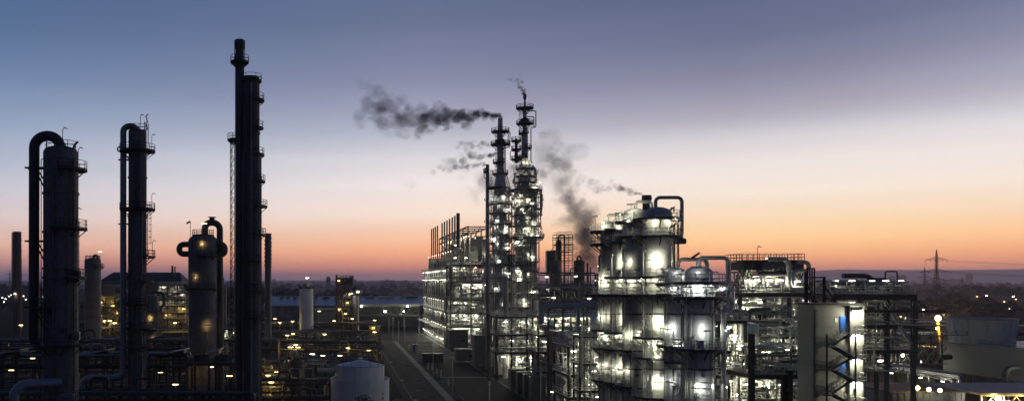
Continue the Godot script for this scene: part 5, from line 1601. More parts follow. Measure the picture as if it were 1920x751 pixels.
	# upright reboilers at the feet
	for q in [[958, 268, 1.5, 480, "cladding", "dark slim vessel standing between the twin towers"], [1003, 250, 1.2, 560, "cladding", "silver vessel at the foot of the tallest tower"], [948, 250, 0.9, 520, "pipe_grey", "thin grey standpipe in front of the smoking tower"]]:
		vessel("reboiler", q[5], Vector3((q[0] - 635) / 1507.0 * q[1], 0, -q[1]), q[2], 30 + (528 - q[3]) / 1507.0 * q[1], M[q[4]], [], 0.5, 20)
	# the dark frame round their feet
	t = thing("tower_base_frame", "dark steel frame with railed deck round the twin towers' feet", "steel structure", Vector3(54.80, 0, -248.00))
	frame(t, 7.0, 4.0, [8.61, 14.04, 19.47], 3, 1, 0.5, dk, true, M.galvanised, false, 0.07)
	piping(t, Vector3(-6.5, 10, -3.5), Vector3(6.5, 19.14, 4.2), 60, 212, ["pipe_white", "pipe_grey", "pipe_dark"], 0.08, 0.35)
	piping(t, Vector3(-3, 1, -3.5), Vector3(7.5, 8.5, 4.4), 30, 213, ["pipe_white", "cladding", "pipe_white"], 0.12, 0.4)
	for q in [[-4.0, 600, 6.0], [1.0, 600, 6.0], [4.4, 606, 6.0], [-2.0, 634, 6.0], [3.0, 634, 6.0], [6.0, 628, 6.0], [-4.6, 664, 7.0], [0.0, 668, 7.0], [4.0, 666, 8.0], [7.4, 690, 8.0], [5.0, 700, 7.0]]:
		lamp(t, Vector3(q[0], 30 + (528 - q[1]) / 1507.0 * 248, 3.2), q[2], "white", 0, "hung")
	for x in [-9.0, -6.4]:
		steel(t, "tall_post", Vector3(x, 0, 2), Vector3(x, 20.13, 2), 0.8, dk)


func build_pipe_quarter() -> void:
	var dk: Material = M.pipe_black
	# far dark silhouettes over the quarter
	var t := thing("scaffold_tower", "black scaffold tower wrapped round a column against the sky", "scaffold", Vector3(91.97, 0, -330.00))
	var s := Shape.new()
	for lv in 14:
		var y := 22.0 + lv * 2.1
		if lv < 13:
			for c in [[-3.2, -3.0], [3.2, -3.0], [3.2, 3.0], [-3.2, 3.0], [0.0, 3.0], [0.0, -3.0]]:
				s.beam(Vector3(c[0], y, c[1]), Vector3(c[0], y + 2.1, c[1]), 0.18)
		for zz in [-3.0, 3.0]:
			s.beam(Vector3(-3.6, y, zz), Vector3(3.6, y, zz), 0.16)
			s.beam(Vector3(-3.2, y + 1.0, zz), Vector3(3.2, y + 1.0, zz), 0.12)
		for xx in [-3.2, 3.2]:
			s.beam(Vector3(xx, y, -3.4), Vector3(xx, y, 3.4), 0.16)
	part(t, "scaffold_frame", s.mesh(), dk)
	for y in [33.94, 38.32, 42.26, 45.33, 47.96]:
		slab(t, "boards", Vector3(0, y, 0), Vector3(7.0, 0.15, 6.6), dk)
	part(t, "inner_column", Shape.new().lathe([Vector2(1.2, 0), Vector2(1.2, 46.64), Vector2(0.3, 47.30)], Vector3(-1.6, 0, 0), 16).mesh(), M.shell_black)
	pipe(t, [Vector3(-2.2, 20, 1.6), Vector3(-2.2, 48.83, 1.6), Vector3(0.3, 49.27, 1.6), Vector3(0.3, 20, 1.6)], 0.35, dk, "overhead_pipe", 9)
	for x in [-3.2, 3.2]:
		for zz in [-3.0, 3.0]:
			steel(t, "leg", Vector3(x, 0, zz), Vector3(x, 22.0, zz), 0.4, dk)
	t = thing("dark_silo_pair", "square-topped black vessel before the scaffold tower", "vessel", Vector3(80.82, 0, -300.00))
	part(t, "shell", Shape.new().lathe([Vector2(2.1, 0), Vector2(2.1, 37.96), Vector2(0.1, 38.36)], Vector3.ZERO, 22).mesh(), M.shell_black)
	slab(t, "casing", Vector3(-1.2, 37.17, -2.0), Vector3(3.2, 9.0, 2.4), dk)
	part(t, "stay", Shape.new().beam(Vector3(-1.8, 41.15, -1), Vector3(1.2, 44.53, -1), 0.2).mesh(), dk)
	t = vessel("surge_drum", "dark domed drum beside the scaffold tower", Vector3(98.76, 0, -330.00), 2.2, 38.32, M.shell_black, [36.13], 0.35, 22)
	pipe(t, [Vector3(-0.8, 38.76, 0), Vector3(-0.8, 40.29, 0), Vector3(0.6, 40.51, 0), Vector3(0.9, 38.76, 0)], 0.35, dk, "overhead_pipe", 9)
	pipe(t, [Vector3(3.4, 10, 0), Vector3(3.4, 37.66, 0)], 0.4, dk, "standpipe", 8)
	pipe(t, [Vector3(4.6, 10, 0), Vector3(4.6, 36.13, 0)], 0.3, dk, "standpipe", 8)
	rack("pipe_rack", "high black pipe bridge under the scaffold tower", 70.24, 94.87, -290.0, 9.0, [32.89, 28.65, 24.80], 8, 301, true, dk, ["pipe_black", "pipe_dark", "pipe_black"], 6.0)
	rack("pipe_rack", "dark pipe bridge over the lit pipe quarter", 60.15, 80.15, -245.0, 8.0, [28.05, 24.80], 8, 302, true, dk, ["pipe_black", "pipe_dark", "pipe_grey"], 6.0)
	for q in [[1018, 517, 285], [1072, 516, 285], [1030, 555, 240], [1063, 556, 240], [1095, 556, 240], [1115, 497, 300], [1020, 540, 250]]:
		var o := thing("mast_lamp", "white lamp among the black pipe bridges", "lamp", Vector3((q[0] - 635) / 1507.0 * q[2], 30 + (528 - q[1]) / 1507.0 * q[2], -q[2] + 5), "lamps of the black pipe bridges")
		lamp(o, Vector3.ZERO, 4.0, "white", 0, "hung")
		part(o, "bracket", Shape.new().beam(Vector3.ZERO, Vector3(0, -6.0, -0.5), 0.12).mesh(), dk)

	# lit unit in the middle of the quarter
	t = thing("process_unit", "glaring open process unit packed with white pipes behind the blue pipe", "process unit", Vector3(59.51, 0, -212.00))
	frame(t, 8.4, 6.0, [7.0, 12.0, 16.35, 21.28], 4, 2, 0.4, dk, true, M.galvanised, false, 0.06)
	piping(t, Vector3(-8, 0.8, -5.5), Vector3(8, 21.00, 6.2), 240, 310, ["pipe_white", "pipe_white", "cladding", "pipe_grey"], 0.08, 0.42)
	for q in [[-6.0, 592], [-2.5, 590], [1.0, 591], [4.5, 590], [7.0, 594], [-5.0, 606], [0.0, 604], [5.0, 608], [-3.0, 622], [3.0, 622], [-6.0, 636], [0.5, 640], [6.0, 640], [-4.0, 656], [3.0, 660]]:
		lamp(t, Vector3(q[0], 30 + (528 - q[1]) / 1507.0 * 212, rng.randf_range(2.0, 6.2)), 8.0, "white", 0, "hung")
	for i in 3:
		drum("white horizontal drum on the upper floor behind the blue pipe", Vector3(59.51 - 5.0 + i * 5.0, 16.35 + 0.08, -208.0), 0.9, 3.4, M.cladding, 0.3 * i, "drums behind the blue pipe")
	# big blue-grey lines
	t = thing("overhead_pipeline", "fat blue-grey pipeline with a long elbow over the pipe quarter", "pipeline", Vector3(48.91, 0, -195.00))
	pipe(t, [Vector3(-0.6, 20.42, 0), Vector3(0.3, 20.42, 0), Vector3(0.3, 24.18, 0), Vector3(9.06, 24.18, 0), Vector3(13.97, 24.18, 0)], 0.72, M.pipe_blue, "pipe", 16, 2.6, 6)
	for x in [2.0, 5.5, 9.0]:
		part(t, "support", Shape.new().beam(Vector3(x, 0, -0.4), Vector3(x, 23.27, -0.4), 0.35).box(Vector3(x, 23.40, 0), Vector3(0.4, 0.3, 2.0)).mesh(), dk)
	t = thing("overhead_pipeline", "blue-grey pipeline dropping straight down beside the big column group", "pipeline", Vector3(55.89, 0, -188.00))
	pipe(t, [Vector3(4.49, 25.01, 0), Vector3(0.2, 25.01, 0), Vector3(0.2, 16.53, 0), Vector3(0.2, 2, 0)], 0.5, M.pipe_blue, "pipe", 14, 2.6, 6)
	pipe(t, [Vector3(4.49, 24.51, 0.6), Vector3(1.3, 24.51, 0.6), Vector3(1.3, 20.02, 0.6), Vector3(1.3, 2, 0.6)], 0.3, M.pipe_blue, "pipe", 12, 2.6, 5)

	# dark box raised on concrete legs
	t = thing("raised_switch_house", "dark windowless box raised on concrete legs by the yard", "building", Vector3(54.24, 0, -193.00))
	var y0 := 10.11
	var y1 := 17.85
	slab(t, "body", Vector3(0, (y0 + y1) / 2, 0), Vector3(4.1, y1 - y0, 16.6), M.panel_grey)
	slab(t, "road_face", Vector3(-2.12, (y0 + y1) / 2, 0), Vector3(0.16, y1 - y0 + 0.2, 16.7), M.panel_dark)
	slab(t, "roof", Vector3(0, y1 + 0.12, 0), Vector3(4.4, 0.2, 16.9), M.roof_black)
	slab(t, "floor_beam", Vector3(-1.6, y0 - 0.35, 0), Vector3(0.6, 0.6, 16.4), dk)
	slab(t, "floor_beam", Vector3(1.6, y0 - 0.35, 0), Vector3(0.6, 0.6, 16.4), dk)
	for k in 9:
		slab(t, "panel_joint", Vector3(-1.6 + k * 0.4, (y0 + y1) / 2, 8.33), Vector3(0.05, y1 - y0 - 0.2, 0.06), M.steel_grey)
	for zz in [-7.0, 0.0, 7.0]:
		for xx in [-1.5, 1.5]:
			slab(t, "leg", Vector3(xx, (y0 - 0.65) / 2, zz), Vector3(0.7, y0 - 0.65, 0.7), M.concrete)
	part(t, "handrail", rails(PackedVector3Array([Vector3(-2.2, y1 + 0.2, 8.4), Vector3(2.2, y1 + 0.2, 8.4)]), 0.05), dk)
	lamp(t, Vector3(0.3, (y0 + y1) / 2 + 0.6, 8.35), 3.0, "white", 0, "wall")
	slab(t, "meter_box", Vector3(0.6, (y0 + y1) / 2 - 0.6, 8.5), Vector3(0.6, 0.5, 0.3), dk)

	# platforms between the box and the columns
	t = thing("process_unit", "three-storey railed deck of valves beside the big column group", "process unit", Vector3(48.52, 0, -160.00))
	frame(t, 4.2, 5.0, [7.70, 12.06, 17.47], 2, 1, 0.42, dk, true, M.galvanised, false, 0.05)
	piping(t, Vector3(-4, 0.8, -4.5), Vector3(4.2, 17.05, 5.2), 170, 320, ["pipe_white", "pipe_white", "pipe_grey", "cladding"], 0.06, 0.3)
	piping(t, Vector3(-4, 17.58, -4.5), Vector3(4.2, 19.70, 4.6), 26, 321, ["pipe_white", "cladding", "pipe_white"], 0.1, 0.36)
	for q in [[-2.6, 652], [0.8, 652], [3.4, 654], [-2.0, 672], [2.2, 676], [-3.0, 702], [0.4, 702], [3.2, 706], [-1.2, 724], [2.4, 728], [-2.8, 745], [1.0, 748]]:
		lamp(t, Vector3(q[0], 30 + (528 - q[1]) / 1507.0 * 160, rng.randf_range(1.5, 5.0)), 4.0, "white", 0, "hung")
	lamp(t, Vector3(-2.5, 17.47, 4.2), 5.0, "white", 0, "post")
	lamp(t, Vector3(3.0, 17.47, 4.2), 5.0, "white", 0, "post")
	for q in [[-2.6, 646, 1.0, "short silver drum with elbow on the railed deck"], [2.0, 738, 0.8, "silver drum on the lowest deck beside the columns"]]:
		drum(q[3], Vector3(48.52 + q[0], 30 + (528 - q[1]) / 1507.0 * 160 + 0.08, -157.0), q[2] * 0.8, 2.6, M.cladding)
	# dished pot vessel glimpsed left of the columns
	vessel("flash_pot", "round-topped silver pot squeezed beside the big columns", Vector3(47.34, 0, -148.00), 0.95, 23.13, M.cladding_steel, [22.34], 0.8, 22)

	# transformer cubicles in a row by the yard
	for i in 4:
		t = thing("cubicle", "tall grey cubicle by the yard, %s from the twin towers" % ["first", "second", "third", "last of four"][i], "cubicle", Vector3([48.9, 49.4, 49.9, 50.4][i], 0, [-221.0, -215.0, -209.5, -204.0][i]), "grey cubicles by the yard")
		slab(t, "body", Vector3(0, 3.0, 0), Vector3(3.6, 5.8, 2.6), M.panel_grey)
		slab(t, "roof", Vector3(0, 5.98, 0), Vector3(3.8, 0.14, 2.8), M.roof_grey)
		slab(t, "door", Vector3(-0.8, 2.8, 1.32), Vector3(1.4, 4.8, 0.06), M.steel_grey)
		slab(t, "plinth", Vector3(0, 0.06, 0), Vector3(3.8, 0.12, 2.8), M.concrete)
	# pumps and small exchangers by the cubicles
	for i in 5:
		t = thing("pump_set", "small silver pump set with elbow pipes by the grey cubicles", "pump", Vector3(53.6 + (i % 2) * 2.6, 0, -200.0 - i * 5.5), "pump sets by the cubicles")
		part(t, "motor", Shape.new().lathe([Vector2(0.02, -0.9), Vector2(0.5, -0.8), Vector2(0.5, 0.6), Vector2(0.2, 0.9)], Vector3(0, 0.9, 0), 12, 0, 360, Basis(Vector3.FORWARD, PI / 2)).mesh(), M.pipe_grey)
		slab(t, "base", Vector3(0, 0.2, 0), Vector3(2.4, 0.4, 1.2), M.concrete)
		pipe(t, [Vector3(0.9, 0.9, 0), Vector3(0.9, 4.5, 0), Vector3(0.9, 4.5, -3)], 0.22, M.pipe_white, "pipe", 8)
		pipe(t, [Vector3(1.2, 0.9, 0), Vector3(2.2, 0.9, 0), Vector3(2.2, 6.5, 0)], 0.2, M.pipe_white, "pipe", 8)
		lamp(t, Vector3(-0.6, 0.4, 1.0), 5.0, "white", 0, "post")


func hy(py: float, z: float) -> float:   # height of a level that was measured as py on the survey sheet at distance z
	return 30.0 + (528.0 - py) * z / 1507.0


func build_column_group() -> void:
	var dk: Material = M.grating
	# z, x on the sheet, radius, top, finish, label, platforms [level, reach, a0, a1], lamps [level, angle, energy]
	var specs := [
		["thickest pale column with a dark dome and a square pipe loop over it", Vector3(44.84, 0, -113.00), 113.0, 1.95, 402.0, "cladding",
			[[411, 3.3, -60, 215], [444, 3.3, -60, 215], [519, 3.2, 0, 215], [553, 3.3, -40, 215], [632, 3.2, 40, 200], [669, 3.3, 20, 200], [742, 3.3, 20, 200]],
			[[444, 125, 2.6], [444, 60, 2.0], [519, 115, 3.0], [553, 110, 3.0], [553, 60, 1.6], [632, 105, 2.6], [669, 120, 3.0], [742, 110, 3.0], [700, 115, 2.0]]],
		["dark domed column tucked behind the thickest pale one", Vector3(44.27, 0, -120.00), 120.0, 1.7, 402.0, "cladding",
			[[416, 2.8, -20, 220], [444, 2.8, 20, 220], [520, 2.9, 20, 200], [553, 2.9, 20, 200], [655, 2.9, 30, 190], [722, 2.9, 30, 190]],
			[[416, 120, 2.0], [444, 130, 1.8], [553, 130, 1.6], [655, 140, 1.4]]],
		["slim pale column with a small square plate on its side", Vector3(43.63, 0, -125.00), 125.0, 1.02, 416.0, "cladding",
			[[430, 2.1, 0, 250], [455, 2.2, 0, 250], [520, 2.2, 20, 200], [553, 2.3, 0, 200], [622, 2.2, 20, 200], [654, 2.3, 0, 200], [716, 2.3, 0, 200]],
			[[430, 110, 2.6], [455, 110, 2.6], [520, 80, 2.4], [553, 80, 2.6], [622, 75, 2.4], [654, 80, 2.6], [716, 80, 2.6]]],
		["slim shadowed column at the end of the big column group", Vector3(43.39, 0, -130.00), 130.0, 1.05, 420.0, "cladding",
			[[434, 2.6, 60, 300], [458, 2.6, 60, 300], [553, 2.4, 20, 200], [618, 2.4, 40, 220], [652, 2.4, 40, 220], [712, 2.4, 40, 220]],
			[[434, 150, 2.6], [458, 120, 2.6], [553, 130, 2.0], [618, 150, 1.4], [652, 120, 1.6]]],
		["steel-blue domed column half hidden between two thicker ones", Vector3(45.36, 0, -108.00), 108.0, 1.36, 512.0, "cladding_steel",
			[[532, 2.5, 20, 200], [552, 2.5, 0, 200], [648, 2.4, 30, 210], [676, 2.4, 0, 150]],
			[[538, 110, 1.6], [569, 120, 5.0], [569, 80, 4.0], [648, 130, 3.2], [676, 60, 2.0], [745, 130, 2.4]]],
		["silver domed column with a square pipe arch, shorter than its neighbours", Vector3(44.86, 0, -100.00), 100.0, 1.66, 512.0, "cladding_steel",
			[[530, 3.0, -60, 200], [557, 3.1, -50, 200], [653, 3.0, -50, 190], [758, 3.0, -50, 190]],
			[[537, 120, 1.2], [574, 100, 5.6], [574, 40, 4.0], [574, 140, 4.4], [653, 100, 4.4], [653, 30, 2.4], [758, 100, 4.4], [758, 20, 3.0]]]]
	for q in specs:
		var z: float = q[2]
		var r: float = q[3]
		var top := hy(q[4], z)
		var m: Material = M[q[5]]
		var t := vessel("process_column", q[0], q[1], r, top, m, [], 0.55, 40)
		seams(t, r, 7.0, top, 1.15, m, 40)
		for b in [530.0, 588.0, 690.0]:
			part(t, "girth_band", Shape.new().lathe([Vector2(r, -0.12), Vector2(r + 0.09, -0.1), Vector2(r + 0.09, 0.1), Vector2(r, 0.12)], Vector3(0, hy(b, z), 0), 40).mesh(), M.steel_dark)
		for p in q[6]:
			platform(t, hy(p[0], z), r, p[1], p[2], p[3], 0.042, dk)
			part(t, "toe_ring", Shape.new().lathe([Vector2(p[1] + 0.01, -0.2), Vector2(p[1] + 0.05, -0.2), Vector2(p[1] + 0.05, 0.12), Vector2(p[1] + 0.01, 0.12)], Vector3(0, hy(p[0], z), 0), 20, p[2], p[3]).mesh(), M.steel_dark)
		for l in q[7]:
			ring_lights(t, hy(l[0], z), r + (1.5 if r > 1.0 else 1.3), [l[1]], l[2] * (1.9 if q[5] != "cladding_steel" else 0.7), "white" if q[5] != "cladding_steel" else "cool")
		for p in q[6].slice(1):   # a second, weaker fitting on most landings below the dome
			for k in 2:
				if rng.randf() < 0.5:
					ring_lights(t, hy(p[0], z), p[1] - 0.12, [lerpf(p[2], p[3], rng.randf_range(0.15, 0.45) + k * 0.4)], 1.25, "white")
		for k in 3:   # small-bore lines and valves on the camera side of the shell
			var lo := hy([745.0, 660.0, 548.0][k], z)
			piping(t, Vector3(-r * 0.9, lo, r + 0.12), Vector3(r * 0.9, lo + 2.4, r + 0.5), 3, int(z) * 10 + k, ["pipe_grey", "pipe_white", "pipe_dark"], 0.03, 0.08, 6)
		ladder(t, 150, r, hy(745, z), hy(553, z), 0.026)
		if q[4] < 450:
			ladder(t, 35, r, hy(553, z), hy(444, z), 0.026)
		for k in 3:
			var a := deg_to_rad([55.0, 128.0, 165.0][k])
			pipe(t, [Vector3(cos(a) * (r + 0.35), 2, sin(a) * (r + 0.35)), Vector3(cos(a) * (r + 0.35), lerpf(14.0, top, [0.9, 0.55, 0.8][k]), sin(a) * (r + 0.35)), Vector3(cos(a) * (r - 0.1), lerpf(14.0, top, [0.9, 0.55, 0.8][k]), sin(a) * (r - 0.1))], [0.12, 0.09, 0.16][k], M.pipe_grey, "standpipe", 8)
		for k in 4:
			var a := deg_to_rad([95.0, 70.0, 120.0, 100.0][k])
			var y := hy([505.0, 590.0, 640.0, 700.0][k], z)
			var o := part(t, "nozzle", Shape.new().lathe([Vector2(0.16, 0), Vector2(0.16, 0.32), Vector2(0.26, 0.32), Vector2(0.26, 0.4), Vector2(0.01, 0.4)], Vector3.ZERO, 10).mesh(), M.steel_grey, Vector3(cos(a) * r * 0.98, y, sin(a) * r * 0.98))
			o.basis = Basis(Vector3(-sin(a), 0, cos(a)), Vector3(cos(a), 0, sin(a)), -Vector3.UP)
	# overhead lines, each a thing that ties two columns
	var t := thing("overhead_line", "square-cornered pipe loop over the thickest column's dome", "pipe", Vector3(44.84, 0, -113.00))
	pipe(t, [Vector3(-0.25, hy(392, 113), 0), Vector3(-0.25, hy(370, 113), 0), Vector3(3.45, hy(370, 113), 0), Vector3(3.45, hy(444, 113), 0), Vector3(2.25, hy(447, 113), 0.3)], 0.25, M.cladding, "pipe", 12, 2.4, 5)
	pipe(t, [Vector3(2.2, hy(452, 113), 0.3), Vector3(3.8, hy(452, 113), 0.3)], 0.42, M.pipe_black, "valve_body", 12)
	for x in [2.2, 2.75]:
		pipe(t, [Vector3(x, hy(420, 113), 0.4), Vector3(x, hy(505, 113), 0.4)], 0.15, M.pipe_black, "drop_pipe", 8)
	part(t, "davit", Shape.new().beam(Vector3(0.7, hy(398, 113), 1.2), Vector3(2.0, hy(389, 113), 1.0), 0.16).beam(Vector3(1.5, hy(396, 113), 1.1), Vector3(1.5, hy(390, 113), 1.1), 0.14).beam(Vector3(1.9, hy(398, 113), 1.0), Vector3(1.9, hy(390, 113), 1.0), 0.14).mesh(), M.pipe_black)
	for q in [[1191, 120, 1202, 398, 378, 2.4, "arched pipe joining the dark domed column to its neighbour"], [1161, 125, 1183, 414, 398, 2.0, "thin arched pipe over the slim pale column"], [1138, 130, 1160, 418, 403, 1.9, "thin arched pipe at the end of the column group"]]:
		t = thing("overhead_line", q[6], "pipe", Vector3((q[0] - 635) / 1507.0 * q[1], 0, -q[1]))
		var dx: float = (q[2] - q[0]) / 1507.0 * q[1]
		pipe(t, [Vector3(0, hy(q[3] + 8, q[1]), 0.2), Vector3(0, hy(q[4], q[1]), 0.2), Vector3(dx * 1.6 + 1.0, hy(q[4], q[1]), 0.2), Vector3(dx * 1.6 + 1.0, hy(q[3] + 10, q[1]), 0.2)], 0.24, M.cladding, "pipe", 10, 2.2, 5)
	t = thing("overhead_line", "square pipe arch rising over the silver domed column", "pipe", Vector3(44.86, 0, -100.00))
	pipe(t, [Vector3(-0.1, hy(505, 100), 0), Vector3(-0.1, hy(483, 100), 0), Vector3(3.65, hy(483, 100), 0), Vector3(3.65, hy(551, 100), 0), Vector3(3.65, hy(572, 100), 0)], 0.26, M.cladding, "pipe", 12, 2.4, 5)
	pipe(t, [Vector3(0.53, hy(543, 100), 1.4), Vector3(2.79, hy(543, 100), 1.4), Vector3(3.45, hy(543, 100), 1.4), Vector3(3.45, hy(578, 100), 1.4), Vector3(2.39, hy(581, 100), 1.4), Vector3(2.39, 2, 1.4)], 0.3, M.cladding_steel, "pipe", 12, 2.4, 5)
	t = thing("overhead_line", "pipe arch over the half-hidden steel-blue column", "pipe", Vector3(45.93, 0, -109.00))
	pipe(t, [Vector3(0.1, hy(510, 109), 0), Vector3(0.1, hy(486, 109), 0), Vector3(4.05, hy(486, 109), 0), Vector3(4.05, hy(520, 109), 0)], 0.27, M.cladding, "pipe", 12, 2.4, 5)
	part(t, "davit", Shape.new().beam(Vector3(1.81, hy(484, 109), 0.3), Vector3(2.89, hy(474, 109), 0.3), 0.25).beam(Vector3(3.11, hy(476, 109), 0.3), Vector3(3.11, hy(510, 109), 0.3), 0.05).mesh(), M.shell_brown)
	t = thing("chimney", "short square-shouldered dark chimney rising behind the big domes", "chimney", Vector3(57.53, 0, -150.00))
	part(t, "stack", Shape.new().lathe([Vector2(0.75, 0), Vector2(0.75, hy(376, 150)), Vector2(0.85, hy(376, 150)), Vector2(0.85, hy(366, 150)), Vector2(0.6, hy(366, 150))], Vector3.ZERO, 16).mesh(), M.shell_black)
	part(t, "band", Shape.new().lathe([Vector2(0.85, -0.2), Vector2(0.92, -0.2), Vector2(0.92, 0.1), Vector2(0.85, 0.1)], Vector3(0, hy(371, 150), 0), 16).mesh(), M.shell_brown)
	# cross-over walkways that link the columns at two levels
	for q in [[553, 1120, 1290, 116.0, "long curved-edge walkway tying the big columns together"], [520, 1170, 1225, 119.0, "short walkway between the pale columns above the long one"]]:
		t = thing("walkway", q[4], "walkway", Vector3(0, hy(q[0], q[3]), 0))
		var xa: float = (q[1] - 635) / 1507.0 * q[3]
		var xb: float = (q[2] - 635) / 1507.0 * q[3]
		var za: float = -q[3] - 9.0 if q[0] == 553 else -q[3] - 2.0
		var zb: float = -q[3] + 6.5 if q[0] == 553 else -q[3] + 2.5
		for k in 6:
			var w0 := k / 6.0
			var w1 := (k + 1) / 6.0
			var a := Vector3(lerpf(xa, xb, w0), 0.02, lerpf(za, zb, w0) + 2.6)
			var b := Vector3(lerpf(xa, xb, w1), 0.02, lerpf(za, zb, w1) + 2.6)
			part(t, "deck_panel", Shape.new().beam(a, b, 1.3, 0.12).mesh(), dk)
			part(t, "handrail", rails(PackedVector3Array([a + Vector3(0.1, 0, 0.62), b + Vector3(0.1, 0, 0.62)]), 0.034), M.galvanised)
			part(t, "edge_beam", Shape.new().beam(a + Vector3(0.1, -0.2, 0.66), b + Vector3(0.1, -0.2, 0.66), 0.14, 0.3).mesh(), M.steel_dark)
	# posts and instrument boxes that crowd the spaces
	t = thing("riser_bank", "bank of upright pipes filling the gap between pale columns", "pipes", Vector3(44.12, 0, -122.00))
	for k in 5:
		pipe(t, [Vector3(-0.9 + k * 0.28, 3, 0.1 * (k % 3)), Vector3(-0.9 + k * 0.28, hy(430.0 + 14.0 * (k % 4), 115), 0.1 * (k % 3)), Vector3(-0.9 + k * 0.28, hy(430.0 + 14.0 * (k % 4), 115), -1.0)], 0.05 + 0.02 * (k % 3), M.cladding, "pipe", 8)
	t = thing("riser_bank", "bank of upright pipes beside the steel-blue column", "pipes", Vector3(44.56, 0, -103.00))
	for k in 5:
		pipe(t, [Vector3(-0.6 + k * 0.28, 3, 0.2 * (k % 2)), Vector3(-0.6 + k * 0.28, hy(535.0 + 24.0 * (k % 3), 103), 0.2 * (k % 2)), Vector3(-0.6 + k * 0.28, hy(535.0 + 24.0 * (k % 3), 103), -1.2)], 0.08 + 0.03 * (k % 3), M.pipe_grey if k % 2 else M.cladding_steel, "pipe", 8)
	for q in [[1242, 113, 626, "white instrument cabinet on a railing of the thickest column"], [1296, 98, 634, "dark and white cabinet pair before the silver column"], [1140, 127, 640, "small cabinet by the slim shadowed column"]]:
		t = thing("instrument_cabinet", q[3], "cabinet", Vector3((q[0] - 635) / 1507.0 * q[1], hy(q[2] + 18.0, q[1]), -q[1] + 2.5))
		part(t, "case", U.cabinet, M.pipe_white)
		part(t, "bracket", Shape.new().beam(Vector3(0, 0, 0), Vector3(0, -0.2, -1.5), 0.1).mesh(), M.steel_dark)


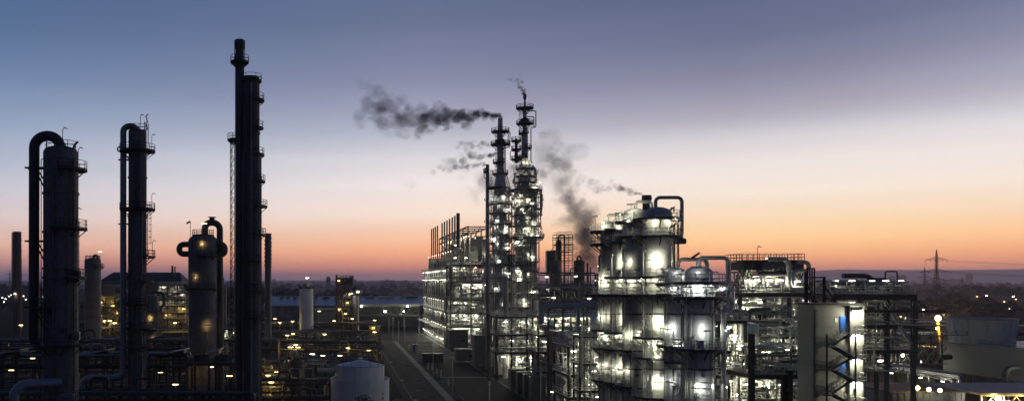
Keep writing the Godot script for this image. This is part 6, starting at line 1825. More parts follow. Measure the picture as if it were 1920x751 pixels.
func build_right_unit() -> void:
	var dk: Material = M.pipe_black
	# air cooler on its high deck
	var t := thing("air_cooler", "grey box air cooler on splayed legs with a railed top", "air cooler", Vector3(74.13, 0, -140.00))
	var hw := 5.30
	var yb := hy(506, 140)
	var yt := hy(491, 140)
	for k in 6:
		slab(t, "bundle", Vector3(-hw + (k + 0.5) * hw / 3.0, (yb + yt) / 2, 0), Vector3(hw / 3.0 - 0.12, yt - yb, 6.0), M.panel_dark if k < 2 else M.steel_grey)
	slab(t, "header_box", Vector3(0, yt + 0.15, 2.8), Vector3(hw * 2, 0.3, 0.5), dk)
	part(t, "handrail", rails(PackedVector3Array([Vector3(-hw, yt + 0.1, 3.1), Vector3(hw, yt + 0.1, 3.1), Vector3(hw, yt + 0.1, -3), Vector3(-hw, yt + 0.1, -3), Vector3(-hw, yt + 0.1, 3.1)]), 0.045, false, 1.25, 1.0), M.shell_brown)
	for k in 4:
		var x := -hw + 0.6 + k * (hw * 2 - 1.2) / 3.0
		for zz in [-2.6, 2.6]:
			steel(t, "leg", Vector3(x, hy(548, 140), zz), Vector3(x, yb, zz), 0.32, M.steel_dark)
		steel(t, "strut", Vector3(x - 0.9, yb, 2.6), Vector3(x, hy(527, 140), 2.6), 0.2, M.steel_dark)
		steel(t, "strut", Vector3(x + 0.9, yb, 2.6), Vector3(x, hy(527, 140), 2.6), 0.2, M.steel_dark)
		part(t, "fan_cone", Shape.new().lathe([Vector2(0.5, -1.2), Vector2(1.3, 0)], Vector3(x + (0.9 if k < 3 else -0.9), yb, 1.2), 14).mesh(), M.panel_grey)
	mast(t, Vector3(-hw + 2.6, yt + 0.2, 3.0), 2.2, dk)
	pipe(t, [Vector3(-1.0, yt + 0.4, 3.3), Vector3(2.4, yt + 0.4, 3.3), Vector3(2.4, hy(541, 140), 3.6), Vector3(4.6, hy(541, 140), 3.6)], 0.42, M.pipe_white, "header_pipe", 12, 2.0, 4)
	pipe(t, [Vector3(4.0, hy(492, 140), 3.3), Vector3(5.9, hy(492, 140), 3.3), Vector3(5.9, hy(508, 140), 3.3), Vector3(3.2, hy(509, 140), 3.3), Vector3(3.2, hy(540, 140), 3.3)], 0.34, M.cladding, "header_pipe", 12, 2.0, 4)
	pipe(t, [Vector3(-4.0, hy(540, 140), 3.4), Vector3(-4.0, hy(517, 140), 3.4), Vector3(2.0, hy(515, 140), 3.4)], 0.2, M.pipe_white, "header_pipe", 10)
	piping(t, Vector3(-hw, hy(546, 140), -2.5), Vector3(hw, hy(510, 140), 3.2), 70, 401, ["pipe_white", "pipe_grey", "pipe_dark"], 0.06, 0.24)
	for q in [[-4.6, 522, 3.6], [-3.0, 522, 3.4], [-1.0, 521, 3.6], [1.2, 521, 3.0], [3.8, 523, 3.6], [0.3, 480, 1.0]]:
		lamp(t, Vector3(q[0], hy(q[1], 140), q[2]), 2.2, "white", 0, "hung")
	part(t, "lamp_bracket", Shape.new().beam(Vector3(0.3, yt, 1.0), Vector3(0.3, hy(478, 140), 1.0), 0.08).mesh(), dk)

	# the deck under it: a heavy frame crowded with pipes
	t = thing("process_unit", "tall steel structure crowded with white pipes under the air cooler", "process unit", Vector3(74.38, 0, -141.00))
	frame(t, 6.2, 4.6, [7.0, 13.0, hy(660, 140), hy(608, 140), hy(549, 140)], 3, 1, 0.5, M.steel_dark, true, M.galvanised, false, 0.04)
	piping(t, Vector3(-6, 13.5, -4.2), Vector3(6.2, hy(556, 140), 4.8), 230, 402, ["pipe_white", "pipe_white", "pipe_grey", "cladding", "pipe_dark"], 0.05, 0.26)
	piping(t, Vector3(-6, 1.0, -4.2), Vector3(6.2, 12.5, 4.8), 60, 403, ["pipe_white", "pipe_grey"], 0.06, 0.3)
	for yl in [[562, 3.4], [572, 2.6], [616, 3.4], [632, 2.6], [668, 3.4], [686, 2.6], [720, 3.4]]:
		for k in 4:
			lamp(t, Vector3(-5.0 + k * 3.3 + rng.randf_range(-0.7, 0.7), hy(yl[0], 140), rng.randf_range(0.5, 4.6)), yl[1], "white", 0, "hung")
	# nearer lines and loops before it
	t = thing("pipe_bundle_line", "row of fat grey pipes with an upright loop before the steel structure", "pipes", Vector3(65.83, 0, -128.00))
	pipe(t, [Vector3(-5.6, hy(585, 128), 0), Vector3(2.6, hy(585, 128), 0), Vector3(5.2, hy(586, 128), 0)], 0.4, M.pipe_grey, "pipe", 12)
	pipe(t, [Vector3(-0.8, hy(607, 128), 0.5), Vector3(-0.8, hy(582, 128), 0.5), Vector3(2.6, hy(579, 128), 0.5)], 0.42, M.pipe_dark, "pipe", 12, 2.0, 5)
	var lp := []
	for i in 17:
		var a := -PI * 0.5 + TAU * 0.78 * i / 16.0
		lp.append(Vector3(5.0 - cos(a) * 0.75, hy(588, 128) + sin(a) * 0.85 + 0.2, 0.8))
	part(t, "loop_pipe", Shape.new().tube(PackedVector3Array(lp), 0.27, 10).mesh(), M.pipe_grey)
	pipe(t, [Vector3(4.6, hy(598, 128), 0.9), Vector3(6.2, hy(598, 128), 0.9), Vector3(6.2, hy(625, 128), 0.9)], 0.3, M.cladding, "pipe", 12, 2.2, 5)
	for k in 2:
		pipe(t, [Vector3(7.4, hy(616 + k * 3, 128), 1.2), Vector3(4.4 + k * 0.9, hy(618, 128), 1.2), Vector3(4.4 + k * 0.9, hy(664 + k * 3, 128), 1.2), Vector3(7.6, hy(676 + k * 2, 128), 1.2)], 0.3, M.cladding, "loop_pipe", 12, 2.6, 5)
	for y in [602, 613, 620, 632]:
		pipe(t, [Vector3(-6.0, hy(y, 128), 0.3), Vector3(4.0, hy(y + 2, 128), 0.3)], 0.16 + 0.1 * (y % 3), M.pipe_grey if y % 2 else M.pipe_dark, "pipe", 8)
	for x in [-5.0, -1.8, 1.6, 5.4]:
		steel(t, "post", Vector3(x, 0, -0.5), Vector3(x, hy(577, 128), -0.5), 0.3, dk)
		for y in [588, 606, 624, 636]:
			steel(t, "crossarm", Vector3(x, hy(y, 128), -0.6), Vector3(x, hy(y, 128), 1.4), 0.2, dk)
	for q in [[-3.4, 640], [0.4, 642], [3.6, 638], [-4.8, 660], [2.0, 662]]:
		lamp(t, Vector3(q[0], hy(q[1], 128), 0.9), 3.0, "white", 0, "hung")
		part(t, "lamp_bracket", Shape.new().beam(Vector3(q[0], hy(q[1], 128), 0.9), Vector3(q[0], hy(q[1], 128), -0.5), 0.06).mesh(), dk)
	t = thing("mixing_vessel", "wide low vessel with a blue-grey dished lid under the pipe row", "vessel", Vector3(61.58, 0, -121.00))
	part(t, "shell", Shape.new().lathe([Vector2(1.55, hy(640, 121)), Vector2(1.55, hy(614, 121)), Vector2(1.75, hy(614, 121)), Vector2(1.75, hy(611, 121))] + dome(1.6, hy(611, 121), 0.6), Vector3.ZERO, 28).mesh(), M.pipe_blue)
	for k in 4:
		slab(t, "leg", Vector3(1.2 * cos(k * PI / 2 + 0.7), hy(640, 121) / 2, 1.2 * sin(k * PI / 2 + 0.7)), Vector3(0.25, hy(640, 121), 0.25), dk)
	slab(t, "white_cabinet", Vector3(-0.2, hy(632, 121), 1.9), Vector3(1.2, 1.3, 0.4), M.pipe_white)

	# lower deck in front
	t = thing("process_unit", "low railed deck of white pipes and valves before the concrete tower", "process unit", Vector3(60.12, 0, -112.00))
	frame(t, 4.3, 3.4, [hy(768, 112), hy(697, 112)], 2, 1, 0.5, dk, true, M.galvanised, false, 0.032)
	piping(t, Vector3(-4.2, hy(694, 112), -3), Vector3(4.3, hy(646, 112), 3.0), 110, 404, ["pipe_white", "pipe_white", "pipe_grey", "pipe_dark"], 0.04, 0.22)
	piping(t, Vector3(-4.2, hy(764, 112), -3), Vector3(4.3, hy(705, 112), 3.4), 90, 405, ["pipe_white", "pipe_white", "pipe_grey"], 0.05, 0.26)
	pipe(t, [Vector3(-2.6, hy(672, 112), 2.6), Vector3(1.6, hy(683, 112), 2.9), Vector3(4.3, hy(686, 112), 2.9)], 0.3, M.pipe_white, "pipe", 12)
	pipe(t, [Vector3(0.6, hy(720, 112), 3.6), Vector3(2.4, hy(732, 112), 3.6), Vector3(4.4, hy(731, 112), 3.6), Vector3(4.4, hy(700, 112), 3.6)], 0.4, M.cladding, "pipe", 14, 2.4, 5)
	for q in [[-3.0, 650], [-0.4, 655], [2.4, 650], [-3.2, 676], [1.0, 670], [3.6, 672], [-2.6, 708], [-0.6, 716], [1.8, 716], [3.4, 710], [-3.0, 738], [0.6, 744], [3.2, 742]]:
		lamp(t, Vector3(q[0], hy(q[1], 112), rng.randf_range(-2.6, 0.6)), 2.6, "white", 0, "hung")
	slab(t, "hazard_panel", Vector3(-3.6, hy(664, 112), 3.0), Vector3(1.1, 0.35, 0.1), M.yellow)
	slab(t, "hazard_panel", Vector3(0.3, hy(664, 112), 2.8), Vector3(0.6, 0.2, 0.1), M.yellow)
	for x in [-4.5, 0.6]:
		steel(t, "tall_post", Vector3(x, 0, 3.8), Vector3(x, hy(622 if x < 0 else 690, 112), 3.8), 0.62, dk)
	for k in 2:
		drum("white lagged drum lying on the low deck before the concrete tower", Vector3(60.12 - 1.5 + k * 3.2, hy(697, 112) + 0.08, -112.0), 0.55, 2.0, M.cladding, 0.4, "drums on the low deck", 0.5)
	t = thing("pipe_manifold", "narrow strip of lit pipework between silver column and steel structure", "pipework", Vector3(56.61, 0, -118.00))
	frame(t, 1.9, 2.5, [hy(740, 118), hy(700, 118), hy(655, 118), hy(600, 118)], 1, 1, 0.3, dk, true, M.galvanised, false, 0.035)
	piping(t, Vector3(-1.9, 6, -2.4), Vector3(1.9, hy(580, 118), 2.6), 80, 406, ["pipe_white", "pipe_white", "pipe_grey"], 0.05, 0.22)
	slab(t, "hazard_panel", Vector3(0.6, hy(663, 118), 2.7), Vector3(1.0, 0.35, 0.1), M.yellow)
	for y in [606, 622, 640, 662, 684, 706, 722, 745]:
		lamp(t, Vector3(rng.randf_range(-1.2, 1.4), hy(y, 118), 2.2), 2.2, "white", 0, "hung")

	for q in [[1402, 134.0, 3.4, "knot of thin bright pipes behind the wide low vessel", 420], [1478, 121.0, 1.7, "knot of bright pipes squeezed against the concrete tower", 421], [1110, 138.0, 2.6, "knot of bright pipes at the foot of the slim columns", 423]]:
		t = thing("pipe_manifold", q[3], "pipework", Vector3((q[0] - 635) / 1507.0 * q[1], 0, -q[1]))
		frame(t, q[2], 1.8, [hy(730, q[1]), hy(680, q[1]), hy(630, q[1])], 1, 1, 0.24, dk, true, M.galvanised, false, 0.035)
		piping(t, Vector3(-q[2], 5, -1.8), Vector3(q[2], hy(612, q[1]), 2.0), 90, q[4], ["pipe_white", "pipe_white", "cladding", "pipe_grey"], 0.04, 0.2)
		for y in [640, 664, 690, 716, 740]:
			lamp(t, Vector3(rng.randf_range(-q[2], q[2]) * 0.7, hy(y, q[1]), rng.randf_range(-1.0, 1.6)), 2.0, "white", 0, "hung")
	# deck behind the concrete tower with its pipe tangle
	t = thing("process_unit", "high cantilevered deck with lamps and pipes behind the concrete tower", "process unit", Vector3(96.55, 0, -150.00))
	var dkh := hy(551, 150)
	frame(t, 7.2, 5.0, [hy(652, 150), hy(606, 150), dkh], 3, 1, 0.6, M.steel_dark, true, M.galvanised, false, 0.045)
	slab(t, "fascia_beam", Vector3(0, dkh - 0.5, 5.4), Vector3(15.0, 0.9, 0.35), dk)
	piping(t, Vector3(-7, dkh + 0.3, -4), Vector3(6.4, dkh + 2.4, 4.8), 60, 407, ["pipe_white", "pipe_grey", "pipe_dark", "cladding"], 0.06, 0.26)
	piping(t, Vector3(-7, 14, -4), Vector3(5.6, dkh - 1.2, 5.0), 90, 408, ["pipe_white", "pipe_white", "pipe_grey"], 0.06, 0.3)
	pipe(t, [Vector3(-3.0, dkh + 3.4, 1), Vector3(1.5, dkh + 3.4, 1), Vector3(2.5, dkh + 2.6, 1), Vector3(4.5, dkh + 2.6, 1)], 0.45, M.pipe_dark, "main_pipe", 12)
	pipe(t, [Vector3(2.0, dkh + 2.4, 3), Vector3(2.0, dkh + 1.4, 3), Vector3(5.8, dkh + 1.4, 3)], 0.24, M.pipe_white, "main_pipe", 10)
	pipe(t, [Vector3(4.2, dkh, 2), Vector3(4.2, dkh + 4.2, 2), Vector3(6.4, dkh + 4.2, 2), Vector3(6.4, dkh, 2)], 0.16, M.pipe_grey, "arch_pipe", 8)
	for q in [[-6.0, 3.6], [-3.4, 4.2], [0.2, 4.2], [2.6, 4.4], [5.4, 4.4]]:
		lamp(t, Vector3(q[0], dkh + 0.1, q[1]), 2.4, "white", 0, "post")
	for y in [562, 612, 668]:
		for x in ([-1.4, 1.0, 4.6] if y < 640 else [2.4]):
			lamp(t, Vector3(x + rng.randf_range(-0.8, 0.8), hy(y, 150), rng.randf_range(0.8, 4.8)), 2.6, "white", 0, "hung")
	steel(t, "strut", Vector3(7.0, dkh - 6.0, 5.0), Vector3(10.2, dkh - 6.4, 5.0), 0.4, dk)
	steel(t, "strut", Vector3(1.5, dkh - 0.6, 5.2), Vector3(6.6, hy(640, 150), 5.2), 0.45, M.galvanised)
	steel(t, "strut", Vector3(7.0, dkh - 0.6, 5.2), Vector3(9.6, hy(578, 150), 5.2), 0.35, M.steel_grey)
	steel(t, "outrigger", Vector3(-6, hy(581, 150), 5.6), Vector3(12.6, hy(581, 150), 5.6), 0.5, dk)
	part(t, "handrail", rails(PackedVector3Array([Vector3(4.0, hy(606, 150), 6.5), Vector3(11.0, hy(606, 150), 6.5)]), 0.05), M.galvanised)
	slab(t, "side_deck", Vector3(7.6, hy(606, 150) - 0.1, 6.0), Vector3(7.0, 0.14, 1.6), M.grating)
	drum("pale drum end-on under the high cantilevered deck", Vector3(99.24, hy(575, 150), -146.5), 0.85, 2.6, M.cladding, PI / 2)
	t = thing("knee_frame", "black knee-braced pipe portal standing on the concrete tower's roof edge", "steel structure", Vector3(61.01, hy(571, 103), -103.5))
	for k in 4:
		pipe(t, [Vector3(-0.9 + k * 0.42, 0, 0.5 - k * 0.2), Vector3(-0.9 + k * 0.42, hy(503, 104) - hy(571, 103), 0.5 - k * 0.2), Vector3(0.6 + k * 0.1, hy(503, 104) - hy(571, 103), -1.2)], 0.1, dk, "pipe", 8)
	steel(t, "post", Vector3(1.2, 0, 0.6), Vector3(1.2, 3.6, 0.6), 0.25, dk)
	steel(t, "post", Vector3(-1.2, 0, 0.6), Vector3(-1.2, 4.2, 0.6), 0.2, dk)
	steel(t, "brace", Vector3(-1.0, 2.4, 0.6), Vector3(0.4, 0, 0.6), 0.16, dk)
	steel(t, "brace", Vector3(1.2, 2.4, 0.6), Vector3(2.9, 0, 0.6), 0.16, dk)
	steel(t, "beam", Vector3(-1.2, 3.5, 0.6), Vector3(1.3, 3.5, 0.6), 0.18, dk)
	# background plant behind everything on this side
	rack("pipe_rack", "dim pipe rack far behind the air cooler", 98.24, 148.41, -210.0, 8.0, [23.45, 19.97, 8.0], 8, 410, true, dk, ["pipe_dark", "pipe_grey"], 7.0)


func build_stair_tower() -> void:
	var z := 100.0
	var x0 := 59.12
	var x1 := 65.16
	var t := thing("stair_tower", "board-marked concrete stair tower with blue doors", "tower", Vector3(x0, 0, -100))
	var w := x1 - x0
	var top := hy(572, z)
	var pier := 1.73
	var lift := 0.0
	var odd := 0
	while lift < top - 0.1:   # concrete lifts, one pour above another, with open joints between
		var h := minf(1.22, top - lift)
		slab(t, "wall_lift", Vector3((w - pier) / 2 + 0.004 * (odd % 3), lift + h / 2, -1.75), Vector3(w - pier - 0.02, h - 0.03, 3.5 + 0.012 * (odd % 2)), M.concrete_board)
		slab(t, "pier_lift", Vector3(w - pier / 2, lift + h / 2, -1.55), Vector3(pier, h - 0.03, 3.9 + 0.012 * ((odd + 1) % 2)), M.concrete_board)
		lift += h
		odd += 1
	slab(t, "core", Vector3(w / 2, top / 2 - 0.05, -1.75), Vector3(w - 0.1, top - 0.12, 3.36), M.concrete)
	slab(t, "cable_tray", Vector3(0.35, top / 2, 0.07), Vector3(0.3, top - 1.0, 0.1), M.steel_grey)
	slab(t, "notice_plate", Vector3(w - pier - 1.5, hy(600, z), 0.03), Vector3(0.35, 0.5, 0.03), M.tank_white)
	slab(t, "roof_slab", Vector3(w / 2, top + 0.14, -1.6), Vector3(w + 0.5, 0.26, 4.3), M.steel_dark)
	var lv := [[hy(623.5, z), hy(646.6, z)], [hy(669.5, z), hy(690, z)], [hy(711, z), hy(735.6, z)], [hy(757, z), hy(780, z)]]
	for q in [[592.0, 621.5], [674.0, 705.0]]:
		for k in 1 if q[0] < 600 else 2:
			var d := slab(t, "door", Vector3(3.74 - k * 0.0 + (0.0 if q[0] < 600 else (-0.22 if k == 0 else 0.62)), (hy(q[0], z) + hy(q[1], z)) / 2, 0.03), Vector3(0.88 if q[0] < 600 else 0.78, hy(q[0], z) - hy(q[1], z), 0.08), M.door_blue)
			slab(t, "door_handle", d.position + Vector3(0.3, -0.05, 0.08), Vector3(0.12, 0.04, 0.06), M.galvanised)
	for y in [584.0, 628.5, 672.5, 716.5, 762.0]:
		lamp(t, Vector3(w - pier * 0.62, hy(y, z), 0.4), 4.2, "white", 0, "wall")
	slab(t, "switch_box", Vector3(w - pier * 0.7, hy(730, z), 0.46), Vector3(0.2, 0.5, 0.12), M.steel_dark)
	pipe(t, [Vector3(w - 0.2, hy(645, z), 0.5), Vector3(w - 0.2, 0.2, 0.5)], 0.05, M.steel_dark, "conduit", 6)
	# the steel stair: two lanes of flights between landings at both ends
	var sx0 := 0.15
	var lx := 1.46
	var rx := 3.85
	var ex := 5.31
	for i in 4:
		var yr: float = lv[i][0]
		var yl: float = lv[i][1]
		slab(t, "landing", Vector3((rx + ex) / 2, yr - 0.06, 1.15), Vector3(ex - rx, 0.1, 1.7), M.grating)
		slab(t, "landing", Vector3((sx0 + lx) / 2, yl - 0.06, 1.15), Vector3(lx - sx0, 0.1, 1.9), M.grating)
		part(t, "handrail", rails(PackedVector3Array([Vector3(rx, yr, 1.95), Vector3(ex, yr, 1.95), Vector3(ex, yr, 0.5)]), 0.028, false, 1.0, 0.5), M.galvanised)
		part(t, "handrail", rails(PackedVector3Array([Vector3(lx, yl, 2.05), Vector3(sx0, yl, 2.05), Vector3(sx0, yl, 0.3)]), 0.028, false, 1.0, 0.4), M.steel_grey)
		flight(t, Vector3(lx, yl, 0.7), Vector3(rx, yr, 0.7))
		if i < 3:
			flight(t, Vector3(lx, yl, 1.6), Vector3(rx + 0.2, lv[i + 1][0], 1.6))
	for p in [Vector3(sx0 + 0.3, 0, 2.0), Vector3(rx + 0.1, 0, 2.0)]:
		steel(t, "stair_post", p, p + Vector3(0, lv[0][0], 0), 0.16, M.steel_dark)


func flight(t: Node3D, a: Vector3, b: Vector3) -> void:
	var s := Shape.new()
	for k in [-0.42, 0.42]:
		s.beam(a + Vector3(0, -0.1, k), b + Vector3(0, -0.1, k), 0.05, 0.26)
	var o := part(t, "stair_flight", s.mesh(), M.steel_dark)
	for i in 9:
		slab(o, "tread", a.lerp(b, (i + 0.5) / 9.0), Vector3(0.26, 0.04, 0.82), M.grating)
	for k in [-0.42, 0.42]:
		part(o, "handrail", rails(PackedVector3Array([a + Vector3(0, 0, k), b + Vector3(0, 0, k)]), 0.024, false, 1.0, 0.45), M.steel_grey)


func build_cooling_yard() -> void:
	var dk: Material = M.pipe_black
	# clad hall with louvred foot: its road side runs along x = 182
	var t := thing("cooling_hall", "long clad hall with upright louvre fins along its foot", "hall", Vector3(182, 0, -220))
	slab(t, "roof", Vector3(22, 12.1, 0), Vector3(44.6, 0.3, 46.6), M.roof_blue)
	slab(t, "inner_wall", Vector3(22.4, 6.0, 0), Vector3(43.2, 11.9, 45.0), M.panel_dark)
	for k in 12:
		slab(t, "cladding_board", Vector3(0, 3.75 + k * 0.7, 0), Vector3(0.3 + 0.05 * (k % 2), 0.66, 46.0), M.siding)
		slab(t, "cladding_board", Vector3(22, 3.75 + k * 0.7, -23.0), Vector3(43.6, 0.66, 0.3), M.siding)
	for k in 40:
		slab(t, "louvre_fin", Vector3(0.0, 1.7, -22.6 + k * 1.15), Vector3(0.8, 3.4, 0.14), M.concrete_pale)
	slab(t, "sill", Vector3(0.0, 3.43, 0), Vector3(0.9, 0.12, 46.0), dk)
	part(t, "handrail", rails(PackedVector3Array([Vector3(0.1, 12.3, 23), Vector3(0.1, 12.3, -23), Vector3(40, 12.3, -23)]), 0.08, false, 1.2, 4.0), M.pipe_grey)
	t = thing("cooling_tower", "wide pale cooling fan drum flaring at its rim on the hall roof", "cooling tower", Vector3(195.5, 12.25, -243))
	t.position.z = -234.0
	t.position.x = 187.42
	part(t, "drum", Shape.new().lathe([Vector2(7.5, 0), Vector2(7.6, 2.5), Vector2(8.2, 6.4), Vector2(8.25, 7.2), Vector2(8.05, 7.2), Vector2(7.4, 2.5), Vector2(7.3, 0)], Vector3.ZERO, 48).mesh(), M.tower_skin)
	for k in 24:
		var a := TAU * k / 24.0
		var o := part(t, "stave_rib", Shape.new().beam(Vector3(cos(a) * 7.62, 0, sin(a) * 7.62), Vector3(cos(a) * 8.28, 6.6, sin(a) * 8.28), 0.12).mesh(), M.tower_skin)
	part(t, "rim", Shape.new().lathe([Vector2(8.2, 6.9), Vector2(8.5, 6.9), Vector2(8.5, 7.25), Vector2(8.2, 7.25)], Vector3.ZERO, 48).mesh(), M.pipe_grey)
	slab(t, "fan_hub", Vector3(0, 5.5, 0), Vector3(1.6, 0.8, 1.6), dk)
	for k in 4:
		var o := slab(t, "fan_blade", Vector3(cos(k * PI / 2) * 3.6, 5.6, sin(k * PI / 2) * 3.6), Vector3(6.0, 0.12, 0.9), M.pipe_grey)
		o.rotation.y = -k * PI / 2
	for q in [[1773, 670, 228, "dark gooseneck duct rising before the clad hall"], [1901, 690, 205, "larger dark gooseneck duct at the hall's near end"]]:
		t = thing("gooseneck_duct", q[3], "duct", Vector3((q[0] - 635) / 1507.0 * q[2] - 2.0, 0, -q[2]))
		var y: float = hy(q[1], q[2])
		pipe(t, [Vector3(0, 0, 0), Vector3(0, y, 0), Vector3(3.6, y + 0.2, 0)], 0.75, dk, "duct", 14, 2.4, 6)
		part(t, "flange", Shape.new().lathe([Vector2(0.75, 0), Vector2(1.0, 0), Vector2(1.0, 0.2), Vector2(0.75, 0.2)], Vector3(0, 0.05, 0), 14).mesh(), dk)

	# canopy roof in front with floodlights beneath its edge
	t = thing("loading_canopy", "flat blue-grey canopy roof on white posts with floodlights beneath", "canopy", Vector3(139, 0, -166))
	slab(t, "roof", Vector3(0, 8.0, 0), Vector3(26, 0.35, 17), M.roof_grey)
	slab(t, "gutter", Vector3(0, 7.75, 8.4), Vector3(26.1, 0.25, 0.25), M.pipe_white)
	for x in [-12.4, -8.0, -3.5, 1.0, 6.0, 11.0]:
		for zz in [-7.8, 7.8]:
			steel(t, "post", Vector3(x, 0, zz), Vector3(x, 7.8, zz), 0.3, M.pipe_white)
	for k in 5:
		steel(t, "truss_brace", Vector3(-12.4 + k * 4.6, 4.8, 7.9), Vector3(-10.2 + k * 4.6, 7.5, 7.9), 0.2, M.pipe_white)
		steel(t, "truss_brace", Vector3(-7.9 + k * 4.6, 4.8, 7.9), Vector3(-10.2 + k * 4.6, 7.5, 7.9), 0.2, M.pipe_white)
	steel(t, "truss_chord", Vector3(-12.4, 4.7, 7.9), Vector3(12.4, 4.7, 7.9), 0.26, M.pipe_white)
	for q in [[-4.4, 7.2, 9.0], [-0.6, 7.4, 9.0], [-9.8, 7.3, 8.8]]:
		lamp(t, Vector3(q[0], q[1], q[2]), 6.0, "warm", -0.3, "flood")
	for k in 3:
		lamp(t, Vector3(-11.0 + k * 1.6, 7.0, 8.6), 3.0, "white", 0, "hung")
	# blue shed beside it
	t = thing("blue_shed", "dark blue windowless shed with floodlights along its eave", "shed", Vector3(118, 0, -168))
	slab(t, "wall", Vector3(0, 3.9, 0), Vector3(15.0, 7.8, 14), M.clad_blue)
	slab(t, "roof", Vector3(0, 7.95, 0), Vector3(15.4, 0.3, 14.4), M.roof_black)
	for k in 12:
		slab(t, "wall_rib", Vector3(-7.0 + k * 1.27, 3.9, 7.03), Vector3(0.12, 7.6, 0.1), M.clad_blue)
	for q in [[1722, 8.9], [1743, 8.6], [1764, 8.4]]:
		var x: float = (q[0] - 635.0) / 1507.0 * 160.0 - 118.0
		lamp(t, Vector3(x, q[1], 7.9), 9.0, "warm", 0, "flood")
		part(t, "lamp_arm", Shape.new().beam(Vector3(x, 7.9, 7.0), Vector3(x, q[1] - 0.5, 7.8), 0.1).mesh(), dk)
	# white pipe way running beside the road-ward side
	t = thing("pipe_way", "pale pipe way on posts with blue-white pipe along its top", "pipe rack", Vector3(140, 0, -192))
	slab(t, "cable_tray", Vector3(0, 8.5, 0), Vector3(0.3, 1.0, 24), M.pipe_grey)
	pipe(t, [Vector3(-0.4, 9.3, -13), Vector3(-0.4, 9.3, 11.6), Vector3(-0.4, 2, 11.6)], 0.3, M.pipe_blue, "pipe", 10)
	pipe(t, [Vector3(-0.9, 8.2, -13), Vector3(-0.9, 8.2, 11.4), Vector3(-0.9, 2, 11.4)], 0.16, M.pipe_white, "pipe", 8)
	pipe(t, [Vector3(-1.3, 7.8, -13), Vector3(-1.3, 7.8, 10.8), Vector3(-1.3, 2, 10.8)], 0.14, M.pipe_white, "pipe", 8)
	for zz in [-12.0, -5.0, 2.0, 9.0]:
		steel(t, "post", Vector3(-0.3, 0, zz), Vector3(-0.3, 8.0, zz), 0.3, M.pipe_grey)
	for zz in [-9.0, 1.0, 8.0]:
		lamp(t, Vector3(-1.6, 7.6, zz), 5.0, "white", PI / 2, "hung")
	# lattice bridge
	t = thing("lattice_bridge", "pale lattice truss bridge between dark towers", "truss", Vector3(155.08, 0, -215))
	for zz in [-1.5, 1.5]:
		for y in [8.2, 12.4, 15.6]:
			steel(t, "chord", Vector3(-5.5, y, zz), Vector3(6.5, y, zz), 0.22, M.steel_grey)
		for k in 4:
			var xa := -5.5 + k * 3.0
			for q in [[8.2, 12.4], [12.4, 15.6]]:
				steel(t, "brace", Vector3(xa, q[0], zz), Vector3(xa + 3.0, q[1], zz), 0.18, M.steel_grey)
				steel(t, "brace", Vector3(xa + 3.0, q[0], zz), Vector3(xa, q[1], zz), 0.18, M.steel_grey)
	for x in [-5.5, -2.5, 0.5, 3.5, 6.5]:
		steel(t, "post", Vector3(x, 0 if absf(x) > 5 else 8.2, 0), Vector3(x, 16.2, 0), 0.3, dk)
	lamp(t, Vector3(-5.6, 10.6, 2.2), 6.0, "white", 0, "flood")
	part(t, "handrail", rails(PackedVector3Array([Vector3(-5.5, 15.8, 1.6), Vector3(12.0, 15.8, 1.6)]), 0.07, false, 1.2, 3.0), M.steel_grey)
	# floodlight mast
	t = thing("floodlight_mast", "leaning twin-pole mast with one glaring warm floodlight", "floodlight", Vector3(223.95, 0, -300.00))
	var hh := hy(597, 300)
	for k in 2:
		part(t, "pole", Shape.new().tube(PackedVector3Array([Vector3(1.4 + k * 0.9, 0, 0), Vector3(-0.4 + k * 0.2, hh, 0)]), 0.16, 8).mesh(), M.yellow)
	lamp(t, Vector3(-0.5, hh + 0.2, 0.5), 260.0, "warm", 0, "flood").scale = Vector3(2.6, 2.6, 2.6)
	# mast lamps between the canopy and the hall
	for q in [[172.0, 201.0, 8.0, 8.0, "tall yard lamp standing close to the clad hall"], [176.0, 243.0, 6.0, 6.0, "short yard lamp by the hall's far corner"]]:
		t = thing("yard_lamp", q[4], "lamp", Vector3(q[0], 0, -q[1]))
		part(t, "mast", Shape.new().tube(PackedVector3Array([Vector3.ZERO, Vector3(0, q[2] - 0.5, 0)]), 0.09, 6).mesh(), M.steel_grey)
		lamp(t, Vector3(0, q[2], 0), q[3], "white", PI / 2, "flood")
	# low sheds and tanks beyond
	var low := [[1720, 340, 26, 8.0, "long grey low shed with a flat roof beyond the lattice bridge"], [1700, 420, 40, 7.0, "dim low workshop behind the floodlight mast"], [1712, 280, 7, 7.5, "small timber-coloured hut by the floodlight mast"], [1870, 400, 60, 8.0, "broad dark store with a pale roof behind the fan drum"], [1780, 480, 60, 6.0, "far low store with white roof beyond the yard"], [1660, 360, 24, 9.0, "low grey store behind the cantilevered deck"]]
	for q in low:
		t = thing("low_store", q[4], "store", Vector3((q[0] - 635) / 1507.0 * q[1], 0, -q[1]))
		slab(t, "wall", Vector3(0, q[3] / 2, 0), Vector3(q[2], q[3], 14), M.shell_brown if q[2] == 7 else M.panel_grey)
		slab(t, "roof", Vector3(0, q[3] + 0.2, 0), Vector3(q[2] + 1, 0.4, 15), M.roof_grey)
		for k in 4:
			slab(t, "window", Vector3(-q[2] * 0.36 + k * q[2] * 0.24, q[3] * 0.55, 7.03), Vector3(q[2] * 0.12, 1.4, 0.08), M.glass_dark)
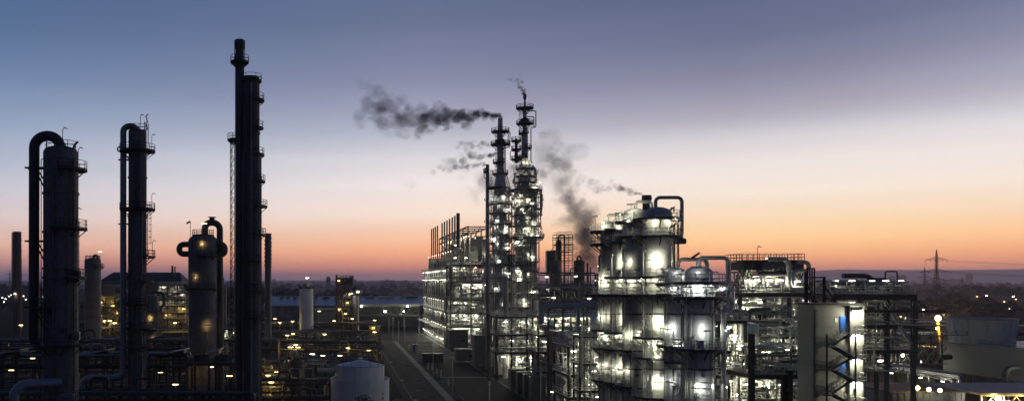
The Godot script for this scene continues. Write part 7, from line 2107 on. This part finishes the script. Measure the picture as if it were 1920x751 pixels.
	for q in [[1712, 580, 380, "white"], [1732, 581, 380, "white"], [1700, 596, 330, "white"], [1668, 620, 280, "amber"], [1693, 617, 280, "white"], [1757, 615, 320, "amber"]]:
		var h2 := hy(q[1], q[2])
		var o := thing("yard_lamp", "small yard lamp glowing among the low stores", "lamp", Vector3((q[0] - 635) / 1507.0 * q[2], 0, -q[2]), "yard lamps among the low stores")
		part(o, "mast", Shape.new().tube(PackedVector3Array([Vector3.ZERO, Vector3(0, h2 - 0.5, 0)]), 0.09, 6).mesh(), M.steel_grey)
		lamp(o, Vector3(0, h2, 0), 12.0, q[3], 0, "flood")


func build_road_things() -> void:
	var strip := func(called: String, label: String, x0: float, x1: float, z0: float, z1: float, y0: float, y1: float, m: Material) -> void:
		var o := slab(self, numbered(called), Vector3((x0 + x1) / 2, (y0 + y1) / 2, -(z0 + z1) / 2), Vector3(x1 - x0, y1 - y0, z1 - z0), m)
		tag(o, label, "", "", "structure")
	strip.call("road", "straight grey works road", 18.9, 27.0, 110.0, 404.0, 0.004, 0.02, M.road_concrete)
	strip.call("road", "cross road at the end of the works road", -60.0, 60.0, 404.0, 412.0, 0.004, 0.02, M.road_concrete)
	strip.call("kerb", "pale kerb along the road's yard side", 27.0, 27.3, 110.0, 404.0, 0.0, 0.14, M.kerb)
	strip.call("pavement", "pale concrete pavement strip beside the road", 27.3, 29.3, 110.0, 404.0, 0.0, 0.12, M.kerb)
	strip.call("kerb", "low kerb along the road's tank side", 18.6, 18.9, 110.0, 404.0, 0.0, 0.14, M.kerb)
	strip.call("pavement", "dim pavement on the tank side of the road", 16.4, 18.6, 110.0, 404.0, 0.0, 0.1, M.road_concrete)
	strip.call("kerb", "pale kerb between the yard and the lit plant", 47.6, 48.1, 150.0, 460.0, 0.0, 0.2, M.kerb)
	for k in 5:
		strip.call("gutter_strip", "pale gutter strip crossing the dark yard", 29.6, 47.5, [175.0, 252.0, 318.0, 352.0, 383.0][k], [177.0, 253.6, 319.4, 353.5, 385.0][k], 0.004, 0.03, M.kerb)
	for z in [203.0, 245.0, 300.0, 372.0]:
		strip.call("road_marking", "short white line painted on the road edge", 18.92, 19.9, z, z + 1.6, 0.022, 0.028, M.marking)
	strip.call("verge", "dark soil strip between pavement and yard", 29.3, 29.6, 110.0, 404.0, 0.0, 0.05, M.earth)
	# concrete slabs of the pavement, each its own piece
	var pave := thing("paving_row", "row of pale concrete slabs laid along the road pavement", "paving", Vector3(28.3, 0.12, 0))
	pave.set_meta("kind", "structure")
	for k in 60:
		slab(pave, "slab", Vector3(0, 0.02, -150.0 - k * 4.2), Vector3(1.9, 0.04, 4.1), M.kerb if k % 3 else M.concrete)
	# unlit lamp posts in a row
	for z in [157.0, 208.0, 251.0, 303.0, 358.0, 396.0, 437.0]:
		var nth: String = {157.0: "seventh", 208.0: "sixth", 251.0: "fifth", 303.0: "fourth", 358.0: "third", 396.0: "second", 437.0: "first"}[z]
		var t := thing("lamp_post", "slender unlit lamp post beside the road, %s from the pipe bridge" % nth, "lamp post", Vector3(29.45, 0, -z), "lamp posts beside the road")
		part(t, "pole", Shape.new().tube(PackedVector3Array([Vector3.ZERO, Vector3(0, 10, 0)]), 0.1, 8).mesh(), M.galvanised)
		part(t, "head", Shape.new().lathe([Vector2(0.12, 9.8), Vector2(0.2, 10.0), Vector2(0.2, 10.6), Vector2(0.02, 10.75)], Vector3.ZERO, 8).mesh(), M.pipe_white)
		part(t, "foot", Shape.new().lathe([Vector2(0.28, 0.05), Vector2(0.28, 0.2), Vector2(0.1, 0.35)], Vector3.ZERO, 8).mesh(), M.concrete)
	# repairs and covers in the asphalt
	rng.seed = 88
	for k in 16:
		var yard := k % 3 > 0
		var x := rng.randf_range(31.5, 45.5) if yard else rng.randf_range(20.2, 25.6)
		var z := rng.randf_range(170.0, 390.0)
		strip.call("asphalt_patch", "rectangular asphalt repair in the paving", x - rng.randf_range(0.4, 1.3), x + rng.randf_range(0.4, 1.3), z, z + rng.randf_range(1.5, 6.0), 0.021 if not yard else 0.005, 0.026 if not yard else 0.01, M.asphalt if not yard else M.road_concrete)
	for k in 9:
		var t := thing("manhole_cover", "round iron cover let into the road", "manhole cover", Vector3(22.0 + (k % 2) * 2.2, 0.024, -170.0 - k * 26.0), "iron covers in the road")
		part(t, "lid", Shape.new().lathe([Vector2(0.42, 0.0), Vector2(0.42, 0.012), Vector2(0.01, 0.012)], Vector3.ZERO, 16).mesh(), M.steel_dark)
		part(t, "rim", Shape.new().lathe([Vector2(0.45, 0.0), Vector2(0.52, 0.0), Vector2(0.52, 0.016), Vector2(0.45, 0.016)], Vector3.ZERO, 16).mesh(), M.steel_grey)
	for k in 10:
		var t := thing("concrete_barrier", "low concrete barrier block along the yard edge", "barrier", Vector3(31.0, 0, -190.0 - k * 3.2 - (40.0 if k > 5 else 0.0)), "barrier blocks along the yard edge")
		part(t, "block", Shape.new().box(Vector3(0, 0.15, 0), Vector3(0.7, 0.3, 2.8)).box(Vector3(0, 0.55, 0), Vector3(0.3, 0.5, 2.76)).mesh(), M.kerb)
	# groups of white stub pipes
	for q in [[274.0, 30.4], [255.0, 31.0], [232.0, 31.6], [330.0, 30.2], [352.0, 30.6]]:
		for k in 4:
			var t := thing("stub_pipe", "short white upright stub pipe at the yard's edge", "stub pipe", Vector3(q[1] + (k % 2) * 1.2 + 0.2 * k, 0, -q[0] - (k / 2) * 2.0), "stub pipes at the yard edge")
			part(t, "pipe", Shape.new().tube(PackedVector3Array([Vector3.ZERO, Vector3(0, 1.7 + 0.2 * (k % 3), 0)]), 0.13, 8).mesh(), M.pipe_white)
			part(t, "cap", Shape.new().lathe([Vector2(0.18, 1.6), Vector2(0.18, 1.75), Vector2(0.02, 1.8)], Vector3(0, 0.2 * (k % 3), 0), 8).mesh(), M.pipe_white)
	var c := thing("container", "long black container standing on the dark yard", "container", Vector3(35.0, 0, -300))
	slab(c, "body", Vector3(0, 1.7, 0), Vector3(7.6, 3.2, 2.6), M.panel_dark)
	slab(c, "roof", Vector3(0, 3.36, 0), Vector3(7.8, 0.12, 2.8), M.pipe_grey)
	for k in 10:
		slab(c, "rib", Vector3(-3.5 + k * 0.78, 1.7, 1.33), Vector3(0.16, 3.0, 0.08), M.panel_dark)
	c = thing("cabin", "small blue site cabin beside the road", "cabin", Vector3(33.0, 0, -348))
	slab(c, "body", Vector3(0, 1.5, 0), Vector3(2.0, 2.8, 2.0), M.clad_blue)
	slab(c, "roof", Vector3(0, 2.96, 0), Vector3(2.3, 0.12, 2.3), M.pipe_white)
	slab(c, "door", Vector3(0.2, 1.3, 1.02), Vector3(0.8, 2.0, 0.06), M.pipe_grey)
	# fence at the far end of the yard
	c = thing("fence", "low horizontal-bar fence closing the far end of the yard", "fence", Vector3(38, 0, -402))
	for k in 6:
		slab(c, "rail", Vector3(0, 0.5 + k * 0.5, 0), Vector3(22, 0.12, 0.08), M.pipe_grey)
	for k in 8:
		slab(c, "post", Vector3(-11 + k * 22.0 / 7.0, 1.6, -0.1), Vector3(0.14, 3.2, 0.1), M.steel_grey)
	c = thing("gate_house", "dark brown gatehouse where the road ends", "gatehouse", Vector3(17.6, 0, -398))
	slab(c, "wall", Vector3(0, 4.0, 0), Vector3(5.5, 8.0, 6.0), M.shell_brown)
	slab(c, "roof", Vector3(0, 8.15, 0), Vector3(6.2, 0.3, 6.8), M.pipe_grey)
	slab(c, "window", Vector3(0.8, 5.0, 3.03), Vector3(2.0, 1.4, 0.06), M.glass_dark)
	lamp(c, Vector3(-0.6, 8.0, 3.6), 5.0, "warm", 0, "hung")
	# bright marker mast by the cubicles
	c = thing("marker_mast", "slim white mast standing before the grey cubicles", "mast", Vector3(49.29, 0, -196.00))
	part(c, "pole", Shape.new().tube(PackedVector3Array([Vector3.ZERO, Vector3(0, hy(682, 196), 0)]), 0.12, 8).mesh(), M.tank_white)
	part(c, "foot", Shape.new().lathe([Vector2(0.3, 0.02), Vector2(0.3, 0.2), Vector2(0.12, 0.3)], Vector3.ZERO, 8).mesh(), M.concrete)
	# dark scrub heap and skip between tank and road
	c = thing("skip", "dark rusty skip heaped beside the white tank", "skip", Vector3(14.25, 0, -190.00))
	part(c, "tub", Shape.new().box(Vector3(0, 0.9, 0), Vector3(2.6, 1.6, 1.8)).box(Vector3(0, 1.76, 0), Vector3(2.9, 0.12, 2.1)).mesh(), M.shell_brown)
	slab(c, "rail", Vector3(0, 2.4, 0.9), Vector3(2.4, 0.06, 0.06), M.pipe_grey)


func puff(t: Node3D, m: Material, at: Vector3, s: Vector3) -> void:
	var f := FogVolume.new()
	f.name = "puff"
	f.shape = RenderingServer.FOG_VOLUME_SHAPE_ELLIPSOID
	f.size = s
	f.material = m
	f.position = at
	f.rotation = Vector3(rng.randf() * TAU, rng.randf() * TAU, 0)
	t.add_child(f, true)


func fog(d: float, a: float) -> FogMaterial:
	var m := FogMaterial.new()
	m.density = d
	m.albedo = Color(a, a, a * 1.04)
	return m


# a plume drawn out along a path of [x, y on the survey sheet, half-width]; it thins out and breaks up along the way
func plume(label: String, z: float, path: Array, n: int, dens: Array, dark: float, sd: int, grain := 1.15) -> void:
	rng.seed = sd
	var t := thing("smoke_plume", label, "smoke", Vector3.ZERO)
	t.set_meta("kind", "stuff")
	var mats := []
	for k in 6:
		mats.append(fog(dens[0] * pow(dens[1] / dens[0], k / 5.0), dark))
	var swirl := FastNoiseLite.new()
	swirl.seed = sd
	swirl.frequency = 0.16
	swirl.fractal_octaves = 3
	for i in n:
		var w := pow(float(i) / (n - 1), 0.85)
		var k := w * (path.size() - 1)
		var j := mini(int(k), path.size() - 2)
		var q := k - j
		var r: float = lerpf(path[j][2], path[j + 1][2], q) * z / 1507.0
		var c := Vector3((lerpf(path[j][0], path[j + 1][0], q) - 635.0) * z / 1507.0, hy(lerpf(path[j][1], path[j + 1][1], q), z), -z)
		var o := Vector3(rng.randfn() * 0.7, rng.randfn() * lerpf(0.34, 0.5, w), rng.randfn() * lerpf(0.3, 0.5, w)) * r
		o += Vector3(swirl.get_noise_3d(c.x * 2, o.y * 3, 1), swirl.get_noise_3d(c.x * 2, o.z * 3, 9) * 1.5, 0) * r * (0.4 + w)
		if swirl.get_noise_3d((c.x + o.x) * 1.6, (c.y + o.y) * 1.6, o.z * 1.6) < -0.8 + w * 0.72:   # torn open, more so as it drifts
			continue
		var s := r * grain * lerpf(1.0, 0.8, w) * rng.randf_range(0.45, 1.15)
		var m: Material = mats[mini(5, int(w * 6.0))]
		if rng.randf() > w * 1.25:   # the thicker heart of the plume, rolling as it goes
			var b := r * rng.randf_range(0.75, 1.35)
			puff(t, mats[mini(5, int(w * 6.0) + 1)], c + o * 0.7, Vector3(b, b * rng.randf_range(0.8, 1.1), b))
		puff(t, m, c + o, Vector3(s * rng.randf_range(1.0, 1.8), s * rng.randf_range(0.6, 1.0), s))
		for e in 2:   # smaller curls on its rim
			var d := Vector3(rng.randfn(), rng.randfn(), rng.randfn()).normalized()
			var s2 := s * rng.randf_range(0.3, 0.6)
			puff(t, m, c + o + d * s * 0.5, Vector3(s2 * rng.randf_range(1.0, 2.2), s2 * rng.randf_range(0.6, 1.0), s2))


func build_smoke() -> void:
	plume("long black smoke trail streaming off the narrow tower", 262.0, [[939, 222, 3], [936, 217, 4], [926, 214, 6], [905, 215, 9], [880, 217, 13], [850, 220, 16], [820, 224, 19], [785, 224, 22], [750, 217, 25], [715, 206, 27], [692, 200, 28]], 330, [0.42, 0.035], 0.78, 71)
	plume("small dark smoke trail behind the narrow tower, uppermost of three", 300.0, [[962, 264, 2], [940, 268, 5], [915, 271, 6], [885, 274, 8], [868, 272, 8]], 60, [0.3, 0.09], 0.7, 72, 1.6)
	plume("small dark smoke trail, middle of three behind the narrow tower", 300.0, [[942, 285, 3], [925, 289, 5], [900, 296, 7], [875, 296, 9], [860, 298, 9]], 60, [0.3, 0.09], 0.7, 73, 1.6)
	plume("small dark smoke trail off the thin pale vent stack", 275.0, [[914, 308, 2], [900, 308, 4], [885, 311, 5], [868, 314, 7], [845, 310, 12], [822, 318, 12]], 70, [0.4, 0.05], 0.7, 74, 1.5)
	plume("grey steam cloud drifting up behind the towers", 420.0, [[1108, 508, 16], [1098, 470, 22], [1090, 430, 24], [1078, 395, 20], [1062, 362, 16], [1050, 325, 20], [1036, 295, 26], [1012, 292, 30]], 170, [0.034, 0.017], 0.97, 75, 1.6)
	plume("faint grey haze of steam between the twin towers", 420.0, [[1010, 320, 20], [960, 325, 26], [910, 335, 26], [870, 345, 18]], 44, [0.022, 0.012], 0.8, 76, 1.4)
	plume("thin grey smoke curl off the short square-shouldered chimney", 150.0, [[1206, 366, 2], [1198, 363, 4], [1182, 357, 7], [1160, 352, 9], [1135, 350, 12], [1105, 345, 12]], 80, [0.5, 0.12], 0.7, 77, 1.4)
	plume("wisp of pale steam over the tallest tower's tip", 262.0, [[984, 178, 2], [982, 170, 4], [975, 158, 5], [964, 144, 7]], 60, [0.9, 0.2], 0.99, 78, 1.4)
	plume("very faint smudge of old smoke low beside the furnaces", 420.0, [[775, 345, 10], [765, 352, 12], [755, 340, 10]], 12, [0.008, 0.006], 0.4, 79)
	# vapour trail of an aeroplane
	var c := thing("vapour_trail_cloud", "short pink vapour trail high in the sky beside the towers", "vapour trail", Vector3(1512.94, 1140.82, -6000.00))
	c.set_meta("kind", "stuff")
	var f := FogVolume.new()
	f.name = "trail"
	f.shape = RenderingServer.FOG_VOLUME_SHAPE_ELLIPSOID
	f.size = Vector3(145, 6, 6)
	f.material = fog(0.05, 0.98)
	c.add_child(f)
